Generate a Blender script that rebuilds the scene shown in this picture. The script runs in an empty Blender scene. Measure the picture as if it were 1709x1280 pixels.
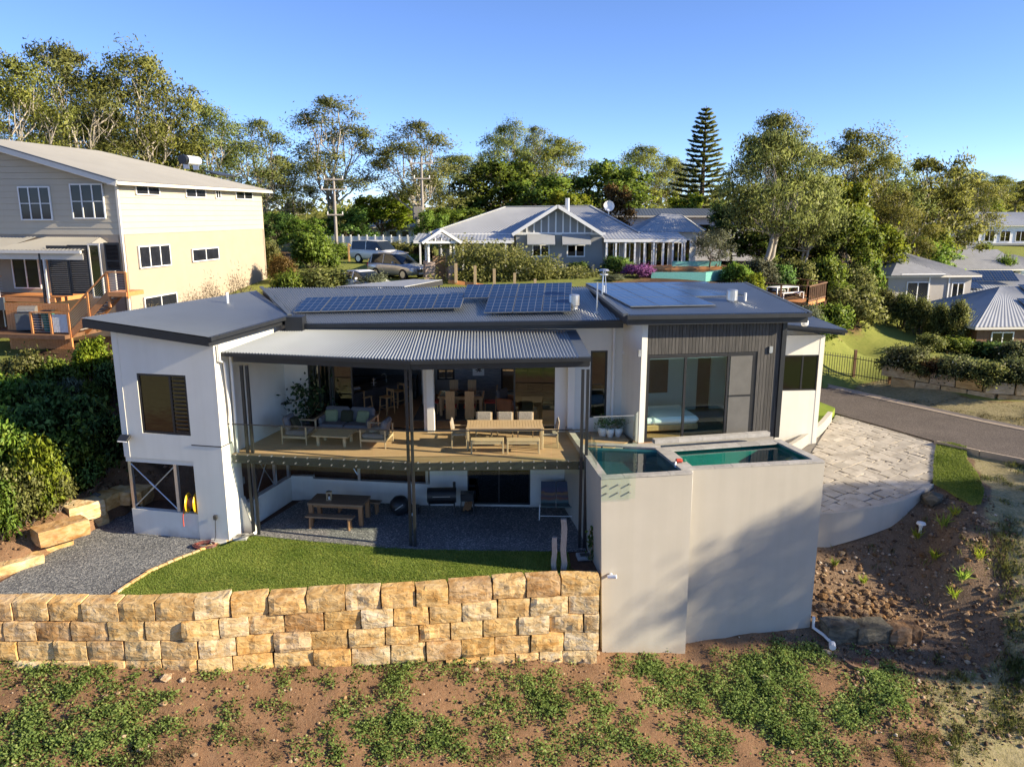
import bpy, math, random
import numpy as np
from mathutils import Vector, Matrix, noise as mnoise

SC = bpy.context.scene
COL = SC.collection
R = math.radians

# ------------------------------------------------------------------ camera
F_PX, PITCH, CAM_H = 1290.0, R(12.4), 10.4
cam_data = bpy.data.cameras.new('camera')
cam = bpy.data.objects.new('camera', cam_data)
COL.objects.link(cam)
cam.location = (0, 0, CAM_H)
cam.rotation_euler = (R(90) - PITCH, 0, 0)
cam_data.sensor_width = 36.0
cam_data.lens = F_PX / 1709.0 * 36.0
cam_data.clip_start = 0.1
cam_data.clip_end = 9000
SC.camera = cam

# ------------------------------------------------------------------ sky, sun, exposure
SUN_EL = R(23.5)
SUN_DIR = Vector((0.972 * math.cos(SUN_EL), -0.235 * math.cos(SUN_EL), math.sin(SUN_EL)))  # towards the sun
world = bpy.data.worlds.new('World')
SC.world = world
world.use_nodes = True
wn = world.node_tree.nodes
wn.clear()
wo = wn.new('ShaderNodeOutputWorld')
bg = wn.new('ShaderNodeBackground')
sky = wn.new('ShaderNodeTexSky')
sky.sky_type = 'NISHITA'
sky.sun_disc = False
sky.sun_elevation = SUN_EL
sky.sun_rotation = math.atan2(SUN_DIR.x, SUN_DIR.y)
sky.altitude = 4000
sky.air_density = 1.0
sky.dust_density = 0.0
sky.ozone_density = 6.0
bg.inputs['Strength'].default_value = 0.09
tint = wn.new('ShaderNodeMix'); tint.data_type = 'RGBA'; tint.blend_type = 'MULTIPLY'; tint.inputs[0].default_value = 1
tint.inputs[7].default_value = (1.10, .955, .97, 1)          # clear winter air, slightly less green than the model's
world.node_tree.links.new(sky.outputs[0], tint.inputs[6])
world.node_tree.links.new(tint.outputs[2], bg.inputs[0])
world.node_tree.links.new(bg.outputs[0], wo.inputs[0])

sun_data = bpy.data.lights.new('sun', 'SUN')
sun_data.energy = 3.8
sun_data.angle = R(0.5)
sun_data.color = (1.0, 0.86, 0.63)
sun = bpy.data.objects.new('sun', sun_data)
COL.objects.link(sun)
sun.rotation_euler = (-SUN_DIR).to_track_quat('-Z', 'Y').to_euler()
sun.location = SUN_DIR * 200

SC.view_settings.view_transform = 'Standard'
SC.view_settings.look = 'None'
SC.view_settings.gamma = 1
SC.view_settings.use_curve_mapping = False
SC.view_settings.exposure = 1.55
SC.cycles.max_bounces = 8
SC.cycles.transparent_max_bounces = 16
SC.cycles.transmission_bounces = 6
SC.cycles.caustics_reflective = False
SC.cycles.caustics_refractive = False

# ------------------------------------------------------------------ helpers: photo pixel -> point on a real plane
cp, sp = math.cos(PITCH), math.sin(PITCH)
def ray(x, y):
    u = (x - 854.5) / F_PX; v = (640 - y) / F_PX
    return Vector((u, cp + v * sp, -sp + v * cp))
def P(x, y, Z):
    d = ray(x, y); t = (Z - CAM_H) / d.z
    return Vector((d.x * t, d.y * t, Z))
def PY(x, y, Y):
    d = ray(x, y); t = Y / d.y
    return Vector((d.x * t, Y, CAM_H + d.z * t))
def PPl(x, y, p0, n):                      # on the plane through p0 with normal n
    d = ray(x, y); o = Vector((0, 0, CAM_H))
    t = (Vector(p0) - o).dot(n) / d.dot(n)
    return o + d * t
def px_of(p):
    z = p[2] - CAM_H; dep = p[1] * cp - z * sp; up = p[1] * sp + z * cp
    return 854.5 + F_PX * p[0] / dep, 640 - F_PX * up / dep

# ------------------------------------------------------------------ mesh builder
OFF = {}
def V(*a): return Vector(a)
class MB:
    def __init__(s): s.v = []; s.f = []; s.m = []; s.cur = 0
    def mat(s, i): s.cur = i; return s
    def add(s, vs, fs):
        b = len(s.v); s.v.extend([tuple(v) for v in vs])
        for f in fs: s.f.append(tuple(b + i for i in f)); s.m.append(s.cur)
        return s
    def hexa(s, p):                         # p: 4 bottom (ccw), 4 top
        return s.add(p, [(3, 2, 1, 0), (4, 5, 6, 7), (0, 1, 5, 4), (1, 2, 6, 5), (2, 3, 7, 6), (3, 0, 4, 7)])
    def box(s, c, d, rz=0.0, rx=0.0, ry=0.0):
        hx, hy, hz = d[0] / 2, d[1] / 2, d[2] / 2
        pts = [Vector(q) for q in ((-hx, -hy, -hz), (hx, -hy, -hz), (hx, hy, -hz), (-hx, hy, -hz), (-hx, -hy, hz), (hx, -hy, hz), (hx, hy, hz), (-hx, hy, hz))]
        if rx or ry or rz:
            M = Matrix.Rotation(rz, 3, 'Z') @ Matrix.Rotation(ry, 3, 'Y') @ Matrix.Rotation(rx, 3, 'X')
            pts = [M @ q for q in pts]
        c = Vector(c)
        return s.hexa([q + c for q in pts])
    def bbox(s, c, d, bev=0.01, rz=0.0, rx=0.0, ry=0.0):     # box with chamfered edges
        hx, hy, hz = d[0] / 2, d[1] / 2, d[2] / 2
        b = min(bev, hx * .9, hy * .9, hz * .9)
        vs = []; idx = {}
        for sx in (-1, 1):
            for sy in (-1, 1):
                for sz in (-1, 1):
                    for ax in range(3):
                        q = [sx * (hx - b), sy * (hy - b), sz * (hz - b)]
                        q[ax] = (sx * hx, sy * hy, sz * hz)[ax]
                        idx[(sx, sy, sz, ax)] = len(vs); vs.append(Vector(q))
        fs = []
        for ax in range(3):
            o = [a for a in range(3) if a != ax]
            for sg in (-1, 1):
                ring = []
                for (i, j) in ((-1, -1), (1, -1), (1, 1), (-1, 1)):
                    k = [0, 0, 0]; k[ax] = sg; k[o[0]] = i; k[o[1]] = j
                    ring.append(idx[(k[0], k[1], k[2], ax)])
                fl = (sg == 1) != (ax == 1)
                fs.append(tuple(ring) if fl else tuple(reversed(ring)))
        for ax in range(3):                 # edge chamfers parallel to ax
            o = [a for a in range(3) if a != ax]
            for i in (-1, 1):
                for j in (-1, 1):
                    q = []
                    for (k, a) in ((-1, o[0]), (1, o[0]), (1, o[1]), (-1, o[1])):
                        t = [0, 0, 0]; t[ax] = k; t[o[0]] = i; t[o[1]] = j
                        q.append(idx[(t[0], t[1], t[2], a)])
                    fs.append(tuple(q))
        for sx in (-1, 1):
            for sy in (-1, 1):
                for sz in (-1, 1): fs.append(tuple(idx[(sx, sy, sz, a)] for a in range(3)))
        M = Matrix.Rotation(rz, 3, 'Z') @ Matrix.Rotation(ry, 3, 'Y') @ Matrix.Rotation(rx, 3, 'X')
        c = Vector(c)
        vs = [M @ q + c for q in vs]
        fix = []
        for f in fs:                        # orient outwards
            a = vs[f[0]]; n = (vs[f[1]] - a).cross(vs[f[2]] - a)
            cen = sum((vs[i] for i in f), Vector()) / len(f)
            fix.append(f if n.dot(cen - c) > 0 else tuple(reversed(f)))
        return s.add(vs, fix)
    def bar(s, a, b, w, h=None, up=(0, 0, 1)):   # rectangular bar from a to b
        a, b = Vector(a), Vector(b); h = h or w
        d = (b - a).normalized(); up = Vector(up)
        if abs(d.dot(up)) > .98: up = Vector((0, 1, 0))
        x = d.cross(up).normalized(); z = x.cross(d)
        x = x * w / 2; z = z * h / 2
        return s.hexa([a - x - z, a + x - z, b + x - z, b - x - z, a - x + z, a + x + z, b + x + z, b - x + z])
    def tube(s, pts, r, n=8, cap=True):
        pts = [Vector(p) for p in pts]
        rs = r if isinstance(r, (list, tuple)) else [r] * len(pts)
        vs = []; fs = []; ref = Vector((0, 0, 1))
        for i, p in enumerate(pts):
            d = (pts[min(i + 1, len(pts) - 1)] - pts[max(i - 1, 0)]).normalized()
            if abs(d.dot(ref)) > .95: ref = Vector((0, 1, 0)) if abs(d.z) > .9 else Vector((0, 0, 1))
            x = d.cross(ref).normalized(); y = x.cross(d)
            for k in range(n):
                a = 2 * math.pi * k / n
                vs.append(p + (x * math.cos(a) + y * math.sin(a)) * rs[i])
        for i in range(len(pts) - 1):
            for k in range(n):
                k2 = (k + 1) % n
                fs.append((i * n + k2, i * n + k, (i + 1) * n + k, (i + 1) * n + k2))
        if cap:
            fs.append(tuple(range(n))); fs.append(tuple(reversed(range((len(pts) - 1) * n, len(pts) * n))))
        return s.add(vs, fs)
    def lathe(s, prof, c=(0, 0, 0), n=16, cap=False):
        vs = []; fs = []; c = Vector(c)
        for (r, z) in prof:
            for k in range(n):
                a = 2 * math.pi * k / n
                vs.append(c + Vector((r * math.cos(a), r * math.sin(a), z)))
        for i in range(len(prof) - 1):
            for k in range(n):
                k2 = (k + 1) % n
                fs.append((i * n + k, i * n + k2, (i + 1) * n + k2, (i + 1) * n + k))
        if cap:
            fs.append(tuple(reversed(range(n)))); fs.append(tuple(range((len(prof) - 1) * n, len(prof) * n)))
        return s.add(vs, fs)
    def prism(s, poly, z0, z1):             # poly: list of (x,y) ccw ; z may be number or function
        n = len(poly); g0 = z0 if callable(z0) else (lambda x, y: z0); g1 = z1 if callable(z1) else (lambda x, y: z1)
        vs = [(p[0], p[1], g0(p[0], p[1])) for p in poly] + [(p[0], p[1], g1(p[0], p[1])) for p in poly]
        fs = [tuple(reversed(range(n))), tuple(range(n, 2 * n))] + [(i, (i + 1) % n, n + (i + 1) % n, n + i) for i in range(n)]
        return s.add(vs, fs)
    def slab(s, pts, th):                   # 3-D polygon, thickened downwards
        n = len(pts); pts = [Vector(p) for p in pts]
        vs = [p - Vector((0, 0, th)) for p in pts] + pts
        return s.add(vs, [tuple(reversed(range(n))), tuple(range(n, 2 * n))] + [(i, (i + 1) % n, n + (i + 1) % n, n + i) for i in range(n)])
    def quad(s, a, b, c, d): return s.add([a, b, c, d], [(0, 1, 2, 3)])
    def xf(s, M):
        s.v = [tuple(M @ Vector(v)) for v in s.v]; return s
    def mesh(s, name, mats):
        me = bpy.data.meshes.new(name); me.from_pydata(s.v, [], s.f)
        for m in (mats if isinstance(mats, (list, tuple)) else [mats]): me.materials.append(m)
        if any(s.m): me.polygons.foreach_set('material_index', s.m)
        me.update(); return me
    def build(s, name, mats, parent=None, smooth=False, kind=None, label=None):
        off = OFF.get(parent.name if parent else None, Vector())
        if off.length: s.v = [(v[0] - off.x, v[1] - off.y, v[2] - off.z) for v in s.v]
        me = s.mesh(name, mats)
        if smooth: me.polygons.foreach_set('use_smooth', [True] * len(me.polygons))
        o = link(name, me, parent)
        OFF[o.name] = off
        if kind: o['kind'] = kind
        if label: o['label'] = label
        return o

def link(name, me, parent=None, loc=None, rz=None):
    o = bpy.data.objects.new(name, me); COL.objects.link(o)
    if parent: o.parent = parent
    if loc is not None: o.location = loc
    if rz is not None: o.rotation_euler = (0, 0, rz)
    return o
def thing(name, label, cat, loc=(0, 0, 0), rz=0.0, group=None, world_parts=False):
    o = bpy.data.objects.new(name, None); COL.objects.link(o)
    o.empty_display_size = .2
    o.location = loc; o.rotation_euler = (0, 0, rz)
    o['label'] = label; o['category'] = cat
    if group: o['group'] = group
    OFF[o.name] = Vector(loc) if world_parts else Vector()
    return o
def tag(o, label, cat, group=None):
    o['label'] = label; o['category'] = cat
    if group: o['group'] = group
    return o
KIDS = {}
def dup(root, loc, rz=0.0, label=None, group=None, scale=None):
    def cpy(o, parent):
        c = o.copy(); COL.objects.link(c)
        if parent: c.parent = parent
        for ch in o.children: cpy(ch, c)
        return c
    r = cpy(root, None)
    r.location = loc; r.rotation_euler = (0, 0, rz)
    if scale: r.scale = (scale,) * 3 if not isinstance(scale, (tuple, list)) else scale
    if label: r['label'] = label
    if group: r['group'] = group
    return r

# fast mesh of separate quads (leaves, blades)
def quads_mesh(name, A, B, C, D, mats, mi=None, smooth=False):
    n = len(A)
    co = np.empty((n * 4, 3), np.float32)
    co[0::4] = A; co[1::4] = B; co[2::4] = C; co[3::4] = D
    me = bpy.data.meshes.new(name)
    me.vertices.add(n * 4); me.vertices.foreach_set('co', co.ravel())
    me.loops.add(n * 4); me.loops.foreach_set('vertex_index', np.arange(n * 4, dtype=np.int32))
    me.polygons.add(n); me.polygons.foreach_set('loop_start', np.arange(0, n * 4, 4, dtype=np.int32))
    me.polygons.foreach_set('loop_total', np.full(n, 4, np.int32))
    for m in (mats if isinstance(mats, (list, tuple)) else [mats]): me.materials.append(m)
    if mi is not None: me.polygons.foreach_set('material_index', mi.astype(np.int32))
    me.update(calc_edges=True)
    return me
def set_tone(me, tone, per=4):
    at = me.attributes.new('tone', 'FLOAT', 'POINT')
    at.data.foreach_set('value', np.repeat(tone.astype(np.float32), per))
def leaf_quads(rng, cen, L, W, droop=0.0, flat=0.0, axis=None):
    """rhombus leaves round centres; droop>0 hangs them, flat>0 lays their faces towards the sky"""
    n = len(cen)
    if axis is None:
        ax = rng.normal(size=(n, 3)); ax[:, 2] = ax[:, 2] * (1 - .6 * flat) - droop
    else: ax = axis + rng.normal(size=(n, 3)) * .25
    ax /= np.linalg.norm(ax, axis=1, keepdims=True) + 1e-9
    r = rng.normal(size=(n, 3)); r[:, 2] += flat * 1.6
    sd = np.cross(ax, r); sd /= np.linalg.norm(sd, axis=1, keepdims=True) + 1e-9
    l = (L * rng.uniform(.6, 1.3, n))[:, None]; w = (W * rng.uniform(.6, 1.3, n))[:, None]
    a = cen - ax * l * .5; c = cen + ax * l * .5
    m = cen - ax * l * .08
    return a, m + sd * w * .5, c, m - sd * w * .5

# ------------------------------------------------------------------ materials
def new_mat(name):
    m = bpy.data.materials.new(name); m.use_nodes = True
    n = m.node_tree.nodes; n.clear()
    out = n.new('ShaderNodeOutputMaterial'); bs = n.new('ShaderNodeBsdfPrincipled')
    m.node_tree.links.new(bs.outputs[0], out.inputs[0])
    return m, n, m.node_tree.links, bs, out
def ramp(n, stops, interp='LINEAR'):
    r = n.new('ShaderNodeValToRGB'); r.color_ramp.interpolation = interp
    el = r.color_ramp.elements
    while len(el) < len(stops): el.new(.5)
    for e, (p, c) in zip(el, stops): e.position = p; e.color = (*c, 1)
    return r
def c3(c, k): return tuple(min(1, max(0, x * k)) for x in c)
def mat(name, col, rough=.7, metal=0.0, var=.12, scale=6.0, bump=0.0, bscale=None, col2=None, detail=5, spec=.5, world_co=True, stretch=None, obj_var=0.0, coat=0.0):
    """plain surface with a noise mottling between two shades and a fine bump"""
    m, n, l, bs, out = new_mat(name)
    bs.inputs['Roughness'].default_value = rough; bs.inputs['Metallic'].default_value = metal
    bs.inputs['Specular IOR Level'].default_value = spec
    bs.inputs['Coat Weight'].default_value = coat
    if world_co: tc = n.new('ShaderNodeNewGeometry'); co = tc.outputs['Position']
    else: tc = n.new('ShaderNodeTexCoord'); co = tc.outputs['Object']
    if stretch:
        mp = n.new('ShaderNodeMapping'); mp.inputs['Scale'].default_value = stretch; l.new(co, mp.inputs[0]); co = mp.outputs[0]
    nz = n.new('ShaderNodeTexNoise'); nz.inputs['Scale'].default_value = scale; nz.inputs['Detail'].default_value = detail; nz.inputs['Roughness'].default_value = .6
    l.new(co, nz.inputs['Vector'])
    a, b = (c3(col, 1 - var), c3(col, 1 + var)) if col2 is None else (col, col2)
    rp = ramp(n, [(.3, a), (.7, b)]); l.new(nz.outputs[0], rp.inputs[0])
    cout = rp.outputs[0]
    if obj_var:
        oi = n.new('ShaderNodeObjectInfo'); hs = n.new('ShaderNodeHueSaturation')
        mr = n.new('ShaderNodeMapRange'); mr.inputs['To Min'].default_value = 1 - obj_var; mr.inputs['To Max'].default_value = 1 + obj_var
        l.new(oi.outputs['Random'], mr.inputs[0]); l.new(mr.outputs[0], hs.inputs['Value']); l.new(cout, hs.inputs['Color']); cout = hs.outputs[0]
    l.new(cout, bs.inputs['Base Color'])
    if bump:
        bp = n.new('ShaderNodeBump'); bp.inputs['Strength'].default_value = bump; bp.inputs['Distance'].default_value = .02
        n2 = n.new('ShaderNodeTexNoise'); n2.inputs['Scale'].default_value = bscale or scale * 5; n2.inputs['Detail'].default_value = 4
        l.new(co, n2.inputs['Vector']); l.new(n2.outputs[0], bp.inputs['Height']); l.new(bp.outputs[0], bs.inputs['Normal'])
    return m
def schlick(n, l, f0, k, normal=None):
    lw = n.new('ShaderNodeLayerWeight'); lw.inputs['Blend'].default_value = .5
    if normal: l.new(normal, lw.inputs['Normal'])
    pw = n.new('ShaderNodeMath'); pw.operation = 'POWER'; pw.inputs[1].default_value = 5; l.new(lw.outputs['Facing'], pw.inputs[0])
    mu = n.new('ShaderNodeMath'); mu.operation = 'MULTIPLY_ADD'; mu.inputs[1].default_value = k; mu.inputs[2].default_value = f0; mu.use_clamp = True
    l.new(pw.outputs[0], mu.inputs[0]); return mu
def glass_mat(name, tint=(.8, .9, .86), refl=1.0, alpha=.9):
    """thin pane: clear with a fresnel mirror"""
    m, n, l, bs, out = new_mat(name)
    n.remove(bs)
    tr = n.new('ShaderNodeBsdfTransparent'); tr.inputs[0].default_value = (*c3(tint, alpha), 1)
    gl = n.new('ShaderNodeBsdfGlossy'); gl.inputs['Roughness'].default_value = .01; gl.inputs['Color'].default_value = (.95, 1, .97, 1)
    mu = schlick(n, l, .05 * refl, .85)
    mx = n.new('ShaderNodeMixShader')
    l.new(mu.outputs[0], mx.inputs[0]); l.new(tr.outputs[0], mx.inputs[1]); l.new(gl.outputs[0], mx.inputs[2]); l.new(mx.outputs[0], out.inputs[0])
    return m
def foliage(name, dark, light, transl=.35, rough=.55, yellow=None):
    m, n, l, bs, out = new_mat(name)
    at = n.new('ShaderNodeAttribute'); at.attribute_name = 'tone'
    oi = n.new('ShaderNodeObjectInfo')
    st = [(0.0, dark), (.75, light)]
    if yellow: st.append((1.0, yellow))
    rp = ramp(n, st); l.new(at.outputs['Fac'], rp.inputs[0])
    hs = n.new('ShaderNodeHueSaturation')
    mr = n.new('ShaderNodeMapRange'); mr.inputs['To Min'].default_value = .82; mr.inputs['To Max'].default_value = 1.2
    mh = n.new('ShaderNodeMapRange'); mh.inputs['To Min'].default_value = .485; mh.inputs['To Max'].default_value = .515
    l.new(oi.outputs['Random'], mr.inputs[0]); l.new(mr.outputs[0], hs.inputs['Value'])
    l.new(oi.outputs['Random'], mh.inputs[0]); l.new(mh.outputs[0], hs.inputs['Hue']); l.new(rp.outputs[0], hs.inputs['Color'])
    l.new(hs.outputs[0], bs.inputs['Base Color']); bs.inputs['Roughness'].default_value = rough; bs.inputs['Specular IOR Level'].default_value = .35
    tl = n.new('ShaderNodeBsdfTranslucent'); l.new(hs.outputs[0], tl.inputs[0])
    mx = n.new('ShaderNodeMixShader'); mx.inputs[0].default_value = transl
    l.new(bs.outputs[0], mx.inputs[1]); l.new(tl.outputs[0], mx.inputs[2]); l.new(mx.outputs[0], out.inputs[0])
    return m

M = {}
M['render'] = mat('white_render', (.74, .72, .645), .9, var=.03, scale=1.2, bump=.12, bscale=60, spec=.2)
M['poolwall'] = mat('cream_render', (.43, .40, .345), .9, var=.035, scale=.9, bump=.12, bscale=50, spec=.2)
M['black'] = mat('black_metal', (.018, .02, .023), .42, var=.2, scale=3)
M['frame'] = mat('dark_frame', (.022, .022, .024), .4, var=.1)
M['roof'] = mat('steel_roof', (.30, .32, .325), .38, metal=.2, var=.06, scale=.7)
M['wingroof'] = mat('wing_roof', (.20, .225, .25), .42, metal=.25, var=.05, scale=.7)
M['flash'] = mat('roof_flashing', (.10, .115, .13), .45, metal=.3, var=.08)
M['silver'] = mat('galvanised', (.6, .61, .62), .35, metal=.85, var=.08)
M['pvc'] = mat('white_pvc', (.78, .77, .73), .5, var=.04)
M['deck'] = mat('deck_boards', (.38, .23, .115), .6, var=.25, scale=3, col2=(.52, .35, .19), stretch=(.6, 6, 6), bump=.1)
M['floor'] = mat('timber_floor', (.34, .18, .08), .35, col2=(.48, .28, .13), scale=3, stretch=(.6, 6, 1))
M['teak'] = mat('pale_teak', (.40, .285, .155), .6, col2=(.52, .39, .23), scale=5, stretch=(1, 8, 8), world_co=False)
M['oak'] = mat('oak', (.50, .28, .11), .5, col2=(.64, .40, .18), scale=4, stretch=(5, 5, 1), world_co=False)
M['oldwood'] = mat('weathered_timber', (.20, .125, .07), .75, col2=(.34, .22, .13), scale=5, stretch=(1, 9, 9), world_co=False, bump=.3)
M['leg_wood'] = mat('hardwood_leg', (.25, .12, .05), .6, col2=(.36, .19, .085), scale=5, stretch=(6, 6, 1), world_co=False)
M['grey_wood'] = mat('silvered_timber', (.24, .21, .18), .85, col2=(.42, .38, .34), scale=7, stretch=(7, 7, 1), world_co=False, bump=.6)
M['merbau'] = mat('orange_timber', (.52, .20, .06), .55, col2=(.66, .30, .11), scale=4, stretch=(1, 6, 6))
M['browntimber'] = mat('brown_timber', (.13, .065, .03), .65, col2=(.21, .11, .055), scale=4)
M['clad'] = mat('charred_cladding', (.028, .027, .026), .6, col2=(.085, .078, .07), scale=5, stretch=(7, 7, .4), bump=.3, obj_var=.25)
M['cushion'] = mat('grey_fabric', (.17, .165, .165), .95, var=.1, scale=30, bump=.15, bscale=180, spec=.1)
M['cush_olive'] = mat('olive_fabric', (.06, .058, .035), .95, var=.15, scale=30, spec=.1)
M['cush_green'] = mat('sage_fabric', (.28, .31, .17), .95, var=.1, scale=30, spec=.1)
M['cush_tan'] = mat('striped_fabric', (.30, .27, .22), .95, var=.3, scale=25, spec=.1)
M['white'] = mat('white_paint', (.8, .8, .78), .45, var=.03)
M['linen'] = mat('white_linen', (.78, .78, .78), .9, var=.04, scale=4, bump=.2, bscale=10)
M['dark'] = mat('black_joinery', (.04, .04, .042), .3, var=.2)
M['copper'] = mat('copper_panel', (.45, .17, .07), .4, var=.2, scale=2)
M['stonewall'] = mat('grey_stone_cladding', (.15, .16, .175), .8, col2=(.29, .30, .32), scale=3, stretch=(1.5, 1, 7), bump=.6, bscale=9)
M['red'] = mat('red_seat', (.50, .06, .03), .6, var=.2)
M['rug'] = mat('grey_rug', (.12, .115, .10), 1, var=.25, scale=12)
M['curtain'] = mat('curtain', (.5, .55, .5), .95, var=.08)
M['concrete'] = mat('concrete', (.36, .36, .35), .85, var=.12, scale=5, bump=.2)
M['coping'] = mat('bluestone_coping', (.30, .285, .26), .7, col2=(.42, .40, .37), scale=5, bump=.15, obj_var=.12)
M['rubber'] = mat('black_rubber', (.015, .015, .015), .8, var=.2)
M['yellow'] = mat('yellow_plastic', (.75, .48, .02), .4, var=.1)
M['green_pl'] = mat('green_plastic', (.02, .16, .09), .45, var=.1)
M['hose'] = mat('hose', (.28, .05, .035), .5, col2=(.08, .07, .06), scale=8)
M['glass'] = glass_mat('clear_glass', (.90, .98, .95), refl=.6, alpha=1.0)
M['balglass'] = glass_mat('balustrade_glass', (.96, 1, .975), refl=.35, alpha=1.0)
M['darkglass'] = glass_mat('tinted_glass', (.10, .12, .115), refl=1.6)
M['winglass'] = glass_mat('window_glass', (.35, .40, .38), refl=1.4)
M['darkpane'] = mat('dark_window_pane', (.018, .02, .026), .07, var=.3, scale=1.5, spec=.35)
M['mosaic'] = mat('green_mosaic', (.10, .33, .29), .3, col2=(.22, .50, .44), scale=14)
M['cream_board'] = mat('cream_weatherboard', (.50, .445, .345), .7, var=.04, scale=1.0, spec=.2)
M['beige'] = mat('beige_render', (.40, .33, .25), .9, var=.04, scale=1.2, spec=.15)
M['beige_roof'] = mat('beige_roof', (.40, .38, .33), .5, metal=.2, var=.05, scale=.6)
M['trim'] = mat('cream_trim', (.70, .66, .58), .5, var=.04)
M['grey_wall'] = mat('grey_wall', (.30, .305, .30), .85, var=.06, scale=1.4, spec=.15)
M['grey_roof'] = mat('grey_roof', (.42, .43, .43), .45, metal=.35, var=.08, scale=.5)
M['tile_roof'] = mat('grey_tile_roof', (.24, .245, .26), .75, var=.12, scale=2.2, bump=.3, bscale=9)
M['taupe'] = mat('taupe_render', (.42, .395, .365), .9, var=.05, scale=1, spec=.15)
M['brick'] = mat('mixed_brick', (.25, .16, .12), .9, col2=(.42, .34, .29), scale=9, bump=.3)
def wall_stains(m, zlo, zhi, dirt):            # soil splash at the foot and faint run marks
    n, l = m.node_tree.nodes, m.node_tree.links; bs = [x for x in n if x.type == 'BSDF_PRINCIPLED'][0]; src = bs.inputs['Base Color'].links[0].from_socket
    g = n.new('ShaderNodeNewGeometry'); sx = n.new('ShaderNodeSeparateXYZ'); l.new(g.outputs['Position'], sx.inputs[0])
    nz = n.new('ShaderNodeTexNoise'); nz.inputs['Scale'].default_value = 1.3; nz.inputs['Detail'].default_value = 6; l.new(g.outputs['Position'], nz.inputs['Vector'])
    ad = n.new('ShaderNodeMath'); ad.operation = 'MULTIPLY_ADD'; ad.inputs[1].default_value = 1.1; l.new(nz.outputs[0], ad.inputs[0]); l.new(sx.outputs[2], ad.inputs[2])
    mr = n.new('ShaderNodeMapRange'); mr.inputs['From Min'].default_value = zhi + .55; mr.inputs['From Max'].default_value = zlo + .55; mr.inputs['To Max'].default_value = .55; l.new(ad.outputs[0], mr.inputs[0])
    mx = n.new('ShaderNodeMix'); mx.data_type = 'RGBA'; mx.inputs[7].default_value = (*dirt, 1); l.new(mr.outputs[0], mx.inputs[0]); l.new(src, mx.inputs[6])
    mp = n.new('ShaderNodeMapping'); mp.inputs['Scale'].default_value = (3.5, 3.5, .12); l.new(g.outputs['Position'], mp.inputs[0]); n2 = n.new('ShaderNodeTexNoise'); n2.inputs['Scale'].default_value = 1.0; n2.inputs['Detail'].default_value = 5; l.new(mp.outputs[0], n2.inputs['Vector'])
    r2 = ramp(n, [(.35, (1, 1, 1)), (.75, (.86, .85, .82))]); l.new(n2.outputs[0], r2.inputs[0])
    m2 = n.new('ShaderNodeMix'); m2.data_type = 'RGBA'; m2.blend_type = 'MULTIPLY'; m2.inputs[0].default_value = .4; l.new(mx.outputs[2], m2.inputs[6]); l.new(r2.outputs[0], m2.inputs[7]); l.new(m2.outputs[2], bs.inputs['Base Color'])
wall_stains(M['poolwall'], -3.0, -2.2, (.36, .25, .15)); wall_stains(M['render'], -.1, .25, (.42, .36, .30))
def soft_normals(me, cen, k=.75, up=0.0):
    """leaf shading that follows the clump it belongs to"""
    n = len(me.vertices); co = np.empty(n * 3, np.float32); me.vertices.foreach_get('co', co); co = co.reshape(-1, 3)
    c = np.repeat(cen, 4, 0); o = co - c + np.array([0, 0, up]); o /= np.linalg.norm(o, axis=1, keepdims=True) + 1e-6
    q = co.reshape(-1, 4, 3); fn = np.cross(q[:, 1] - q[:, 0], q[:, 3] - q[:, 0]); fn /= np.linalg.norm(fn, axis=1, keepdims=True) + 1e-9; fn = np.repeat(fn, 4, 0)
    fn *= np.where((fn * o).sum(1, keepdims=True) < 0, -1, 1)
    v = o * k + fn * (1 - k); v /= np.linalg.norm(v, axis=1, keepdims=True) + 1e-9
    me.polygons.foreach_set('use_smooth', np.ones(len(me.polygons), bool)); me.normals_split_custom_set_from_vertices(v.astype(np.float32))
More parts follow.
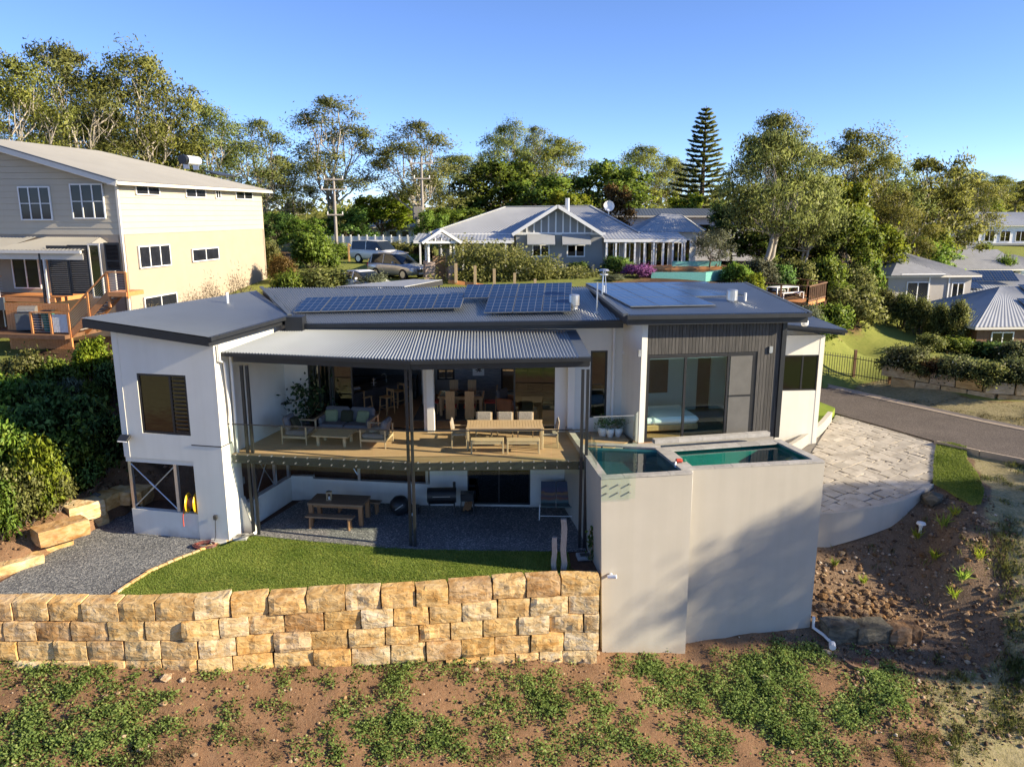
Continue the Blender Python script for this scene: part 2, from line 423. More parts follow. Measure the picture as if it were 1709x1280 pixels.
# ================================================================== ground
def ground_material():
    m, n, l, bs, out = new_mat('ground')
    bs.inputs['Roughness'].default_value = .95; bs.inputs['Specular IOR Level'].default_value = .15
    geo = n.new('ShaderNodeNewGeometry')
    def noise(scale, detail=6, rough=.62):
        t = n.new('ShaderNodeTexNoise'); t.inputs['Scale'].default_value = scale; t.inputs['Detail'].default_value = detail; t.inputs['Roughness'].default_value = rough
        l.new(geo.outputs['Position'], t.inputs['Vector']); return t.outputs[0]
    def mixc(f, a, b):
        x = n.new('ShaderNodeMix'); x.data_type = 'RGBA'
        l.new(f, x.inputs[0]); l.new(a, x.inputs[6]); l.new(b, x.inputs[7]); return x.outputs[2]
    def rp(f, st):
        r = ramp(n, st); l.new(f, r.inputs[0]); return r.outputs[0]
    big, mid, fine = noise(.35), noise(1.6), noise(14)
    soil = mixc(rp(fine, [(.35, (0, 0, 0)), (.65, (1, 1, 1))]), rp(mid, [(.3, (.15, .08, .042)), (.55, (.24, .132, .071)), (.75, (.31, .19, .115))]),
                rp(noise(40), [(.3, (.13, .072, .038)), (.62, (.28, .175, .10)), (.72, (.42, .32, .23))]))
    grass = mixc(fine, rp(mid, [(.3, (.13, .165, .03)), (.7, (.23, .25, .05))]), rp(noise(6), [(.3, (.17, .20, .045)), (.7, (.28, .27, .08))]))
    dry = mixc(fine, rp(mid, [(.3, (.18, .155, .065)), (.55, (.32, .27, .14)), (.75, (.24, .235, .075))]), rp(noise(9), [(.3, (.15, .13, .05)), (.7, (.42, .35, .21))]))
    rocky = mixc(rp(fine, [(.4, (0, 0, 0)), (.6, (1, 1, 1))]), rp(mid, [(.3, (.11, .068, .04)), (.7, (.24, .16, .10))]), rp(noise(26), [(.35, (.085, .055, .034)), (.6, (.26, .18, .115)), (.72, (.45, .37, .28))]))
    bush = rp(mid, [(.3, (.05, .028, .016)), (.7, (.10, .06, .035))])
    at = n.new('ShaderNodeAttribute'); at.attribute_name = 'zone_a'
    at2 = n.new('ShaderNodeAttribute'); at2.attribute_name = 'zone_b'
    s1 = n.new('ShaderNodeSeparateXYZ'); l.new(at.outputs['Vector'], s1.inputs[0])
    s2 = n.new('ShaderNodeSeparateXYZ'); l.new(at2.outputs['Vector'], s2.inputs[0])
    def edge(w):                              # break a smooth zone weight up with noise
        a = n.new('ShaderNodeMath'); a.operation = 'ADD'
        b = n.new('ShaderNodeMath'); b.operation = 'MULTIPLY_ADD'; b.inputs[1].default_value = .9; b.inputs[2].default_value = -.45
        l.new(mid, b.inputs[0]); l.new(b.outputs[0], a.inputs[0]); l.new(w, a.inputs[1])
        return rp(a.outputs[0], [(.38, (0, 0, 0)), (.62, (1, 1, 1))])
    c = mixc(edge(s1.outputs[0]), soil, grass)
    c = mixc(edge(s1.outputs[1]), c, dry)
    c = mixc(edge(s1.outputs[2]), c, rocky)
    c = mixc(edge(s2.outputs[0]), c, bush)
    l.new(c, bs.inputs['Base Color'])
    bp = n.new('ShaderNodeBump'); bp.inputs['Strength'].default_value = .8; bp.inputs['Distance'].default_value = .05
    l.new(noise(11, 8, .7), bp.inputs['Height']); l.new(bp.outputs[0], bs.inputs['Normal'])
    return m
M['ground'] = ground_material()

def pip(poly, X, Y):                          # points in polygon (numpy)
    ins = np.zeros(X.shape, bool); n = len(poly); j = n - 1
    for i in range(n):
        xi, yi, xj, yj = poly[i][0], poly[i][1], poly[j][0], poly[j][1]
        c = ((yi > Y) != (yj > Y)) & (X < (xj - xi) * (Y - yi) / ((yj - yi) or 1e-9) + xi)
        ins ^= c; j = i
    return ins

ROAD_Z = .95
# -- pads
def Z0(*q): return [P(x, y, 0) for x, y in q]
WALL_FRONT_PX = [(-420, 1000), (-150, 1008), (0, 1012), (330, 1010), (448, 1000), (575, 994), (693, 987), (822, 977), (936, 970), (1003, 970)]
wall_line = [P(x, y, .1) for x, y in WALL_FRONT_PX]        # top front edge of the sandstone wall
back_line = [p + Vector((0, .45, 0)) for p in wall_line]
LAWN_EDGE = Z0((178, 1003), (210, 980), (250, 955), (285, 939), (320, 925), (360, 909), (398, 900))
LAWN_TOP = Z0((428, 895), (485, 901), (560, 908), (642, 915), (690, 917.5), (780, 919), (860, 920), (945, 921))
A_ = Vector((-9.15, 23.35, 0)); L_ = Vector((-12.62, 24.07, 0)); CW = Vector((-8.15, 27.1, 0))
G0 = Vector((-7.75, 27.15, 0)); G1 = Vector((-3.0, 26.5, 0)); G2 = Vector((2.05, 26.35, 0))
S0 = Vector((2.6, 21.46, 0)); S1 = Vector((5.42, 21.95, 0)); S2 = Vector((9.76, 22.98, 0)); S3 = Vector((9.15, 25.5, 0)); S4 = Vector((2.2, 24.05, 0))
wdir = (L_ - A_).normalized(); wdep = (CW - A_).normalized()
gravel_poly = [P(-420, 994, 0), LAWN_EDGE[0]] + LAWN_EDGE[1:] + [A_ + Vector((.15, .25, 0)), L_ + Vector((0, 1.2, 0)), P(215, 838, 0), P(165, 880, 0), P(115, 905, 0), P(60, 937, 0), P(0, 972, 0), P(-150, 982, 0), P(-420, 980, 0)]
lawn_poly = [LAWN_EDGE[0]] + [p for p in back_line[4:-1]] + [P(1000, 966, 0), P(950, 950, 0), P(945, 921, 0)] + LAWN_TOP[::-1][1:] + LAWN_EDGE[::-1][:-1]
lawn_poly.insert(1, P(330, 1001, 0))
patio_poly = LAWN_TOP + [V(2.35, 22.75, 0), V(2.2, 26.3, 0), G1 + V(0, 0, 0), G0, A_ + V(.35, .6, 0)]
terrace_poly = [p.copy() for p in back_line] + [V(2.7, 21.4, 0), V(2.3, 27.2, 0), V(-8, 27.6, 0), V(-13.4, 27.2, 0), P(120, 900, 0), P(0, 968, 0), P(-150, 980, 0), P(-420, 978, 0)]
# drive plane through three surveyed points
d1, d2, d3 = P(1370, 855, 0.0), P(1563, 740, .92), P(1395, 692, .97)
DRV_N = (d2 - d1).cross(d3 - d1).normalized()
def PD(x, y, dz=0.0): return PPl(x, y, d1 + Vector((0, 0, dz)), DRV_N)
def drive_z(x, y): return d1.z - (DRV_N.x * (x - d1.x) + DRV_N.y * (y - d1.y)) / DRV_N.z
DRV_ARC = [PD(*q) for q in ((1366, 857), (1400, 854), (1435, 849), (1470, 842), (1500, 834), (1527, 822), (1549, 808), (1561, 795))]
DRV_TOP = [PD(*q) for q in ((1563, 765), (1563, 740))]
DRV_ROAD = [PD(1480, 716), PD(1395, 692)]
DRV_LEFT = [PD(*q) for q in ((1388, 707), (1372, 724), (1350, 741), (1322, 760), (1300, 768), (1270, 775))]
drive_poly = DRV_ARC + DRV_TOP + DRV_ROAD + DRV_LEFT + [V(9.3, 26.0, 0)]
rn = [P(1709 + 260, 838, ROAD_Z), P(1709, 767, ROAD_Z), P(1640, 753.5, ROAD_Z), P(1565, 737, ROAD_Z), P(1480, 713, ROAD_Z), P(1393, 689, ROAD_Z), P(1330, 670, ROAD_Z), P(1265, 650, ROAD_Z)]
rf = [P(1709 + 260, 776, ROAD_Z), P(1709, 719, ROAD_Z), P(1640, 705, ROAD_Z), P(1565, 688.5, ROAD_Z), P(1490, 672, ROAD_Z), P(1430, 658, ROAD_Z), P(1365, 643, ROAD_Z), P(1290, 626, ROAD_Z)]
road_poly = rn + rf[::-1]
strip_px = [(1565, 741), (1590, 742), (1612, 748), (1612, 770), (1622, 790), (1638, 815), (1634, 838), (1622, 839), (1600, 828), (1580, 815), (1562, 806), (1563, 770)]
strip_poly = [PD(x, y, .02) for x, y in strip_px]

_edge = [(p.x, p.y, p.z - .06, 3) for p in strip_poly[3:]] + [(p.x + .5, p.y - .3, p.z - .12, 2) for p in strip_poly[2:8]]
# -- terrain control points : photo px, py, height, zone (0 soil 1 grass 2 dry 3 rocky 4 bush)
CT = [(0, 1095, -1.47, 0), (300, 1100, -1.68, 0), (600, 1094, -1.90, 0), (850, 1098, -2.24, 0), (1000, 1102, -2.44, 0), (1143, 1092, -2.72, 0), (1250, 1066, -2.53, 0), (1358, 1048, -2.45, 3),
      (0, 1280, -2.3, 0), (300, 1280, -2.6, 0), (600, 1280, -2.9, 0), (900, 1280, -3.2, 0), (1200, 1280, -3.5, 0), (1450, 1280, -3.7, 0), (1709, 1280, -3.9, 2), (-250, 1150, -1.5, 0), (-420, 1096, -1.3, 0), (-250, 1097, -1.4, 0), (-250, 1280, -2.1, 0),
      (150, 1180, -1.95, 0), (700, 1180, -2.45, 0), (1050, 1180, -2.9, 0), (1300, 1150, -3.0, 0), (1500, 1180, -3.2, 0), (1620, 1200, -3.4, 2), (1709, 1150, -3.0, 2), (1900, 1200, -3.4, 2),
      (1375, 892, -.95, 3), (1440, 884, -.75, 3), (1500, 868, -.4, 3), (1420, 960, -1.75, 3), (1400, 1010, -2.15, 3), (1480, 1050, -2.6, 3), (1530, 1000, -2.1, 3), (1550, 920, -1.05, 3), (1600, 885, .0, 3), (1709, 775, .85, 2), (1709, 850, .25, 2), (1709, 950, -.9, 2), (1660, 960, -1.2, 3), (1640, 1060, -2.45, 3), (1709, 1050, -2.0, 2), (1900, 900, -.2, 2), (1900, 1000, -1.2, 2),
      (10, 935, .3, 0), (90, 870, .75, 0), (0, 880, .8, 4), (150, 830, .9, 0), (200, 790, 1.0, 0), (60, 800, 1.5, 4), (150, 740, 2.0, 4), (0, 740, 2.2, 4), (100, 680, 2.9, 4), (0, 640, 3.3, 4), (180, 640, 3.3, 4), (70, 600, 3.8, 4), (-200, 900, 1.0, 4), (-200, 700, 2.5, 4),
      (1380, 632, 1.15, 1), (1430, 620, 1.3, 1), (1480, 648, 1.0, 2), (1560, 672, .98, 2), (1650, 690, .97, 2), (1709, 700, .97, 2), (1390, 575, 2.0, 1), (1480, 560, 2.1, 1), (1450, 540, 2.6, 1), (1600, 600, 1.7, 1), (1709, 640, 1.5, 1), (1500, 590, 1.75, 1), (1709, 600, 1.2, 1), (1540, 625, 1.6, 1), (1640, 650, 1.5, 1), (1900, 680, 1.4, 1),
      (1400, 500, 4.4, 4), (1300, 490, 5.2, 4), (1240, 470, 6.0, 4)]
CW_ = [(-11, 27.3, 0.0, 0), (-6, 28.0, .9, 0), (0, 28.0, .9, 0), (-11, 29.0, 1.4, 0), (-6, 30.0, 2.2, 0), (1, 30, 2.2, 0), (8, 31, .5, 0), (4, 25, -.4, 0), (-14, 29, 1.6, 4), (-12, 33, 3.2, 4), (-4, 34, 3.4, 4), (4, 34, 3.2, 4), (11, 40, 1.8, 1),
       (-18, 36, 3.9, 4), (-24, 36, 3.8, 1), (-14, 40, 4.3, 4), (-12, 48, 5.6, 1), (-30, 45, 4.5, 1), (0, 42, 5.7, 1), (6, 42, 5.2, 4), (14, 44, 4.6, 4), (0, 46, 6.0, 1), (-10, 53, 6.0, 1), (5, 53, 6.3, 1), (14, 50, 6.0, 4), (20, 50, 4.6, 4), (-20, 60, 6.3, 1), (-16, 79, 6.2, 1), (-9, 84, 6.3, 1), (-25, 74, 6.2, 4), (0, 65, 6.4, 1), (15, 65, 6.2, 4), (28, 58, 3.0, 1), (25, 70, 4.5, 4),
       (35, 65, 1.0, 1), (45, 60, .6, 1), (35, 78, 2.0, 4), (50, 80, 1.0, 1), (55, 55, .8, 1), (-40, 80, 7, 1), (0, 90, 7, 4), (30, 95, 6, 4), (60, 100, 2.4, 1), (-70, 60, 5, 1), (90, 70, 0, 1), (90, 110, 3, 1), (45, 120, 7, 1), (100, 150, 9, 1), (0, 140, 8, 1), (-80, 130, 7, 1), (60, 200, 10, 1), (150, 150, 7, 1),
       (-20, 0, -4.6, 2), (0, 0, -5.2, 2), (20, 0, -5.4, 2), (0, 9, -4.1, 0), (15, 10, -4.4, 2), (-15, 10, -3.2, 2), (40, 20, -1.5, 1), (40, 0, -4, 1), (-50, 0, -3, 2), (60, 15, -1.0, 1), (0, -50, -8, 1), (60, -50, -8, 1), (-60, -50, -8, 1), (0, -150, -10, 1), (150, -100, -8, 1), (-150, -100, -8, 1), (-150, 60, 3, 1), (150, 30, 0, 1), (-150, 180, 6, 1), (150, 200, 8, 1), (0, 240, 8, 1)]
ctl = [(*P(x, y, z)[:2], z, k) for x, y, z, k in CT] + CW_ + _edge
cx = np.array([c[0] for c in ctl]); cy = np.array([c[1] for c in ctl]); cz = np.array([c[2] for c in ctl]); ck = np.array([c[3] for c in ctl])
def _U(r2): return np.where(r2 < 1e-9, 0, r2 * np.log(np.maximum(r2, 1e-9)))
N_ = len(ctl)
K_ = _U((cx[:, None] - cx) ** 2 + (cy[:, None] - cy) ** 2) + np.eye(N_) * .6
Pm = np.stack([np.ones(N_), cx, cy], 1)
sol = np.linalg.solve(np.block([[K_, Pm], [Pm.T, np.zeros((3, 3))]]), np.concatenate([cz, np.zeros(3)]))
def tps(X, Y):
    X = np.asarray(X, float); Y = np.asarray(Y, float); sh = X.shape
    x = X.ravel(); y = Y.ravel()
    dx, dy = x, y - 50; r = np.hypot(dx, dy); k = np.minimum(1, 190 / np.maximum(r, 1e-6)); x = dx * k; y = 50 + dy * k
    out = np.empty(len(x))
    for i in range(0, len(x), 20000):
        a, b = x[i:i + 20000], y[i:i + 20000]
        out[i:i + 20000] = _U((a[:, None] - cx) ** 2 + (b[:, None] - cy) ** 2) @ sol[:N_] + sol[N_] + sol[N_ + 1] * a + sol[N_ + 2] * b
    return out.reshape(sh)
house_poly = [(-13.2, 27.0), (-8.2, 27.6), (2.2, 26.9), (9.4, 25.8), (12.6, 30), (8.5, 33), (-11, 33)]
def grow(poly, d):
    c = sum((Vector((p[0], p[1], 0)) for p in poly), Vector()) / len(poly)
    return [Vector((p[0], p[1], 0)) + (Vector((p[0], p[1], 0)) - c).normalized() * d for p in poly]
pads = [(grow(road_poly, .1), lambda x, y: ROAD_Z - .10), (grow(drive_poly, .15), lambda x, y: drive_z(x, y) - .10), (strip_poly, lambda x, y: drive_z(x, y) - .07)]
def ground_z(X, Y, raw=False):
    X = np.asarray(X, float); Y = np.asarray(Y, float)
    Z = tps(X, Y)
    m = pip(terrace_poly, X, Y); Z = np.where(m, np.minimum(Z, -.12), Z)
    m = pip(terrace_poly, X, Y) & pip(house_poly, X, Y)
    m = pip(house_poly, X, Y); Z = np.where(m, np.minimum(Z, 2.3), Z)
    for poly, fz in pads:
        m = pip(poly, X, Y)
        if m.any(): Z = np.where(m, np.minimum(Z, fz(X, Y)) , Z)
    return Z
def gz(x, y): return float(ground_z(np.array([x]), np.array([y]))[0])
def Pg(x, y):                                # photo pixel -> ground
    d = ray(x, y); ts = np.linspace(8, 200, 4000)
    X, Y, Zr = d.x * ts, d.y * ts, CAM_H + d.z * ts
    Zg = tps(X, Y); k = int(np.argmax(Zr < Zg)) if (Zr < Zg).any() else -1
    p = Vector((X[k], Y[k], 0)); p.z = gz(p.x, p.y); return p

def axis_coords(lo, hi, step, far, growth=1.22):
    c = list(np.arange(lo, hi + 1e-6, step)); a = []; s = step; v = lo
    while v > -far: s *= growth; v -= s; a.append(v)
    b = []; s = step; v = hi
    while v < far: s *= growth; v += s; b.append(v)
    return np.array(a[::-1] + c + b)
gx = axis_coords(-20, 26, .22, 4000, 1.13); gy = axis_coords(14, 36, .22, 4000, 1.11)
GX, GY = np.meshgrid(gx, gy); GZ = ground_z(GX, GY)
rng0 = np.random.default_rng(3)
# clods and hollows of the bare slope
lump = np.array([mnoise.noise((x * .9, y * .9, 0)) * .10 + mnoise.noise((x * 2.6, y * 2.6, 4)) * .045 + mnoise.noise((x * 6, y * 6, 9)) * .02 for x, y in zip(GX.ravel(), GY.ravel())]).reshape(GX.shape)
near = np.clip((26 - np.abs(GX - 3)) / 6, 0, 1) * np.clip((24 - GY) / 3, 0, 1) * (~pip(grow(terrace_poly, .5), GX, GY))
GZ = GZ + lump * near
for poly, fz in pads:
    m = pip(poly, GX, GY); GZ = np.where(m, np.minimum(GZ, fz(GX, GY)), GZ)
me = bpy.data.meshes.new('ground')
nv = GX.size; ny, nx = GX.shape
me.vertices.add(nv); me.vertices.foreach_set('co', np.stack([GX, GY, GZ], -1).astype(np.float32).ravel())
ii = np.arange(nv).reshape(ny, nx)
qd = np.stack([ii[:-1, :-1], ii[:-1, 1:], ii[1:, 1:], ii[1:, :-1]], -1).reshape(-1, 4)
me.loops.add(qd.size); me.loops.foreach_set('vertex_index', qd.astype(np.int32).ravel())
me.polygons.add(len(qd)); me.polygons.foreach_set('loop_start', np.arange(0, qd.size, 4, dtype=np.int32)); me.polygons.foreach_set('loop_total', np.full(len(qd), 4, np.int32))
me.polygons.foreach_set('use_smooth', np.ones(len(qd), bool))
me.update(calc_edges=True)
w = np.zeros((nv, 5)); fx, fy = GX.ravel(), GY.ravel()
for i in range(0, nv, 20000):
    d2_ = (fx[i:i + 20000, None] - cx) ** 2 + (fy[i:i + 20000, None] - cy) ** 2 + .05
    wt = 1 / d2_ ** 2
    for k in range(5): w[i:i + 20000, k] = wt[:, ck == k].sum(1)
w /= w.sum(1, keepdims=True)
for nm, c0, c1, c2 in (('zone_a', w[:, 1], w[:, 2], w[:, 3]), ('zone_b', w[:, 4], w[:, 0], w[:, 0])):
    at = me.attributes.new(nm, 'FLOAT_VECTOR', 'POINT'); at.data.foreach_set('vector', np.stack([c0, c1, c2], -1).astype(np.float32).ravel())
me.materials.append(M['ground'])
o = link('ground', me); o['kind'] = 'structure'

def sheet(name, poly, z, m, skirt=.25):
    b = MB(); zz = z if callable(z) else (lambda x, y: z)
    b.prism([(p[0], p[1]) for p in poly], lambda x, y: zz(x, y) - skirt, zz)
    o = b.build(name, m); o['kind'] = 'structure'; return o
def granular(name, stops, scale, bump=.6, rough=.9):
    m, n, l, bs, out = new_mat(name)
    bs.inputs['Roughness'].default_value = rough; bs.inputs['Specular IOR Level'].default_value = .2
    g = n.new('ShaderNodeNewGeometry')
    v = n.new('ShaderNodeTexVoronoi'); v.inputs['Scale'].default_value = scale
    l.new(g.outputs['Position'], v.inputs['Vector'])
    sx = n.new('ShaderNodeSeparateColor'); l.new(v.outputs['Color'], sx.inputs[0])
    r = ramp(n, stops); l.new(sx.outputs[0], r.inputs[0])
    nz = n.new('ShaderNodeTexNoise'); nz.inputs['Scale'].default_value = .8; l.new(g.outputs['Position'], nz.inputs['Vector'])
    mu = n.new('ShaderNodeMix'); mu.data_type = 'RGBA'; mu.blend_type = 'MULTIPLY'; mu.inputs[0].default_value = .5
    r2 = ramp(n, [(.3, (.6, .6, .6)), (.7, (1, 1, 1))]); l.new(nz.outputs[0], r2.inputs[0])
    l.new(r.outputs[0], mu.inputs[6]); l.new(r2.outputs[0], mu.inputs[7]); l.new(mu.outputs[2], bs.inputs['Base Color'])
    bp = n.new('ShaderNodeBump'); bp.inputs['Strength'].default_value = bump; bp.inputs['Distance'].default_value = .02
    l.new(v.outputs['Distance'], bp.inputs['Height']); l.new(bp.outputs[0], bs.inputs['Normal'])
    return m
M['gravel'] = granular('blue_gravel', [(0, (.075, .078, .085)), (.5, (.16, .165, .17)), (.85, (.27, .27, .26)), (1, (.42, .41, .38))], 26)
M['patio'] = granular('exposed_aggregate', [(0, (.10, .10, .105)), (.6, (.19, .19, .19)), (.9, (.32, .315, .30)), (1, (.55, .53, .50))], 30, .25, .7)
M['lawn'] = mat('lawn_grass', (.11, .165, .02), .9, col2=(.26, .27, .06), scale=1.1, bump=.6, bscale=40, spec=.1)
M['asphalt'] = granular('brown_asphalt', [(0, (.08, .066, .055)), (.6, (.13, .107, .09)), (1, (.19, .16, .135))], 38, .2, .85)
M['kerb'] = mat('kerb_concrete', (.34, .27, .20), .9, var=.15, scale=3, bump=.2)
sheet('terrace_soil', [p + V(0, 0, 0) for p in terrace_poly], -.03, mat('terrace_soil', (.12, .06, .033), .95, var=.35, scale=6, bump=.5, bscale=20), .12)
sheet('gravel_path', gravel_poly, 0.0, M['gravel'], .02)
sheet('lawn', lawn_poly, .015, M['lawn'], .03)
sheet('patio', patio_poly, .035, M['patio'], .05)
sheet('road', road_poly, ROAD_Z, M['asphalt'])
def kerb(line, side, name):
    b = MB()
    for i in range(len(line) - 1):
        a, c = line[i], line[i + 1]; d = (c - a).normalized(); nn = Vector((-d.y, d.x, 0)) * side
        for w0, w1, h0, h1 in ((-.02, .22, .03, .05), (.22, .36, .05, .11)):
            b.hexa([a + nn * w0 - V(0, 0, .2), c + nn * w0 - V(0, 0, .2), c + nn * w1 - V(0, 0, .2), a + nn * w1 - V(0, 0, .2), a + nn * w0 + V(0, 0, h0), c + nn * w0 + V(0, 0, h0), c + nn * w1 + V(0, 0, h1), a + nn * w1 + V(0, 0, h1)])
    o = b.build(name, M['kerb']); o['kind'] = 'structure'
kerb(rf, -1, 'kerb'); kerb(rn[:4], 1, 'kerb'); kerb(rn[5:], 1, 'kerb')
# short grass blades of the lawn and the strip beside the drive
M['blade'] = foliage('grass_blade', (.10, .16, .02), (.27, .33, .07), .5, .6)
def scatter_in(poly, n, rng):
    xs = [p[0] for p in poly]; ys = [p[1] for p in poly]; out = np.zeros((0, 2))
    while len(out) < n:
        q = np.stack([rng.uniform(min(xs), max(xs), n * 2), rng.uniform(min(ys), max(ys), n * 2)], 1)
        out = np.concatenate([out, q[pip(poly, q[:, 0], q[:, 1])]])
    return out[:n]
def blades(name, poly, n, zf, h, mtl, seed, w=.03):
    rng = np.random.default_rng(seed); q = scatter_in(poly, n, rng)
    z = np.array([zf(x, y) for x, y in q]); c = np.stack([q[:, 0], q[:, 1], z], 1)
    up = np.stack([rng.normal(0, .45, n), rng.normal(0, .45, n), np.ones(n)], 1) * (h * rng.uniform(.5, 1.3, n))[:, None]
    a = rng.uniform(0, 6.28, n); sd = np.stack([np.cos(a), np.sin(a), np.zeros(n)], 1) * w / 2
    me = quads_mesh(name, c - sd, c + sd, c + up + sd * .3, c + up - sd * .3, mtl)
    pt = np.array([mnoise.noise((x * .8, y * .8, seed)) for x, y in q]); set_tone(me, np.clip(rng.normal(.5, .22, n) + pt * .55, 0, 1))
    o = link(name, me); o['kind'] = 'stuff'; return o
blades('lawn_grass', grow(lawn_poly, .06), 52000, lambda x, y: .01, .04, M['blade'], 5, .022)
M['strip'] = mat('strip_grass', (.17, .24, .03), .9, col2=(.25, .31, .055), scale=2, bump=.6, bscale=30, spec=.1)
sheet('grass_strip', strip_poly, lambda x, y: drive_z(x, y) + .03, M['strip'])
blades('strip_grass', grow(strip_poly, .18), 13000, lambda x, y: drive_z(x, y) + .025, .05, M['blade'], 6, .03)
# ================================================================== main house
FL = 2.85                                     # upper floor level
house = thing('house', 'white rendered two storey house with dark corrugated roofs and a timber balcony under a canopy', 'house', (-3, 26, 0), world_parts=True)

class Wall:
    def __init__(s, p0, p1):
        s.p0 = Vector((p0[0], p0[1], 0)); s.p1 = Vector((p1[0], p1[1], 0)); d = s.p1 - s.p0
        s.L = d.length; s.d = d / s.L; s.n = Vector((s.d.y, -s.d.x, 0))
        s.rz = math.atan2(s.d.y, s.d.x)
    def px(s, x, y):
        q = PPl(x, y, s.p0, s.n); return (q - s.p0).dot(s.d), q.z
    def at(s, u, z, out=0.0): return s.p0 + s.d * u + s.n * out + Vector((0, 0, z))
    def rect(s, tl, br, tr=None, bl=None):    # opening from photo corners
        pts = [s.px(*q) for q in (tl, br)] + ([s.px(*tr)] if tr else []) + ([s.px(*bl)] if bl else [])
        us = sorted(p[0] for p in pts); zs = sorted(p[1] for p in pts)
        h = max(1, len(pts) // 2)
        return (sum(us[:h]) / h, sum(us[-h:]) / h, sum(zs[:h]) / h, sum(zs[-h:]) / h)
    def mesh(s, b, z0, z1, ops=(), t=.2, z1b=None, u0=0.0, u1=None):
        u1 = s.L if u1 is None else u1; z1b = z1 if z1b is None else z1b
        us = sorted({u0, u1} | {min(max(o[i], u0), u1) for o in ops for i in (0, 1)})
        zs = sorted({z0} | {min(max(o[i], z0), min(z1, z1b) - .01) for o in ops for i in (2, 3)}); nz = len(zs)
        solid = lambda i, j: 0 <= i < len(us) - 1 and 0 <= j < nz and not any(o[0] - 1e-6 <= (us[i] + us[i + 1]) / 2 <= o[1] + 1e-6 and o[2] - 1e-6 <= zm(j) <= o[3] + 1e-6 for o in ops)
        zm = lambda j: (zs[j] + (zs[j + 1] if j + 1 < nz else min(z1, z1b))) / 2
        def zt(j, u): return zs[j] if j < nz else z1 + (z1b - z1) * (u - u0) / (u1 - u0)
        for i in range(len(us) - 1):
            for j in range(nz):
                if not solid(i, j): continue
                a, c = us[i], us[i + 1]
                q = [s.at(a, zt(j, a)), s.at(c, zt(j, c)), s.at(c, zt(j + 1, c)), s.at(a, zt(j + 1, a))]
                r = [s.at(a, zt(j, a), -t), s.at(c, zt(j, c), -t), s.at(c, zt(j + 1, c), -t), s.at(a, zt(j + 1, a), -t)]
                b.quad(*q); b.quad(r[1], r[0], r[3], r[2])
                if not solid(i - 1, j): b.quad(q[0], q[3], r[3], r[0])
                if not solid(i + 1, j): b.quad(q[1], r[1], r[2], q[2])
                if not solid(i, j - 1): b.quad(q[0], r[0], r[1], q[1])
                if not solid(i, j + 1): b.quad(q[3], q[2], r[2], r[3])
        return b
def W_rects(*a): return list(a)

def window(parent, W, op, cols=1, rows=1, glass='winglass', fr='frame', fw=.06, inset=.06, name='window', us=None, panes=True):
    u0, u1, z0, z1 = op
    us = us or [u0 + (u1 - u0) * i / cols for i in range(cols + 1)]
    zs = [z0 + (z1 - z0) * i / rows for i in range(rows + 1)]
    b = MB(); o = -inset
    for z in (z0 + fw / 2 + .001, z1 - fw / 2 - .001): b.bar(W.at(u0 + .001, z, o), W.at(u1 - .001, z, o), .07, fw)
    for i, u in enumerate(us):
        uu = u + (fw / 2 + .001 if i == 0 else (-fw / 2 - .001 if i == len(us) - 1 else 0))
        b.box(W.at(uu, (z0 + z1) / 2, o), (fw, .074, z1 - z0 - .004), W.rz)
    for z in zs[1:-1]: b.bar(W.at(u0 + fw, z, o), W.at(u1 - fw, z, o), .05, fw * .6)
    f = b.build(name, M[fr], parent)
    for i in range(len(us) - 1):
        g = MB(); c = W.at((us[i] + us[i + 1]) / 2, (z0 + z1) / 2, o)
        g.box(c, (us[i + 1] - us[i] - fw * .9, .012, z1 - z0 - fw * 1.5), W.rz)
        g.build('pane', M[glass] if isinstance(glass, str) else M[glass[i]], f)
    return f
def corrugate(b, fl, fr, br, bl, pitch=.10, amp=.028, seg=6):
    fl, fr, br, bl = map(Vector, (fl, fr, br, bl))
    n = max(2, int(max((fr - fl).length, (br - bl).length) / pitch)); k = n * seg
    vs = []
    for i in range(k + 1):
        u = i / k; h = Vector((0, 0, amp * math.cos(2 * math.pi * i / seg)))
        vs += [fl.lerp(fr, u) + h, bl.lerp(br, u) + h]
    return b.add(vs, [(2 * i, 2 * i + 2, 2 * i + 3, 2 * i + 1) for i in range(k)])
def roof(parent, fl, fr, br, bl, m='roof', name='roof', th=.24, pitch=.10, amp=.026, inset=.05, fascia=True):
    o = corrugate(MB(), fl, fr, br, bl, pitch, amp).build(name, M[m], parent, smooth=True)
    if fascia:
        c = (fl + fr + br + bl) / 4
        pts = [p + (c - p).normalized() * inset - V(0, 0, .035) for p in (fl, fr, br, bl)]
        MB().slab(pts, th).build('fascia', M['black'], o)
    return o

# ---- left wing
WF = Wall(L_, A_)                             # front wall, left to right
u_l, z_s = WF.px(320.6, 754); u_sill, z_sill = WF.px(226, 850)
win_op = WF.rect((227.5, 622.5), (317, 728), (311, 627), (237.7, 722))
under = (-.01, u_l, .80, 2.62)
Tz = 7.1
b = MB(); WF.mesh(b, FL - .18, 6.98, [win_op], .22, 6.60); b.build('wall', M['render'], house)
b = MB(); WF.mesh(b, 0, FL - .18, [], .22, None, u_l, None); b.build('wall', M['render'], house)
WFl = Wall(L_ - WF.n * .05, A_ - WF.n * .05); b = MB(); WFl.mesh(b, 0, .86, [], .2, None, .02, u_l); b.build('wall', M['render'], house)
b = MB(); WFl.mesh(b, 2.50, FL - .19, [], .2, None, 0, u_l); b.build('wall', M['render'], house)
us3 = [win_op[0], win_op[0] + (win_op[1] - win_op[0]) * .66, win_op[1]]
wf = window(house, WF, win_op, us=us3, glass=['darkglass', 'darkglass'], fw=.07)
b = MB()
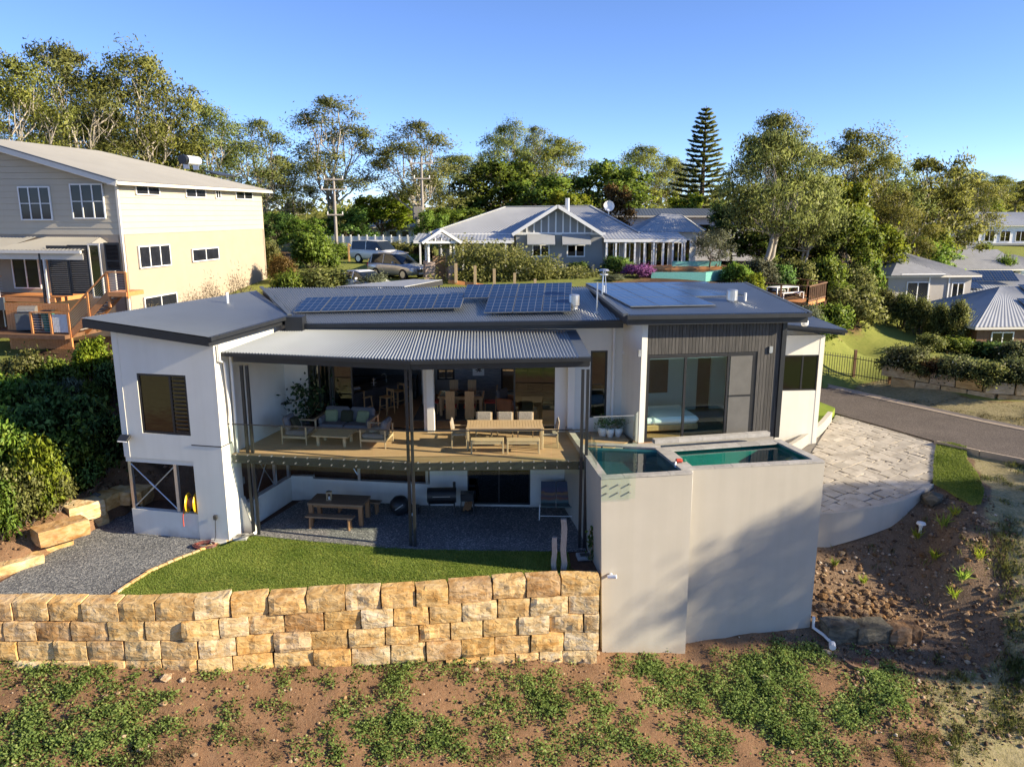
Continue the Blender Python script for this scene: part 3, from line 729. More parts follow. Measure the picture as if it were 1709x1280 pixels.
for i in range(14):                           # louvre blades in the right third
    z = win_op[2] + .12 + i * (win_op[3] - win_op[2] - .2) / 13.5
    b.box(WF.at((us3[1] + us3[2]) / 2, z, -.02), (us3[2] - us3[1] - .16, .06, .012), WF.rz, R(-25))
b.build('louvre_blades', M['dark'], wf)
WR = Wall(A_, CW)                             # right-hand side wall of the wing, facing the patio
low_op = (.95, WR.L + .1, .92, 2.52)
b = MB(); WR.mesh(b, 0, 6.62, [low_op], .22, 6.56, .02); b.build('wall', M['render'], house)
WL = Wall(L_ + wdep * 7, L_)                  # left side
b = MB(); WL.mesh(b, FL - .17, 6.98, [], .22, 6.98); b.build('wall', M['render'], house)
b = MB(); b.hexa([A_ + V(.02, .0, 0) + wdep * .75 - wdir * 0, A_ - wdir * .45 + wdep * .75, A_ - wdir * .45 + wdep * .95, A_ + wdep * .95, A_ + wdep * .75 + V(0, 0, 1.25), A_ - wdir * .04 + wdep * .75 + V(0, 0, 1.25), A_ - wdir * .04 + wdep * .95 + V(0, 0, 1.25), A_ + wdep * .95 + V(0, 0, 1.25)])
b.build('buttress', M['render'], house)
# steel posts and crossed braces in the open undercroft
def under_post(x, y0, y1):
    u, z = WFl.px(x, y1); b = MB(); b.box(WFl.at(u, (.86 + 2.5) / 2, -.1), (.11, .11, 1.64), WF.rz); b.build('steel_post', M['silver'], house); return u
ua = under_post(222, 0, 845); ub = under_post(297, 0, 850)
for k, (a, c) in enumerate((((ua, .9), (ub, 2.45)), ((ua, 2.45), (ub, .9)))):
    b = MB(); b.tube([WFl.at(a[0], a[1], -.1 + .03 * k), WFl.at(c[0], c[1], -.1 + .03 * k)], .022, 6)
    m_ = WFl.at((a[0] + c[0]) / 2, (a[1] + c[1]) / 2, -.1 + .03 * k); d_ = (WFl.at(c[0], c[1], 0) - WFl.at(a[0], a[1], 0)).normalized()
    b.tube([m_ - d_ * .22, m_ + d_ * .02], .035, 6); b.build('brace', M['silver'], house)
pp = WFl.at(WFl.px(310, 800)[0], 0, -.9)
b = MB(); b.tube([pp + V(0, 0, .1), pp + V(0, 0, 2.5)], .06, 10); b.tube([pp + V(0, 0, 2.1), pp + V(0, 0, 2.25)], .075, 10); b.build('drain_pipe', M['pvc'], house)
for u in (1.75, 3.0, 3.9):
    b = MB(); b.box(WR.at(u, (.92 + 2.52) / 2, -.1), (.10, .10, 1.6), WR.rz); b.build('steel_post', M['silver'], house)
for k, (u, v) in enumerate(((1.8, 2.95), (2.95, 1.8))):
    b = MB(); b.tube([WR.at(u, .95, -.1 - .03 * k), WR.at(v, 2.5, -.1 - .03 * k)], .02, 6); b.build('brace', M['silver'], house)
# shadow line at floor level
b = MB(); b.box(WF.at((WF.px(315, 692)[0] + WF.L) / 2, FL + .02 + .35, .004), (WF.L - WF.px(315, 692)[0], .012, .03), WF.rz); b.box(WR.at(.28, FL + .37, .004), (.55, .012, .03), WR.rz); b.build('shadow_joint', M['black'], house)
# flood light and pipes on the wing
fp = WF.at(*WF.px(215, 727), .0)
b = MB(); b.box(fp + WF.n * .10, (.10, .2, .05), WF.rz); b.mat(1); b.bbox(fp + WF.n * .22 + V(0, 0, -.02), (.38, .26, .08), .02, WF.rz, R(35)); b.mat(2); b.box(fp + WF.n * .27 + V(0, 0, -.055), (.32, .2, .02), WF.rz, R(35))
b.build('flood_light', [M['black'], M['black'], M['white']], house)
def pipe(pts, r=.045, name='downpipe', m='pvc'): return MB().tube(pts, r, 8).build(name, M[m], house)
pipe([WR.at(.12, 6.45, .1), WR.at(.12, 5.95, .1), WR.at(.35, 5.85, .1), WR.at(.42, 4.4, .1), WR.at(.42, 3.3, .1)], .045)
pipe([WR.at(.68, 6.0, .1), WR.at(.68, 2.7, .1)], .05)
# ---- main glazed wall in two straight runs
WA, WB = Wall(G0, G1), Wall(G1, G2)
stub = Wall(CW, WA.at(.42, 0))
b = MB(); stub.mesh(b, 0, 6.55, [(-.1, stub.L + .1, .95, 2.5)], .2); b.build('wall', M['render'], house)
sl_a = (.44, WA.L - .12, FL, 5.55); sl_b = (.12, WB.L - .55, FL, 5.55)
lwA = (-.05, WA.L, .85, 2.5); lwB = (-.05, WB.px(717, 800)[0], .85, 2.5); dr = (WB.px(780, 800)[0], WB.px(885, 800)[0], .1, 2.32)
b = MB(); WA.mesh(b, .0, 6.62, [sl_a, lwA], .2, 6.68, .3); b.build('wall', M['render'], house)
b = MB(); WB.mesh(b, .0, 6.68, [sl_b, lwB, dr], .2, 6.78, 0.0); b.build('wall', M['render'], house)
for W, x in ((WA, 598), (WB, 712)):
    u = W.px(x, 790)[0]; b = MB(); b.box(W.at(u, 1.67, -.1), (.10, .10, 1.64), W.rz); b.build('steel_post', M['silver'], house)
b = MB(); ua = WA.px(560, 775)[0]; b.tube([WA.at(WA.px(558, 775)[0], 2.5, -.08), WA.at(WA.px(597, 800)[0], 1.0, -.08)], .02, 6); b.build('brace', M['silver'], house)
window(house, WB, dr, cols=2, glass='darkglass', name='sliding_door', fw=.05)
u7 = WB.px(719.5, 680)[0]
for W, u in ((WB, u7), (WB, WB.px(952.5, 680)[0])):
    b = MB(); b.box(W.at(u, (FL + 5.6) / 2, .06), (.24, .26, 5.6 - FL), W.rz); b.build('column', M['render'], house)
# sliding panels that stand closed
ua0 = .44
f = window(house, WA, (ua0, WA.px(552, 650)[0], FL + .02, 5.5), cols=2, glass='winglass', name='sliding_door')
f = window(house, WA, (WA.px(552, 650)[0] + .03, WA.px(587, 650)[0], FL + .02, 5.5), cols=1, glass='winglass', name='sliding_door', inset=.16)
f = window(house, WB, (WB.px(857, 650)[0], WB.px(938, 650)[0], FL + .02, 5.5), cols=2, us=[WB.px(857, 650)[0], WB.px(930, 650)[0], WB.px(938, 650)[0]], glass='winglass', name='sliding_door')
b = MB()
for W, a, c in ((WA, .44, WA.L - .1), (WB, .1, WB.L - .5)): b.box(W.at((a + c) / 2, FL + .015, -.1), (c - a, .2, .03), W.rz); b.box(W.at((a + c) / 2, 5.52, -.1), (c - a, .16, .06), W.rz)
b.build('door_track', M['frame'], house)
# ---- mid wall, fin, bedroom wall
F_IN, F_OUT = V(3.86, 26.55, 0), V(4.26, 25.02, 0)
WM = Wall(G2, F_IN)
mw = (WM.px(985, 640)[0], WM.px(1013, 640)[0], 3.35, 5.75)
b = MB(); WM.mesh(b, .0, 6.80, [mw], .2, 6.88); b.build('wall', M['render'], house)
window(house, WM, mw, cols=1, glass='darkglass')
WFin = Wall(F_IN, F_OUT); b = MB(); WFin.mesh(b, .5, 6.9, [], .2); b.build('wall', M['render'], house)
uu = WM.px(1023, 600)[0]; pipe([WM.at(uu + .1, 6.85, .3), WM.at(uu, 6.6, .09), WM.at(uu, FL + .1, .09)], .045)
BW = Wall(F_OUT + V(.21, .10, 0), V(9.16, 25.93, 0))
bop = BW.rect((1073, 594), (1252, 727), (1260.5, 590.6), (1069, 737)); bop = (max(.01, bop[0]), bop[1], FL + .03, bop[3])
b = MB(); BW.mesh(b, -.2, 6.92, [bop], .16); b.build('wall', M['dark'], house)
b = MB(); rr = random.Random(4); u = .004; nb = 0
clad = []
while u < BW.L - .02:                         # charred timber boards, each with its gap
    wd = .118; z0, z1 = FL - .05, 6.90
    spans = [(z0, z1)]
    if bop[0] - .06 < u + wd / 2 < bop[1] + .06: spans = [(bop[3] + .06, z1)]
    for a, c in spans:
        q = MB(); q.box(V(0, 0, 0), (wd - .012, .022, c - a)); clad.append((q, BW.at(u + wd / 2, (a + c) / 2, .013 + rr.uniform(0, .004)), (a, c)))
    u += wd
mesh_cache = {}
for q, pos, key in clad:
    k = round(key[0], 3)
    if k not in mesh_cache: mesh_cache[k] = q.mesh('cladding_board', M['clad'])
    link('cladding_board', mesh_cache[k], house, pos - V(-3, 26, 0), BW.rz)
usb = [bop[0], BW.px(1142, 660)[0], BW.px(1213, 660)[0], bop[1]]
sd = window(house, BW, bop, us=usb, glass=['glass', 'glass', 'glass'], name='sliding_door', fw=.08, inset=.04)
M['screen'] = mat('insect_screen', (.13, .125, .115), .9, var=.1, scale=3); M['blind'] = mat('dark_fly_screen', (.02, .021, .025), .8, var=.2, scale=2)
b = MB(); uc = (usb[2] + usb[3]) / 2; zc = (bop[2] + bop[3]) / 2
b.box(BW.at(uc, zc, -.012), (usb[3] - usb[2] - .14, .01, bop[3] - bop[2] - .16), BW.rz); b.mat(1); b.box(BW.at(uc, zc, 0), (usb[3] - usb[2] - .1, .02, .05), BW.rz); b.build('insect_screen', [M['screen'], M['frame']], sd)
b = MB(); b.box(BW.at(BW.L + .03, 4.85, -.35), (.16, .9, 4.1), BW.rz); b.build('corner_panel', M['black'], house)
def wall_light(W, x, y):
    q = W.at(*W.px(x, y), .04); b = MB(); b.box(q, (.12, .09, .22), W.rz); b.mat(1); b.box(q + V(0, 0, -.115), (.08, .06, .012), W.rz); b.build('wall_light', [M['silver'], M['white']], house)
wall_light(BW, 1285, 583); wall_light(Wall(F_OUT, F_OUT + V(.2, .04, 0)), 1067, 589)
# ---- rear right block (garage wing)
q1 = V(8.6, 32.2, 0); q2 = PY(1363, 727, 32.6); q2.z = 0
RW = Wall(q1, q2)
rop = RW.rect((1308, 593), (1362, 652), (1368, 592), (1302, 652))
b = MB(); RW.mesh(b, .2, 5.35, [rop], .2); b.build('wall', M['render'], house)
window(house, RW, (rop[0], rop[1], rop[2], rop[3]), us=[rop[0], rop[0] + .9, rop[1]], glass='darkglass')
WRs = Wall(q2, q2 + V(-.6, 4, 0)); b = MB(); WRs.mesh(b, .2, 5.35, [], .2); b.build('wall', M['render'], house)
Br = Wall(V(9.16, 25.93, 0), V(8.55, 31, 0)); b = MB(); Br.mesh(b, -.2, 6.9, [], .2, None, .2); b.build('wall', M['render'], house)
# back walls so that nothing is open behind
for a, c in ((V(8.55, 32.2, 0), V(-2.5, 33.6, 0)), (V(-2.5, 33.6, 0), V(-11, 32.6, 0))): MB().bar((a.x, a.y, 6.2), (c.x, c.y, 6.2), .2, 1.0).build('wall', M['render'], house)
# ---- roofs
F0, F1 = PY(484, 541, 26.85), PY(1043, 534, 25.75)
R0, R1 = PY(436, 480.5, 31.4), PY(1003, 479, 31.2)
main_roof = roof(house, F0, F1, R1, R0)
roof(house, R0 + V(-.6, 2.9, -.6), R1 + V(0, 2.9, -.6), R1, R0)
T_, Tr = PY(133, 531, 23.8), PY(347, 563, 22.9); Gv = PY(482, 526, 26.85); Rb = PY(427, 485, 32.0)
wing_roof = roof(house, Tr, Gv, Rb, T_, 'wingroof', th=.26, amp=.008, pitch=.12)
b = MB(); b.bar(Tr + V(.06, -.02, -.06), Gv + V(.06, 0, -.06), .11, .12); b.build('gutter', M['black'], wing_roof)
b = MB(); b.bar(F0 + V(.35, -.06, -.06), F1 + V(0, -.06, -.06), .12, .12); b.build('gutter', M['black'], main_roof)
b = MB(); b.bar(Gv + V(.02, 0, .02), R0 + V(0, 0, .04), .14, .05); b.build('valley_flashing', M['flash'], main_roof)
b = MB(); b.hexa([Gv + V(-.05, -.35, -.75), Gv + V(.55, -.35, -.75), Gv + V(.55, .2, -.75), Gv + V(-.05, .2, -.75), Gv + V(-.05, -.35, -.02), Gv + V(.55, -.35, -.02), Gv + V(.55, .2, -.02), Gv + V(-.05, .2, -.02)]); b.build('rain_head', M['black'], main_roof)
B0, B1 = PY(1046, 526, 24.45), PY(1352, 522, 25.55); B2, B3 = PY(1243, 472, 31.0), PY(982, 477, 30.4)
bed_roof = roof(house, B0, B1, B2, B3, th=.30)
b = MB(); b.bar(B0 + V(0, -.06, -.07), B1 + V(0, -.06, -.07), .12, .13); b.build('gutter', M['black'], bed_roof)
b = MB(); b.bar(B0 + V(-.03, 0, .0), B3 + V(-.03, 0, .0), .16, .10); b.build('barge_flashing', M['flash'], bed_roof)
b = MB(); b.bar(B1 + V(.02, 0, .0), B2 + V(.02, 0, .0), .12, .06); b.build('barge_flashing', M['flash'], bed_roof)
e0, e1 = PY(1300, 541, 31.8), PY(1413, 551, 31.8)
low_roof = roof(house, e0, e1, e1 + V(-.4, 4.2, .22), e0 + V(-.4, 4.2, .22), th=.2)
b = MB(); b.bar(e0 + V(0, -.05, -.06), e1 + V(0, -.05, -.06), .1, .12); b.build('gutter', M['black'], low_roof)
b = MB(); b.lathe([(.07, 0), (.13, .05), (.13, .2), (.07, .25)], PY(1343, 540, 28.0) - V(0, 0, .1), 10, True); b.build('rain_head', M['white'], low_roof)
# canopy over the balcony, bent at the middle post
C0, C1, C2, C3 = PY(371, 588, 23.6), PY(685, 601, 22.55), PY(966, 596.5, 22.5), PY(986, 596, 22.5)
K0, K1, K2, K3 = PY(478, 549, 26.95), PY(700, 552, 26.4), PY(944, 553, 26.2), PY(962, 553, 26.15)
can = corrugate(corrugate(MB(), C0, C1, K1, K0), C1, C2, K2, K1).build('canopy', M['roof'], house, smooth=True)
b = MB(); b.slab([C2 + V(0, 0, .02), C3 + V(0, 0, .02), K3 + V(0, 0, .02), K2 + V(0, 0, .02)], .05); b.build('end_flashing', M['flash'], can)
b = MB(); dn = V(0, 0, -.04)
b.slab([C0 + V(.05, .04, 0) + dn, C1 + V(0, .06, 0) + dn, K1 + dn, K0 + dn], .05); b.slab([C1 + V(0, .06, 0) + dn, C3 + V(-.03, .06, 0) + dn, K3 + V(-.03, 0, 0) + dn, K1 + dn], .05); b.build('soffit', M['flash'], can)
def beam(a, c, nm='beam', h=.22, w=.12, m='black'): return MB().bar(a, c, w, h).build(nm, M[m], can)
beam(C0 + V(.3, .12, -.20), C1 + V(0, .12, -.20)); beam(C1 + V(.002, .12, -.20), C3 + V(-.04, .12, -.20)); beam(C3 + V(-.06, .2, -.2), K3 + V(-.06, 0, -.2))
b = MB(); b.bar(C0 + V(0, -.04, -.06), C1 + V(0, -.04, -.06), .1, .11); b.bar(C1 + V(0, -.04, -.06), C3 + V(0, -.04, -.06), .1, .11); b.build('gutter', M['black'], can)
b = MB(); b.bar(K0 + V(0, .02, .03), K1 + V(0, .02, .03), .16, .03); b.bar(K1 + V(0, .02, .03), K3 + V(0, .02, .03), .16, .03); b.build('apron_flashing', M['flash'], can)
# posts in pairs
POSTS = [P(424, 893, 0), P(432.5, 893, 0), P(686, 912, 0), P(693, 913, 0), P(967, 915, 0), P(975, 915, 0)]
for p in POSTS:
    zt = 5.72 + (.08 if p.x > -6 else 0)
    MB().box(V(p.x, p.y, zt / 2), (.09, .09, zt)).build('post', M['black'], house)
# ---- deck
D0, D1, D2 = P(386, 757, FL), P(688, 771, FL), P(977, 768, FL)
deck_poly = [D0, D1, D2, V(2.35, 24.2, 0), V(3.2, 24.3, 0), V(4.0, 25.2, 0), V(3.86, 26.4, 0), G2, G1, G0, CW, WR.at(1.0, 0, .02)]
b = MB(); b.prism([(p.x, p.y) for p in deck_poly], FL - .30, FL - .03); b.build('deck_frame', M['flash'], house)
def clip_strip(poly, y0, y1):                 # poly cut to y0..y1 (convex enough)
    def cut(pts, yc, keep):
        out = []
        for i in range(len(pts)):
            a, c = pts[i], pts[(i + 1) % len(pts)]; ia, ic = keep(a[1], yc), keep(c[1], yc)
            if ia: out.append(a)
            if ia != ic: t = (yc - a[1]) / (c[1] - a[1]); out.append((a[0] + (c[0] - a[0]) * t, yc))
        return out
    q = cut([(p[0], p[1]) for p in poly], y0, lambda v, c: v >= c)
    return cut(q, y1, lambda v, c: v <= c) if q else []
b = MB(); y = 22.7
while y < 27.2:
    q = clip_strip(deck_poly, y, y + .134)
    if len(q) > 2: b.prism(q, FL - .03, FL)
    y += .14
o = b.build('deck_boards', M['deck'], house); o['kind'] = 'stuff'
# floor slab, ceiling, interior walls
fp_ = [(p.x, p.y) for p in (G0, G1, G2, F_IN, F_OUT, V(9.1, 25.95, 0), V(8.5, 32, 0), V(-2.5, 33.4, 0), V(-11, 32.4, 0), L_ + wdep * 7, L_ + wdep * .23 - wdir * .1, A_ + wdep * .23 + wdir * .24, CW + wdir * .22)]
b = MB(); b.prism(fp_, FL - .26, FL - .005); b.build('floor_slab', M['floor'], house)
cpoly = [(p.x, p.y) for p in (G0 + V(.1, .25, 0), G1 + V(0, .25, 0), G2 + V(0, .25, 0), V(3.7, 26.8, 0), V(4.4, 25.4, 0), V(9.0, 26.2, 0), V(8.4, 32, 0), V(-2.5, 33.3, 0), V(-10, 32.2, 0))]
b = MB(); b.prism(cpoly, 5.62, 5.72); b.build('ceiling', M['white'], house)
# ---- balustrade of hung glass panels
def glass_run(a, c, n, z0, z1, parent, out=.07, bolts=True, bz=(.22, .42)):
    W = Wall(a, c); w = W.L / n
    for i in range(n):
        uc = (i + .5) * w
        g = MB(); g.box(W.at(uc, (z0 + z1) / 2, out), (w - .02, .013, z1 - z0), W.rz); o = g.build('glass_panel', M['balglass'], parent)
        if bolts:
            q = MB()
            for k in (-.33, 0, .33):
                for zb in bz: q.tube([W.at(uc + k * w, z0 + zb, out + .035), W.at(uc + k * w, z0 + zb, out - .07)], .022, 6)
            k_ = q.build('standoff_bolts', M['silver'], o); k_['kind'] = 'stuff'
    return W
dl = V(D0.x - .05, D0.y, 0)
glass_run(D0, D1, 5, FL - .42, FL + 1.0, house); glass_run(D1, D2, 5, FL - .42, FL + 1.0, house)
b = MB()
for a, c in ((D0, D1), (D1, D2)):
    W = Wall(a, c); b.bar(W.at(0, FL + 1.01, .07), W.at(W.L, FL + 1.01, .07), .035, .03)
b.build('handrail', M['black'], house)
b = MB()
for a, c in ((D0, D1), (D1, D2)):
    W = Wall(a, c); b.bar(W.at(0, FL - .17, -.015), W.at(W.L, FL - .17, -.015), .03, .26)
b.build('deck_fascia', mat('deck_fascia', (.03, .045, .035), .35, var=.3, scale=2), house)
glass_run(V(D2.x + .02, D2.y, 0), V(S0.x - .12, S0.y + .05, 0), 2, FL - .5, FL + 1.0, house, out=.0, bz=(.15, .36))
# landing fence with post feet
LF0, LF1, LF2 = V(2.62, 24.05, 0), V(3.95, 24.25, 0), V(4.2, 24.85, 0)
glass_run(LF0, LF1, 1, FL + .06, FL + 1.15, house, 0, False); glass_run(LF1, LF2, 1, FL + .06, FL + 1.15, house, 0, False)
for p in (LF0 + V(.3, .05, 0), LF1 - V(.3, .05, 0)): MB().box(V(p.x, p.y, FL + .08), (.05, .05, .18)).build('fence_foot', M['black'], house)
MB().bar(V(LF0.x, LF0.y, FL + 1.16), V(LF1.x, LF1.y, FL + 1.16), .03, .025).build('handrail', M['silver'], house)
# ---- solar panels
M['cell'] = None
def cell_mat():
    m, n, l, bs, out = new_mat('solar_cells')
    tc = n.new('ShaderNodeTexCoord'); br = n.new('ShaderNodeTexBrick'); br.offset = 0
    br.inputs['Color1'].default_value = (.010, .026, .07, 1); br.inputs['Color2'].default_value = (.012, .032, .085, 1); br.inputs['Mortar'].default_value = (.12, .14, .18, 1)
    br.inputs['Scale'].default_value = 1; br.inputs['Mortar Size'].default_value = .011; br.inputs['Brick Width'].default_value = .245; br.inputs['Row Height'].default_value = .33
    mp = n.new('ShaderNodeMapping'); mp.inputs['Location'].default_value = (.49, .825, 0)
    l.new(tc.outputs['Object'], mp.inputs[0]); l.new(mp.outputs[0], br.inputs['Vector']); l.new(br.outputs[0], bs.inputs['Base Color'])
    bs.inputs['Roughness'].default_value = .16; bs.inputs['Specular IOR Level'].default_value = .35
    return m
M['cell'] = cell_mat()
pan = MB().box(V(0, 0, 0), (1.0, 1.66, .035)).mat(1).box(V(0, 0, .019), (.975, 1.635, .004))
pan.mat(0)
pan_me = pan.mesh('solar_panel', [mat('panel_frame', (.20, .21, .22), .4, metal=.5), M['cell']])
def plane_basis(fl, fr, bl):
    x = (fr - fl).normalized(); n = x.cross(bl - fl).normalized(); return x, n.cross(x), n
def put_panel(c, x, y, n, parent):
    o = link('solar_panel', pan_me, parent)
    mm = Matrix((x, y, n)).transposed().to_4x4(); mm.translation = c + n * .075 - OFF[parent.name]
    o.matrix_local = mm; return o
def panels(rows, fl, fr, bl, origin_px, parent, skew=0.0):
    x, y, n = plane_basis(fl, fr, bl)
    if skew: x, y = x * math.cos(skew) + y * math.sin(skew), y * math.cos(skew) - x * math.sin(skew)
    o = PPl(*origin_px, fl, n)
    for (i, j) in rows: put_panel(o + x * (i + .5) * 1.02 + y * (j + .5) * 1.69, x, y, n, parent)
panels([(i, 0) for i in range(6)], F0, F1, R0, (489, 525), main_roof, R(2.2))
panels([(i, 0) for i in range(3)] + [(i, 1) for i in range(-1, 3)], F0, F1, R0, (807, 526), main_roof, R(.5))
panels([(i, 0) for i in range(3)] + [(i, 1) for i in range(5)] + [(i, 2) for i in range(5)], B0, B1, B3, (1052, 516), bed_roof, R(2))
# roof fittings
def cowl(x, y, Y, s=1.0, parent=None):
    p = PY(x, y, Y); b = MB(); b.lathe([(.24, 0), (.24, .06), (.14, .07), (.14, .16), (.2, .18), (.2, .55), (.16, .58), (0, .585)], (0, 0, 0), 14); b.xf(Matrix.Translation(p - V(0, 0, .03)) @ Matrix.Scale(s, 4)); b.build('roof_vent', M['silver'], parent, smooth=False)
cowl(958, 516, 27.6, .95, main_roof); cowl(1221, 508, 27.2, .95, bed_roof)
for x, y, Y, h, pr in ((380, 506, 28.5, .4, wing_roof), (1243, 508, 27.3, .4, bed_roof)):
    p = PY(x, y, Y); MB().tube([p - V(0, 0, .1), p + V(0, 0, h)], .05, 8).build('vent_pipe', M['pvc'], pr)
p = PY(996, 520, 26.5); MB().tube([p - V(0, 0, .05), p + V(0, 0, 1.0)], .025, 6).mat(0).lathe([(.12, 0), (.12, .02), (.03, .03)], p - V(0, 0, .04), 10).build('mast', M['silver'], main_roof)
p = PY(1007, 497, 28.2); b = MB()
for k in range(3):
    a = k * 2.1; b.tube([p + V(.12 * math.cos(a), .12 * math.sin(a), -.05), p + V(.04 * math.cos(a), .04 * math.sin(a), .95)], .015, 5)
b.lathe([(.05, .8), (.16, .82), (.16, .86), (.05, .9)], p, 10); b.lathe([(.05, .95), (.2, .97), (.14, 1.03), (0, 1.05)], p, 10); b.lathe([(.06, .2), (.06, .45)], p, 8, True)
b.build('weather_station', M['silver'], main_roof)
# ================================================================== plunge pool and spa on the house's front corner
pool = thing('swimming_pool', 'raised rendered swimming pool and spa with stone coping, built against the dark bedroom wall', 'pool', (6, 23, 0), world_parts=True)
PZ = 3.10
S0 = P(1003, 797, PZ); S1 = P(1156, 788, PZ); S2 = P(1377, 769, PZ); S3 = P(1301, 733, PZ); S4 = V(2.15, 24.0, PZ)
Sx = P(1104, 747, PZ)
for p in (S0, S1, S2, S3, S4, Sx): p.z = 0
right_dir = (S2 - S1).normalized(); inn = Vector((-right_dir.y, right_dir.x, 0))
S1b = S1 + inn * .32 + right_dir * .0
sp_d = (S1 - S0).normalized(); sp_in = Vector((-sp_d.y, sp_d.x, 0))
def wall_box(a, c, t, z0, z1, nrm, m, name, parent): # a..c outer line, thickness t along nrm
    b = MB(); b.hexa([a + V(0, 0, z0), c + V(0, 0, z0), c + nrm * t + V(0, 0, z0), a + nrm * t + V(0, 0, z0), a + V(0, 0, z1), c + V(0, 0, z1), c + nrm * t + V(0, 0, z1), a + nrm * t + V(0, 0, z1)])
    return b.build(name, M[m], parent)
TOPW = PZ - .05
S0b = S0 + V(.10, 0.02, 0)
b = MB(); # front of the spa, tapering walls follow the surveyed base
f_base0, f_base1 = V(2.72, S0.y + .02, -3.4), V(S1.x + .07, S1.y, -3.4)
b.hexa([f_base0, f_base1, f_base1 + sp_in * .2, f_base0 + sp_in * .2, S0 + V(0, 0, TOPW), S1 + V(0, 0, TOPW), S1 + sp_in * .2 + V(0, 0, TOPW), S0 + sp_in * .2 + V(0, 0, TOPW)])
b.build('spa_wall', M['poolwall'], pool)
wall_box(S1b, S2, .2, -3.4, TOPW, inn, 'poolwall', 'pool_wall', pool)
ld = (S4 - S0).normalized(); lin = Vector((ld.y, -ld.x, 0))
b = MB(); a, c = S0 + sp_in * .202, S4 + ld * 2.4
b.hexa([V(f_base0.x, f_base0.y + .205, -3.4), c + V(0, 0, -3.4), c + lin * .2 + V(0, 0, -3.4), V(f_base0.x + .2, f_base0.y + .205, -3.4), a + V(0, 0, TOPW), c + V(0, 0, TOPW), c + lin * .2 + V(0, 0, TOPW), a + lin * .2 + V(0, 0, TOPW)])
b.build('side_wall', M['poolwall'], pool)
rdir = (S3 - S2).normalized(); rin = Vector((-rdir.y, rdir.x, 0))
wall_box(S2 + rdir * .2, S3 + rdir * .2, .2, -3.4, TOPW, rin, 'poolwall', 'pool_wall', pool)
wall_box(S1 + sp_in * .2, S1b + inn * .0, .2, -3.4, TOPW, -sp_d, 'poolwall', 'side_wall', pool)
# basins
M['pooltile'] = mat('pool_interior', (.04, .18, .165), .4, col2=(.065, .26, .235), scale=1.5)
def quad_in(a, b_, c, d, k):
    cen = (a + b_ + c + d) / 4; return [p + (cen - p).normalized() * k for p in (a, b_, c, d)]
Sd0, Sd1 = S1b, Sx                             # dividing wall line, front and back
spa_q = [S0, S1, Sx + (Sx - S1).normalized() * 0, S4 + ld * .0]
backL = S4 + (S3 - S4) * .02; 
pool_q = [Sd0, S2, S3, Sd1]
for q, z, nm, wz in ((spa_q, 2.62, 'spa_basin', PZ - .16), (pool_q, 2.47, 'pool_basin', PZ - .20)):
    qi = quad_in(*q, .24); b = MB(); n = 4
    vs = [V(p.x, p.y, z) for p in qi] + [V(p.x, p.y, PZ - .03) for p in qi]
    b.add(vs, [(0, 1, 2, 3)] + [(j, i, 4 + i, 4 + j) for i, j in ((0, 1), (1, 2), (2, 3), (3, 0))])
    b.build(nm, M['pooltile'], pool)
def water_mat(name, tint):
    m, n, l, bs, out = new_mat(name); n.remove(bs)
    tr = n.new('ShaderNodeBsdfTransparent'); tr.inputs[0].default_value = (*tint, 1)
    gl = n.new('ShaderNodeBsdfGlossy'); gl.inputs['Roughness'].default_value = .015
    g = n.new('ShaderNodeNewGeometry'); nz = n.new('ShaderNodeTexNoise'); nz.inputs['Scale'].default_value = 2.2; nz.inputs['Detail'].default_value = 2
    l.new(g.outputs['Position'], nz.inputs['Vector']); bp = n.new('ShaderNodeBump'); bp.inputs['Strength'].default_value = .08; bp.inputs['Distance'].default_value = .05
    l.new(nz.outputs[0], bp.inputs['Height']); l.new(bp.outputs[0], gl.inputs['Normal'])
    mu = schlick(n, l, .06, .9, bp.outputs[0])
    mx = n.new('ShaderNodeMixShader'); l.new(mu.outputs[0], mx.inputs[0]); l.new(tr.outputs[0], mx.inputs[1]); l.new(gl.outputs[0], mx.inputs[2]); l.new(mx.outputs[0], out.inputs[0])
    return m
M['water'] = water_mat('pool_water', (.50, .90, .84)); M['spawater'] = water_mat('spa_water', (.28, .50, .58))
for q, z, nm, mm in ((spa_q, PZ - .10, 'spa_water', 'spawater'), (pool_q, PZ - .11, 'pool_water', 'water')):
    qi = quad_in(*q, .236); MB().add([V(p.x, p.y, z) for p in qi], [(0, 1, 2, 3)]).build(nm, M[mm], pool)
rc = random.Random(8)
def coping(a, c, w, side, z=PZ, step=.62, t=.05, over=.02):
    d = (c - a); L = d.length; d = d / L; nn = Vector((-d.y, d.x, 0)) * side; n = max(1, round(L / step))
    for i in range(n):
        s0, s1 = L * i / n + .004, L * (i + 1) / n - .004; h = z + rc.uniform(-.003, .003)
        b = MB(); q = [a + d * s0 - nn * over, a + d * s1 - nn * over, a + d * s1 + nn * w, a + d * s0 + nn * w]
        if side < 0: q = q[::-1]
        b.hexa([p + V(0, 0, h - t) for p in q] + [p + V(0, 0, h) for p in q]); b.build('coping_stone', M['coping'], pool)
coping(S0 + sp_d * .0, S1, .22, 1); coping(S1b + right_dir * .24, S2 - right_dir * .0, .22, 1)
coping(S2 + rdir * .225, S3, .26, 1); coping(S3 - (S3 - Sx).normalized() * .28, Sx - (S3 - Sx).normalized() * .0, .34, -1 if False else 1, PZ)
coping(S1 + (Sx - S1).normalized() * .30, Sx, .22, -1, PZ + .002, over=.22)
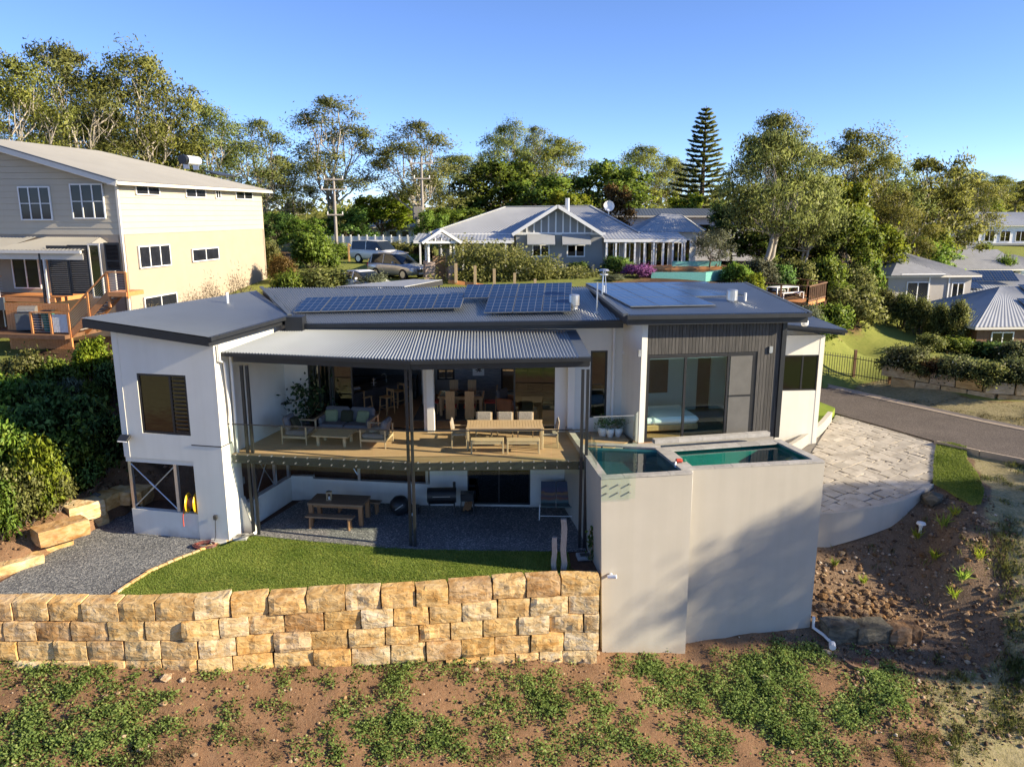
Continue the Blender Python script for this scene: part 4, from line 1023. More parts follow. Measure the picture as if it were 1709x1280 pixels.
b = MB(); b.hexa([q + V(0, 0, 1.0) for q in (S1 - sp_d * .2, S1b + right_dir * .2, Sx + right_dir * .2, Sx - right_dir * .2)] + [q + V(0, 0, TOPW - .003) for q in (S1 - sp_d * .2, S1b + right_dir * .2, Sx + right_dir * .2, Sx - right_dir * .2)]); b.build('divider_wall', M['coping'], pool)
coping(S0 + ld * .226, S4, .22, -1)
bk = (S3 - Sx).normalized()
coping(S4 + bk * .23, Sx - bk * .02, .24, 1)
# raised back ledge and paving up to the doors
b = MB(); p0, p1 = S4 + V(.1, .17, 0), S3 + V(-.1, .17, 0)
q = [p0, p1, V(9.1, 25.9, 0), V(4.4, 25.05, 0), V(2.4, 24.9, 0)]
b.prism([(p.x, p.y) for p in q], FL - .2, FL - .02); b.build('surround', M['coping'], pool)
led0, led1 = Sx + V(-.15, .40, 0) + bk * .0, S3 + V(-.2, .38, 0)
coping(led0, led1, .22, 1, PZ + .13, .9, .13)
# green-tinted glass fence round the spa corner
glass_run(S0 + V(.0, -.02, 0), S0 + sp_d * 1.02 - V(0, .02, 0), 1, PZ - .66, PZ + 1.0, pool, .05, True, (.18, .42))
# skimmer toy on the dividing coping
tp = P(1133, 771, PZ + .03); t = thing('pool_thermometer', 'small red and green floating toy left on the coping between spa and pool', 'pool toy', tp)
MB().bbox((0, 0, .05), (.20, .14, .1), .03).build('body', M['red'], t); MB().bbox((.16, .02, .05), (.12, .12, .09), .03).build('lid', M['green_pl'], t); MB().tube([(-.1, -.05, .02), (-.14, -.16, -.02), (-.14, -.2, -.1)], .025, 6).build('nozzle', M['white'], t)
# security camera on the spa wall, drain pipe at the far corner
q = P(1003, 958, 0); Wsp = Wall(f_base0, f_base1); q = Wsp.at(.16, Wsp.px(1010, 958)[1], 0)
t = thing('security_camera', 'small white security camera fixed low on the spa wall', 'camera', q + Wsp.n * .02)
MB().tube([(0, 0, 0), (0, -.1, 0)], .05, 10).build('bracket', M['white'], t); MB().tube([(-.1, -.12, -.03), (.14, -.2, .02)], .06, 12).build('body', M['white'], t)
wp = P(1358, 1040, -2.6); wp = V(S2.x - .02, S2.y - .12, 0)
b = MB(); b.tube([wp + V(.06, .0, -2.0), wp + V(.07, -.02, -2.36), wp + V(.28, -.30, -2.44), wp + V(.42, -.65, -2.53)], .05, 8); b.tube([wp + V(.42, -.65, -2.53), wp + V(.36, -.85, -2.56)], .10, 10)
tag(b.build('drain_pipe', M['pvc'], None), 'white plastic drain pipe running from the foot of the pool wall over the soil', 'pipe')

# ================================================================== sandstone
def stone_mat(name, base, dark, light):
    m, n, l, bs, out = new_mat(name)
    bs.inputs['Roughness'].default_value = .92; bs.inputs['Specular IOR Level'].default_value = .15
    tc = n.new('ShaderNodeTexCoord'); oi = n.new('ShaderNodeObjectInfo')
    ad = n.new('ShaderNodeVectorMath'); ad.operation = 'ADD'; l.new(tc.outputs['Object'], ad.inputs[0])
    sc = n.new('ShaderNodeVectorMath'); sc.operation = 'SCALE'; sc.inputs['Scale'].default_value = 30; 
    cb = n.new('ShaderNodeCombineXYZ')
    for k in range(3): l.new(oi.outputs['Random'], cb.inputs[k])
    l.new(cb.outputs[0], sc.inputs[0]); l.new(sc.outputs[0], ad.inputs[1])
    def nz(s, d=5, st=None, dist=0):
        t = n.new('ShaderNodeTexNoise'); t.inputs['Scale'].default_value = s; t.inputs['Detail'].default_value = d; t.inputs['Distortion'].default_value = dist
        if st: mp = n.new('ShaderNodeMapping'); mp.inputs['Scale'].default_value = st; l.new(ad.outputs[0], mp.inputs[0]); l.new(mp.outputs[0], t.inputs[0])
        else: l.new(ad.outputs[0], t.inputs[0])
        return t.outputs[0]
    r1 = ramp(n, [(.28, dark), (.5, base), (.72, light)]); l.new(nz(2.4, 6, (1, 1, 2.2), 1.2), r1.inputs[0])
    tint = ramp(n, [(0, (.80, .66, .44)), (.22, (1.0, .98, .93)), (.42, (1.0, .80, .52)), (.6, (.97, .88, .70)), (.8, (1.0, 1.0, 1.0)), (1, (.70, .53, .38))]); l.new(oi.outputs['Random'], tint.inputs[0])
    mu = n.new('ShaderNodeMix'); mu.data_type = 'RGBA'; mu.blend_type = 'MULTIPLY'; mu.inputs[0].default_value = 1
    l.new(r1.outputs[0], mu.inputs[6]); l.new(tint.outputs[0], mu.inputs[7])
    st_ = ramp(n, [(.55, (1, 1, 1)), (.72, (.55, .42, .30))]); l.new(nz(1.3, 7), st_.inputs[0])
    m2 = n.new('ShaderNodeMix'); m2.data_type = 'RGBA'; m2.blend_type = 'MULTIPLY'; m2.inputs[0].default_value = .8
    l.new(mu.outputs[2], m2.inputs[6]); l.new(st_.outputs[0], m2.inputs[7]); l.new(m2.outputs[2], bs.inputs['Base Color'])
    bp = n.new('ShaderNodeBump'); bp.inputs['Strength'].default_value = .9; bp.inputs['Distance'].default_value = .05
    l.new(nz(5, 8, (1, 1, 1.6), .8), bp.inputs['Height']); l.new(bp.outputs[0], bs.inputs['Normal'])
    return m
M['sandstone'] = stone_mat('sandstone', (.61, .465, .265), (.49, .305, .125), (.71, .60, .44))
def rough_block(w, d, h, seed, rough=.045, nx=6, ny=2, nz_=4):
    """quarried block: box grid with rounded corners and a broken front face (-y)"""
    rr = random.Random(seed); vs = []; fs = []; ids = {}
    def vid(i, j, k):
        if (i, j, k) not in ids:
            x, y, z = (i / nx - .5) * w, (j / ny - .5) * d, (k / nz_ - .5) * h
            ex = (i in (0, nx)) + (j in (0, ny)) + (k in (0, nz_))
            p = Vector((x, y, z))
            if ex >= 2: p *= 1 - .018 * (ex - 1); 
            nn = mnoise.noise_vector(p * 2.6 + Vector((seed * 7.1, seed * 3.3, 0)))
            n2 = mnoise.noise_vector(p * 6 + Vector((seed * 1.7, 0, seed)))
            p += nn * rough * .6 + n2 * rough * .35
            if j == 0: p.y -= (mnoise.noise(Vector((x * 2.3, z * 3, seed * 5.0))) * .75 + .35) * rough * 2 * (1 if ex == 1 else .2)
            ids[(i, j, k)] = len(vs); vs.append(p)
        return ids[(i, j, k)]
    def face(f, na, nb, fl):
        for a in range(na):
            for c in range(nb):
                q = [f(a, c), f(a + 1, c), f(a + 1, c + 1), f(a, c + 1)]
                fs.append(tuple(vid(*t) for t in (q if fl else q[::-1])))
    face(lambda a, c: (a, 0, c), nx, nz_, True); face(lambda a, c: (a, ny, c), nx, nz_, False)
    face(lambda a, c: (0, a, c), ny, nz_, False); face(lambda a, c: (nx, a, c), ny, nz_, True)
    face(lambda a, c: (a, c, 0), nx, ny, False); face(lambda a, c: (a, c, nz_), nx, ny, True)
    b = MB(); b.add(vs, fs); return b
def along(line, s):
    for i in range(len(line) - 1):
        L = (line[i + 1] - line[i]).length
        if s <= L or i == len(line) - 2: d = (line[i + 1] - line[i]) / L; return line[i] + d * s, d
        s -= L
wall_len = sum((wall_line[i + 1] - wall_line[i]).length for i in range(len(wall_line) - 1))
def s_at_px(x):
    best = None; s = 0
    for i in range(len(wall_line) - 1):
        xa, xb = px_of(wall_line[i])[0], px_of(wall_line[i + 1])[0]; L = (wall_line[i + 1] - wall_line[i]).length
        if xa <= x <= xb: return s + L * (x - xa) / (xb - xa)
        s += L
    return s
rw = thing('retaining_wall', 'long curved retaining wall of rough sandstone blocks below the lawn', 'retaining wall', (-5, 19.8, -2), world_parts=True)
seams = [[-95, -42, 18, 78, 135, 197, 257, 323, 383, 447, 510, 575, 635, 693, 748, 822, 878, 936, 1002],
         [-70, 0, 54, 113, 175, 238, 300, 362, 412, 472, 538, 600, 655, 715, 770, 830, 885, 950, 1002],
         [-50, 20, 80, 137, 200, 262, 325, 388, 452, 515, 578, 640, 697, 750, 805, 865, 918, 976, 1002],
         [-60, 10, 75, 140, 200, 262, 322, 380, 450, 518, 582, 648, 708, 768, 825, 885, 942, 1002],
         [-60, 10, 75, 140, 200, 262, 322, 380, 450, 500, 560, 610, 690, 740, 800, 860, 900, 940, 1000]]
HC = .56; seed = 100
OFFW = OFF['retaining_wall']
for ci, sm in enumerate(seams):
    sm = [x + 7 * ci for x in range(-410, sm[0] - 40, 63)] + sm
    for i in range(len(sm) - 1):
        s0, s1 = s_at_px(sm[i]), s_at_px(sm[i + 1]); seed += 1
        c, d = along(wall_line, (s0 + s1) / 2); rr = random.Random(seed)
        zc = .10 - HC * (ci + .5) - .04 * max(0, (c.x + 12) / 14) * 0
        zlow = gz(c.x, c.y - .3)
        if zc + HC * .5 < zlow + .03: continue
        nn = Vector((d.y, -d.x, 0))
        b = rough_block(s1 - s0 - .016, .5, HC - .012, seed, (.028, .05, .02, .036)[seed % 4])
        o = b.build('sandstone_block', M['sandstone'], rw)
        o.location = c + nn * (.03 * ci - .25 + rr.uniform(-.035, .035)) + V(0, 0, zc + (rr.uniform(-.02, .03) if ci == 0 else 0) - .1 + .1) - OFFW - OFF[o.name] * 0
        for v in o.data.vertices: v.co += OFF['retaining_wall']
        o.rotation_euler = (R(rr.uniform(-2, 2)), R(rr.uniform(-1, 1)), math.atan2(d.y, d.x) + R(rr.uniform(-2.5, 2.5)))
# short return wall at the gravel's far end
rw2 = thing('stone_edging', 'short stepped wall of sandstone blocks along the gravel below the garden bank', 'retaining wall', (-14.6, 25, 0), world_parts=True)
def block_at(px, py, z, w, d, h, ang, parent, sd, m='sandstone', name='sandstone_block', rough=.05):
    b = rough_block(w, d, h, sd, rough); o = b.build(name, M[m], parent); off = OFF[parent.name] if parent else Vector()
    for v in o.data.vertices: v.co += off
    o.location = P(px, py, z) + V(0, 0, h / 2 - .02) - off; o.rotation_euler = (0, 0, ang); return o
for k, (x, y, z, w, h, a) in enumerate([(-70, 978, 0, 1.5, .32, 48), (20, 948, 0, 1.6, .30, 50), (78, 915, 0, 1.35, .46, 52), (138, 880, 0, 1.45, .44, 56), (178, 858, 0, .7, .42, 60), (208, 840, 0, .9, .42, -8), (103, 897, .46, 1.5, .5, 50), (140, 862, .46, 1.15, .55, 52), (178, 845, .44, .85, .5, 78), (207, 836, .44, .9, .48, -6), (233, 838, .0, .8, .42, -10), (232, 834, .44, .75, .48, -8)]):
    block_at(x, y, z, w, .72, h, R(a), rw2, 300 + k)
# small cut stones that edge the lawn
b = thing('lawn_edging', 'thin sandstone edging curving between the gravel and the lawn', 'edging', LAWN_EDGE[3], world_parts=True)
s = 0; Ltot = sum((LAWN_EDGE[i + 1] - LAWN_EDGE[i]).length for i in range(len(LAWN_EDGE) - 1)); k = 0; rr = random.Random(2)
while s < Ltot - .1:
    w = rr.uniform(.22, .42); c, d = along(LAWN_EDGE, min(Ltot - .05, s + w / 2)); q = MB(); q.bbox((0, 0, 0), (w - .015, .11, .09), .015); o = q.build('edging_stone', M['sandstone'], b)
    for v in o.data.vertices: v.co += OFF[b.name]
    o.location = c + V(0, 0, .03 + rr.uniform(-.01, .01)) - OFF[b.name]; o.rotation_euler = (0, 0, math.atan2(d.y, d.x) + R(rr.uniform(-4, 4))); s += w; k += 1

# ================================================================== stone drive and its curved wall
def clip_poly(sub, clip):                      # Sutherland-Hodgman, clip is ccw convex
    out = sub
    for i in range(len(clip)):
        a, c = clip[i], clip[(i + 1) % len(clip)]; inp = out; out = []
        if not inp: break
        f = lambda p: (c[0] - a[0]) * (p[1] - a[1]) - (c[1] - a[1]) * (p[0] - a[0])
        for j in range(len(inp)):
            p, q = inp[j - 1], inp[j]; fp, fq = f(p), f(q)
            if fq >= 0:
                if fp < 0: t = fp / (fp - fq); out.append((p[0] + (q[0] - p[0]) * t, p[1] + (q[1] - p[1]) * t))
                out.append(q)
            elif fp >= 0: t = fp / (fp - fq); out.append((p[0] + (q[0] - p[0]) * t, p[1] + (q[1] - p[1]) * t))
    return out
def area(p): return sum(p[i - 1][0] * p[i][1] - p[i][0] * p[i - 1][1] for i in range(len(p))) / 2
M['paver'] = mat('stone_paving', (.35, .305, .24), .8, col2=(.53, .48, .40), scale=1.6, bump=.5, bscale=7, obj_var=.16)
drv = sheet('driveway', drive_poly, lambda x, y: drive_z(x, y) - .035, mat('paving_joints', (.20, .18, .155), .95, var=.2, scale=5), .2)
hull = DRV_ARC + DRV_TOP + DRV_ROAD           # convex front part
if area(hull) < 0: hull = hull[::-1]
main_clip = [(p[0], p[1]) for p in hull + [DRV_LEFT[0], DRV_LEFT[2], V(9.3, 26.0, 0)]]
cA = [(p[0], p[1]) for p in (DRV_ARC + DRV_TOP + DRV_ROAD + [V(9.3, 26.0, 0)])]
cB = [(p[0], p[1]) for p in (DRV_ROAD[1], DRV_LEFT[0], DRV_LEFT[1], DRV_LEFT[2], DRV_LEFT[3], V(9.3, 26.0, 0))]
rr = random.Random(12); stones = []
ang = math.atan2((DRV_ROAD[1] - DRV_ROAD[0]).y, (DRV_ROAD[1] - DRV_ROAD[0]).x); ca, sa = math.cos(ang), math.sin(ang)
U = .27; occ = {}
for j in range(-70, 70):
    for i in range(-70, 70):
        if (i, j) in occ: continue
        w, h = rr.choice([(1, 1), (2, 1), (2, 1), (1, 2), (2, 2), (3, 1), (2, 2)])
        cells = [(i + a, j + c) for a in range(w) for c in range(h)]
        if any(c in occ for c in cells): w = h = 1; cells = [(i, j)]
        for c in cells: occ[c] = 1
        g = .012; q = [(i * U + g, j * U + g), ((i + w) * U - g, j * U + g), ((i + w) * U - g, (j + h) * U - g), (i * U + g, (j + h) * U - g)]
        q = [(x + rr.uniform(-.055, .055), y + rr.uniform(-.055, .055)) for x, y in q]
        q = [(d1.x + 3 + x * ca - y * sa, d1.y + 4 + x * sa + y * ca) for x, y in q]
        for cl in (cA, cB):
            r_ = clip_poly(q, cl)
            if len(r_) > 2 and abs(area(r_)) > .02: stones.append(r_)
stones.sort(key=lambda r_: -(sum(p[0] for p in r_) / len(r_)) * 0 + sum(p[1] for p in r_) / len(r_))
extra = MB()
for k, r_ in enumerate(stones):
    dz = rr.uniform(-.004, .006); b = MB() if k < 290 else extra
    c = (sum(p[0] for p in r_) / len(r_), sum(p[1] for p in r_) / len(r_))
    b.prism([(c[0] + (p[0] - c[0]) * 1.0, c[1] + (p[1] - c[1]) * 1.0) for p in r_], lambda x, y: drive_z(x, y) - .06, lambda x, y, dz=dz: drive_z(x, y) - .004 + dz)
    if k < 290: b.build('paving_stone', M['paver'], drv)
if extra.v: o = extra.build('paving_stones', M['paver'], drv); o['kind'] = 'stuff'
# curved white wall that holds the drive
def ribbon_wall(pts, zt, zb, t, m, name, label):
    b = MB(); n = len(pts); L = []
    for i, p in enumerate(pts):
        d = (pts[min(i + 1, n - 1)] - pts[max(i - 1, 0)]).normalized(); nn = Vector((d.y, -d.x, 0)); L.append((p, p + nn * t))
    vs = []
    for i, (a, c) in enumerate(L):
        h = zt(i); g = zb(i); vs += [V(a.x, a.y, g), V(c.x, c.y, g), V(c.x, c.y, h), V(a.x, a.y, h)]
    fs = [(3, 2, 1, 0), tuple(range(4 * n - 4, 4 * n))]
    for i in range(n - 1):
        o_ = 4 * i
        for k in range(4): fs.append((o_ + k, o_ + (k + 1) % 4, o_ + 4 + (k + 1) % 4, o_ + 4 + k))
    b.add(vs, fs); return tag(b.build(name, M[m], None), label, 'wall')
def smooth_line(pts, n=6):
    out = []
    for i in range(len(pts) - 1):
        p0, p1, p2, p3 = pts[max(i - 1, 0)], pts[i], pts[i + 1], pts[min(i + 2, len(pts) - 1)]
        for k in range(n):
            t = k / n; out.append(.5 * ((2 * p1) + (p2 - p0) * t + (2 * p0 - 5 * p1 + 4 * p2 - p3) * t * t + (3 * p1 - p0 - 3 * p2 + p3) * t ** 3))
    return out + [pts[-1]]
arc = smooth_line([V(9.0, 25.95, 0)] + [V(p.x, p.y, 0) for p in DRV_ARC[:-1]], 4)
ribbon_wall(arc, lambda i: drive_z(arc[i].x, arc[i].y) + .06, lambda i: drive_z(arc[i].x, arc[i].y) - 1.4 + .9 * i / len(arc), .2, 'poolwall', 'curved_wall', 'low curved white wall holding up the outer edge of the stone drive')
ll = smooth_line([V(p.x, p.y, 0) for p in (PD(1388, 703), PD(1372, 722), PD(1350, 739), PD(1322, 758), PD(1290, 768))], 4)
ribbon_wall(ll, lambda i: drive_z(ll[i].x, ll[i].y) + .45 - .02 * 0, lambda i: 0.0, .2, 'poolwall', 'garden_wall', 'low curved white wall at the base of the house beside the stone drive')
gp = [(p[0], p[1]) for p in (PD(1393, 689), PD(1386, 702), PD(1371, 719), PD(1350, 735), PD(1325, 740), PD(1340, 668))]
if area(gp) < 0: gp = gp[::-1]
sheet('grass_patch', gp, lambda x, y: drive_z(x, y) + .25, M['strip'], .4)
# ================================================================== interior of the house (seen through the open doors)
def hbox(c, d, m, name, parent=house, rz=0, bev=0.0):
    b = MB(); (b.bbox(c, d, bev, rz) if bev else b.box(c, d, rz)); return b.build(name, M[m], parent)
def wall_ln(a, c, z0, z1, m, t=.12, name='inner_wall', ops=None):
    W = Wall(a, c); b = MB(); W.mesh(b, z0, z1, ops or [], t); return W, b.build(name, M[m], house)
Yb = 32.2
BWl = Wall(V(-10.2, Yb + .05, 0), V(3.6, Yb - .1, 0))
o1 = BWl.rect((729, 600), (759, 634)); o2 = (BWl.px(836, 620)[0], BWl.px(948, 620)[0], FL + .1, 5.5)
o3 = (.6, 1.9, FL + 1.1, 5.2); b = MB(); BWl.mesh(b, FL, 5.62, [o1, o2, o3], .15); b.build('inner_wall', M['taupe'], house)
window(house, BWl, o1, cols=2, rows=2, glass='glass', fw=.07); window(house, BWl, o2, cols=5, glass='glass', fw=.07)
# stone chimney wall with a framed print
CH = Wall(PY(760, 660, 31.2), PY(836, 660, 31.2)); CH.p0.z = 0
b = MB(); CH.mesh(b, FL, 5.62, [], .6); b.build('stone_wall', M['stonewall'], house)
u0, z0 = CH.px(789, 630); u1, z1 = CH.px(808, 600)
pr = thing('wall_print', 'white square print of dark brush strokes hung on the grey stone wall', 'picture', CH.at((u0 + u1) / 2, (z0 + z1) / 2 + .1, .03), CH.rz)
MB().box((0, 0, 0), (u1 - u0, .03, .78)).build('frame', M['white'], pr)
b = MB(); rr = random.Random(3)
for k in range(11): b.tube([V(rr.uniform(-.18, .18), -.02, rr.uniform(-.25, .2)), V(rr.uniform(-.18, .18), -.02, rr.uniform(-.25, .2))], .014, 4)
b.build('brush_strokes', M['dark'], pr)
# kitchen: dark joinery and copper shelf band
K0_ = V(-8.0, 29.9, 0); K1_ = V(-4.2, 32.0, 0)
wall_ln(V(-8.6, 28.6, 0), V(-7.2, Yb - .1, 0), FL, 5.62, 'dark'); wall_ln(V(-7.3, Yb - .25, 0), V(-3.9, Yb - .25, 0), FL, 5.62, 'dark')
hbox(V(-5.6, 31.75, 5.1), (3.2, .35, .28), 'copper', 'shelf'); hbox(V(-7.0, 30.6, 5.1), (.35, 2.0, .28), 'copper', 'shelf')
hbox(V(-5.6, 31.65, FL + .45), (3.2, .62, .9), 'dark', 'kitchen_bench')
wall_ln(V(-3.62, 30.4, 0), V(-3.28, 30.5, 0), FL, 5.62, 'render'); wall_ln(V(-3.62, 32.1, 0), V(-3.62, 30.4, 0), FL, 5.62, 'render')
isl = thing('kitchen_island', 'long black kitchen island with a dark stone top behind the bar stools', 'kitchen bench', V(-5.35, 29.9, FL), R(52))
MB().box((0, 0, .44), (3.0, .75, .88)).build('cabinet', M['dark'], isl); MB().bbox((0, 0, .91), (3.15, 1.0, .05), .008).build('benchtop', M['dark'], isl)
b = MB(); b.tube([(.5, 0, .93), (.5, 0, 1.22), (.42, 0, 1.30), (.30, 0, 1.30), (.26, 0, 1.24)], .014, 6); b.build('tap', M['silver'], isl)
t = thing('open_book', 'open white book lying on the near end of the black kitchen island', 'book', V(-6.15, 29.2, FL + .935), R(20))
MB().bbox((-.13, 0, .012), (.25, .32, .025), .008, 0, 0, R(4)).build('left_page', M['linen'], t); MB().bbox((.13, 0, .012), (.25, .32, .025), .008, 0, 0, R(-4)).build('right_page', M['linen'], t)
t = thing('fruit_stand', 'small tiered silver stand on the black kitchen island', 'stand', V(-5.45, 29.75, FL + .935)); MB().lathe([(.1, 0), (.02, .02), (.02, .1), (.13, .11), (.13, .12), (.02, .13), (.02, .22), (.08, .23), (.08, .24), (0, .3)], n=12).build('tray', M['silver'], t)
def stool(loc, rz, label):
    t = thing('bar_stool', label, 'stool', loc, rz, 'wooden bar stools at the kitchen island')
    MB().bbox((0, 0, .66), (.42, .40, .04), .012).build('seat', M['oak'], t)
    for sx in (-1, 1):
        for sy in (-1, 1):
            top = .95 if sy < 0 else .65
            MB().bar((sx * .20, sy * .21, 0), (sx * .17, sy * (.16 if sy > 0 else .2), top), .035).build('leg', M['oak'], t)
    MB().bar((-.17, -.2, .9), (.17, -.2, .9), .03, .09).build('backrest', M['oak'], t)
    for sx in (-1, 1): MB().bar((sx * .19, -.19, .28), (sx * .19, .19, .28), .025).build('rail', M['oak'], t)
    MB().bar((-.19, .19, .25), (.19, .19, .25), .025).build('foot_rail', M['oak'], t)
    return t
stool(P(607, 694, FL) + V(0, .4, 0), R(-38), 'wooden bar stool standing alone at the near end of the kitchen island')
for k, (x, y, lb) in enumerate([(646, 690, 'nearest of the three wooden bar stools along the side of the island'), (664, 679, 'middle of the three wooden bar stools along the side of the island'), (676, 671, 'farthest of the three wooden bar stools, half hidden by the black posts')]):
    stool(P(x, y, FL), R(142), 'wooden bar stool, ' + lb)
# curtain behind the closed panels
b = MB(); u0, u1 = WA.px(512, 650)[0], WA.px(556, 650)[0]; n = 60; vs = []
for i in range(n + 1):
    u = u0 + (u1 - u0) * i / n; d = -.45 + .05 * math.sin(i * 1.25); vs += [WA.at(u, FL + .05, d), WA.at(u, 5.45, d)]
b.add(vs, [(2 * i, 2 * i + 2, 2 * i + 3, 2 * i + 1) for i in range(n)]); b.build('curtain', M['curtain'], house, True)
# rug, inner dining table and high-backed chairs
rg = MB().box((0, 0, .008), (3.9, 2.6, .016)).build('rug', M['rug'], None); rg.location = V(-1.75, 29.2, FL - .004); tag(rg, 'dark grey rug under the indoor dining table', 'rug')
def table4(name, label, cat, loc, rz, L, W, H, top, leg, mt, ml, th=.05, inset=.06, slats=0, apron=True, group=None):
    t = thing(name, label, cat, loc, rz, group)
    if slats:
        for i in range(slats):
            w = L / slats; MB().bbox((-L / 2 + w * (i + .5), 0, H - th / 2), (w - .008, W - .1, th), .006).build('slat', M[mt], t)
        for sy in (-1, 1): MB().bbox((0, sy * (W / 2 - .02), H - th / 2), (L + .04, .055, th + .004), .006).build('edge_rail', M[mt], t)
    else: MB().bbox((0, 0, H - th / 2), (L, W, th), .012).build('tabletop', M[mt], t)
    for sx in (-1, 1):
        for sy in (-1, 1): MB().bbox((sx * (L / 2 - leg / 2 - inset), sy * (W / 2 - leg / 2 - inset), (H - th) / 2), (leg, leg, H - th), .008).build('leg', M[ml], t)
    if apron:
        for sy in (-1, 1): MB().box((0, sy * (W / 2 - leg / 2 - inset), H - th - .05), (L - 2 * leg - 2 * inset, .03, .08)).build('apron', M[ml], t)
    return t
dt = table4('dining_table', 'oak dining table indoors, seen through the open doors behind the column', 'table', V(-1.95, 29.0, FL + .012), R(0), 1.75, 1.05, .76, 1, .11, 'oak', 'oak')
M['tabledark'] = mat('dark_glass_top', (.10, .06, .04), .12, var=.2, scale=3)
MB().box((0, 0, .765), (1.6, .9, .008)).build('glass_top', M['tabledark'], dt)
def dchair(loc, rz, label):
    t = thing('dining_chair', label, 'chair', loc, rz, 'high backed oak chairs round the indoor dining table')
    MB().bbox((0, 0, .45), (.44, .44, .07), .02).build('seat', M['red'], t)
    b = MB()
    for i in range(6):
        z0, z1 = .0 + i * .18, .0 + (i + 1) * .18; y = lambda z: -.22 - .06 * math.sin((z - .45) * 2.2) if z > .45 else -.22 + .0 * z
        b.hexa([V(-.17, y(z0) - .015, z0), V(.17, y(z0) - .015, z0), V(.17, y(z0) + .015, z0), V(-.17, y(z0) + .015, z0), V(-.17, y(z1) - .015, z1), V(.17, y(z1) - .015, z1), V(.17, y(z1) + .015, z1), V(-.17, y(z1) + .015, z1)])
    b.build('backrest', M['oak'], t)
    for sx in (-1, 1): MB().bbox((sx * .18, .18, .21), (.045, .045, .42), .006).build('leg', M['oak'], t)
    return t
cl = V(-1.95, 29.0, FL + .012)
for dx, dy, rz, lb in ((-.36, -.72, 0, 'near left, back to the deck'), (.36, -.72, 0, 'near right, back to the deck'), (-.36, .74, 180, 'far left one facing the deck'), (.36, .74, 180, 'far right one facing the deck'), (-1.1, 0, -90, 'at the left end by the white column'), (1.1, 0, 90, 'at the right end of the table')):
    dchair(cl + V(dx, dy, 0), R(rz), 'high backed oak dining chair with red seat, ' + lb)
t = thing('fruit_bowl', 'dark bowl in the middle of the indoor dining table', 'bowl', cl + V(0, 0, .77)); MB().lathe([(.06, 0), (.16, .06), (.2, .1), (.19, .1), (.05, .02)], n=14).build('rim', M['dark'], t)
ac = thing('armchair_indoors', 'brown armchair with a grey throw just inside the glass door', 'armchair', P(850, 694, FL) + V(0, .3, 0), R(60))
for nm, c, d, m in (('seat', (0, 0, .32), (.7, .7, .3), 'copper'), ('backrest', (0, .33, .6), (.7, .16, .7), 'cushion'), ('arm', (-.36, 0, .42), (.12, .7, .5), 'copper'), ('arm', (.36, 0, .42), (.12, .7, .5), 'copper')): MB().bbox(c, d, .05).build(nm, M[m], ac)
# bedroom
BB = Wall(BW.at(.05, 0, -3.9), BW.at(BW.L - .1, 0, -3.9)); M['bedwall'] = mat('bedroom_wall', (.55, .60, .60), .9, var=.02)
bd1 = (BB.px(1163, 640)[0], BB.px(1186, 640)[0], FL, 5.1)
b = MB(); BB.mesh(b, FL, 5.62, [bd1], .1); b.build('inner_wall', M['bedwall'], house)
hbox(BB.at((bd1[0] + bd1[1]) / 2, 3.95, -.35), (bd1[1] - bd1[0] + .3, .1, 2.4), 'dark', 'wardrobe', rz=BW.rz)
for a, c in ((BW.at(.06, 0, -.2), BW.at(.06, 0, -3.8)), (BW.at(BW.L - .12, 0, -3.8), BW.at(BW.L - .12, 0, -.2))): wall_ln(a, c, FL, 5.62, 'bedwall', .06)
for x0, x1 in ((1076, 1119), (1133, 1188)):
    u0, u1 = BB.px(x0, 610)[0], BB.px(x1, 610)[0]; hbox(BB.at((u0 + u1) / 2, 5.2, .1), (u1 - u0, .1, .34), 'linen', 'pelmet', rz=BW.rz, bev=.02)
    if x0 < 1100: hbox(BB.at((u0 + u1) / 2, 4.3, .03), (u1 - u0 - .2, .03, 1.4), 'dark', 'dark_window', rz=BW.rz)
bed = thing('bed', 'double bed with white linen and striped pillows behind the bedroom glass', 'bed', BW.at(1.2, FL, -1.75), BW.rz)
MB().bbox((0, 0, .2), (2.2, 1.75, .22), .03).build('base', M['oak'], bed); MB().bbox((.02, 0, .42), (2.12, 1.7, .26), .09).build('mattress', M['linen'], bed); MB().bbox((.25, 0, .44), (1.75, 1.82, .27), .1).build('quilt', M['linen'], bed)
for sy in (-.4, .4): MB().bbox((-.8, sy, .66), (.22, .6, .42), .09, 0, 0, R(-25)).build('pillow', M['cush_tan'], bed)
hbox(BW.at(2.6, FL + .01, -1.6), (2.0, 1.6, .02), 'rug', 'bedroom_rug', rz=BW.rz)

# ================================================================== balcony furniture
def lounge_frame(t, W, D, seats):
    MB().bbox((0, 0, .25), (W - .06, D - .08, .05), .01).build('base', M['teak'], t)
    for sx in (-1, 1):
        for sy in (-1, 1): MB().tube([(sx * (W / 2), sy * D / 2, 0), (sx * (W / 2 - .01), sy * D / 2, .62)], [.022, .032], 8).build('leg', M['teak'], t)
        MB().bar((sx * W / 2, -D / 2 - .03, .63), (sx * W / 2, D / 2 + .03, .63), .07, .035).build('armrest', M['teak'], t)
    for sy in (-1, 1): MB().bar((-W / 2, sy * D / 2, .25), (W / 2, sy * D / 2, .25), .03, .07).build('rail', M['teak'], t)
    for sx in (-1, 1): MB().bar((sx * W / 2, -D / 2, .25), (sx * W / 2, D / 2, .25), .03, .07).build('rail', M['teak'], t)
    w = (W - .12) / seats
    for i in range(seats):
        x = -W / 2 + .06 + w * (i + .5)
        MB().bbox((x, -.03, .36), (w - .015, D - .06, .17), .05).build('seat_cushion', M['cushion'], t)
        MB().bbox((x, D / 2 - .1, .66), (w - .03, .19, .50), .07, 0, R(-14)).build('back_cushion', M['cushion'], t)
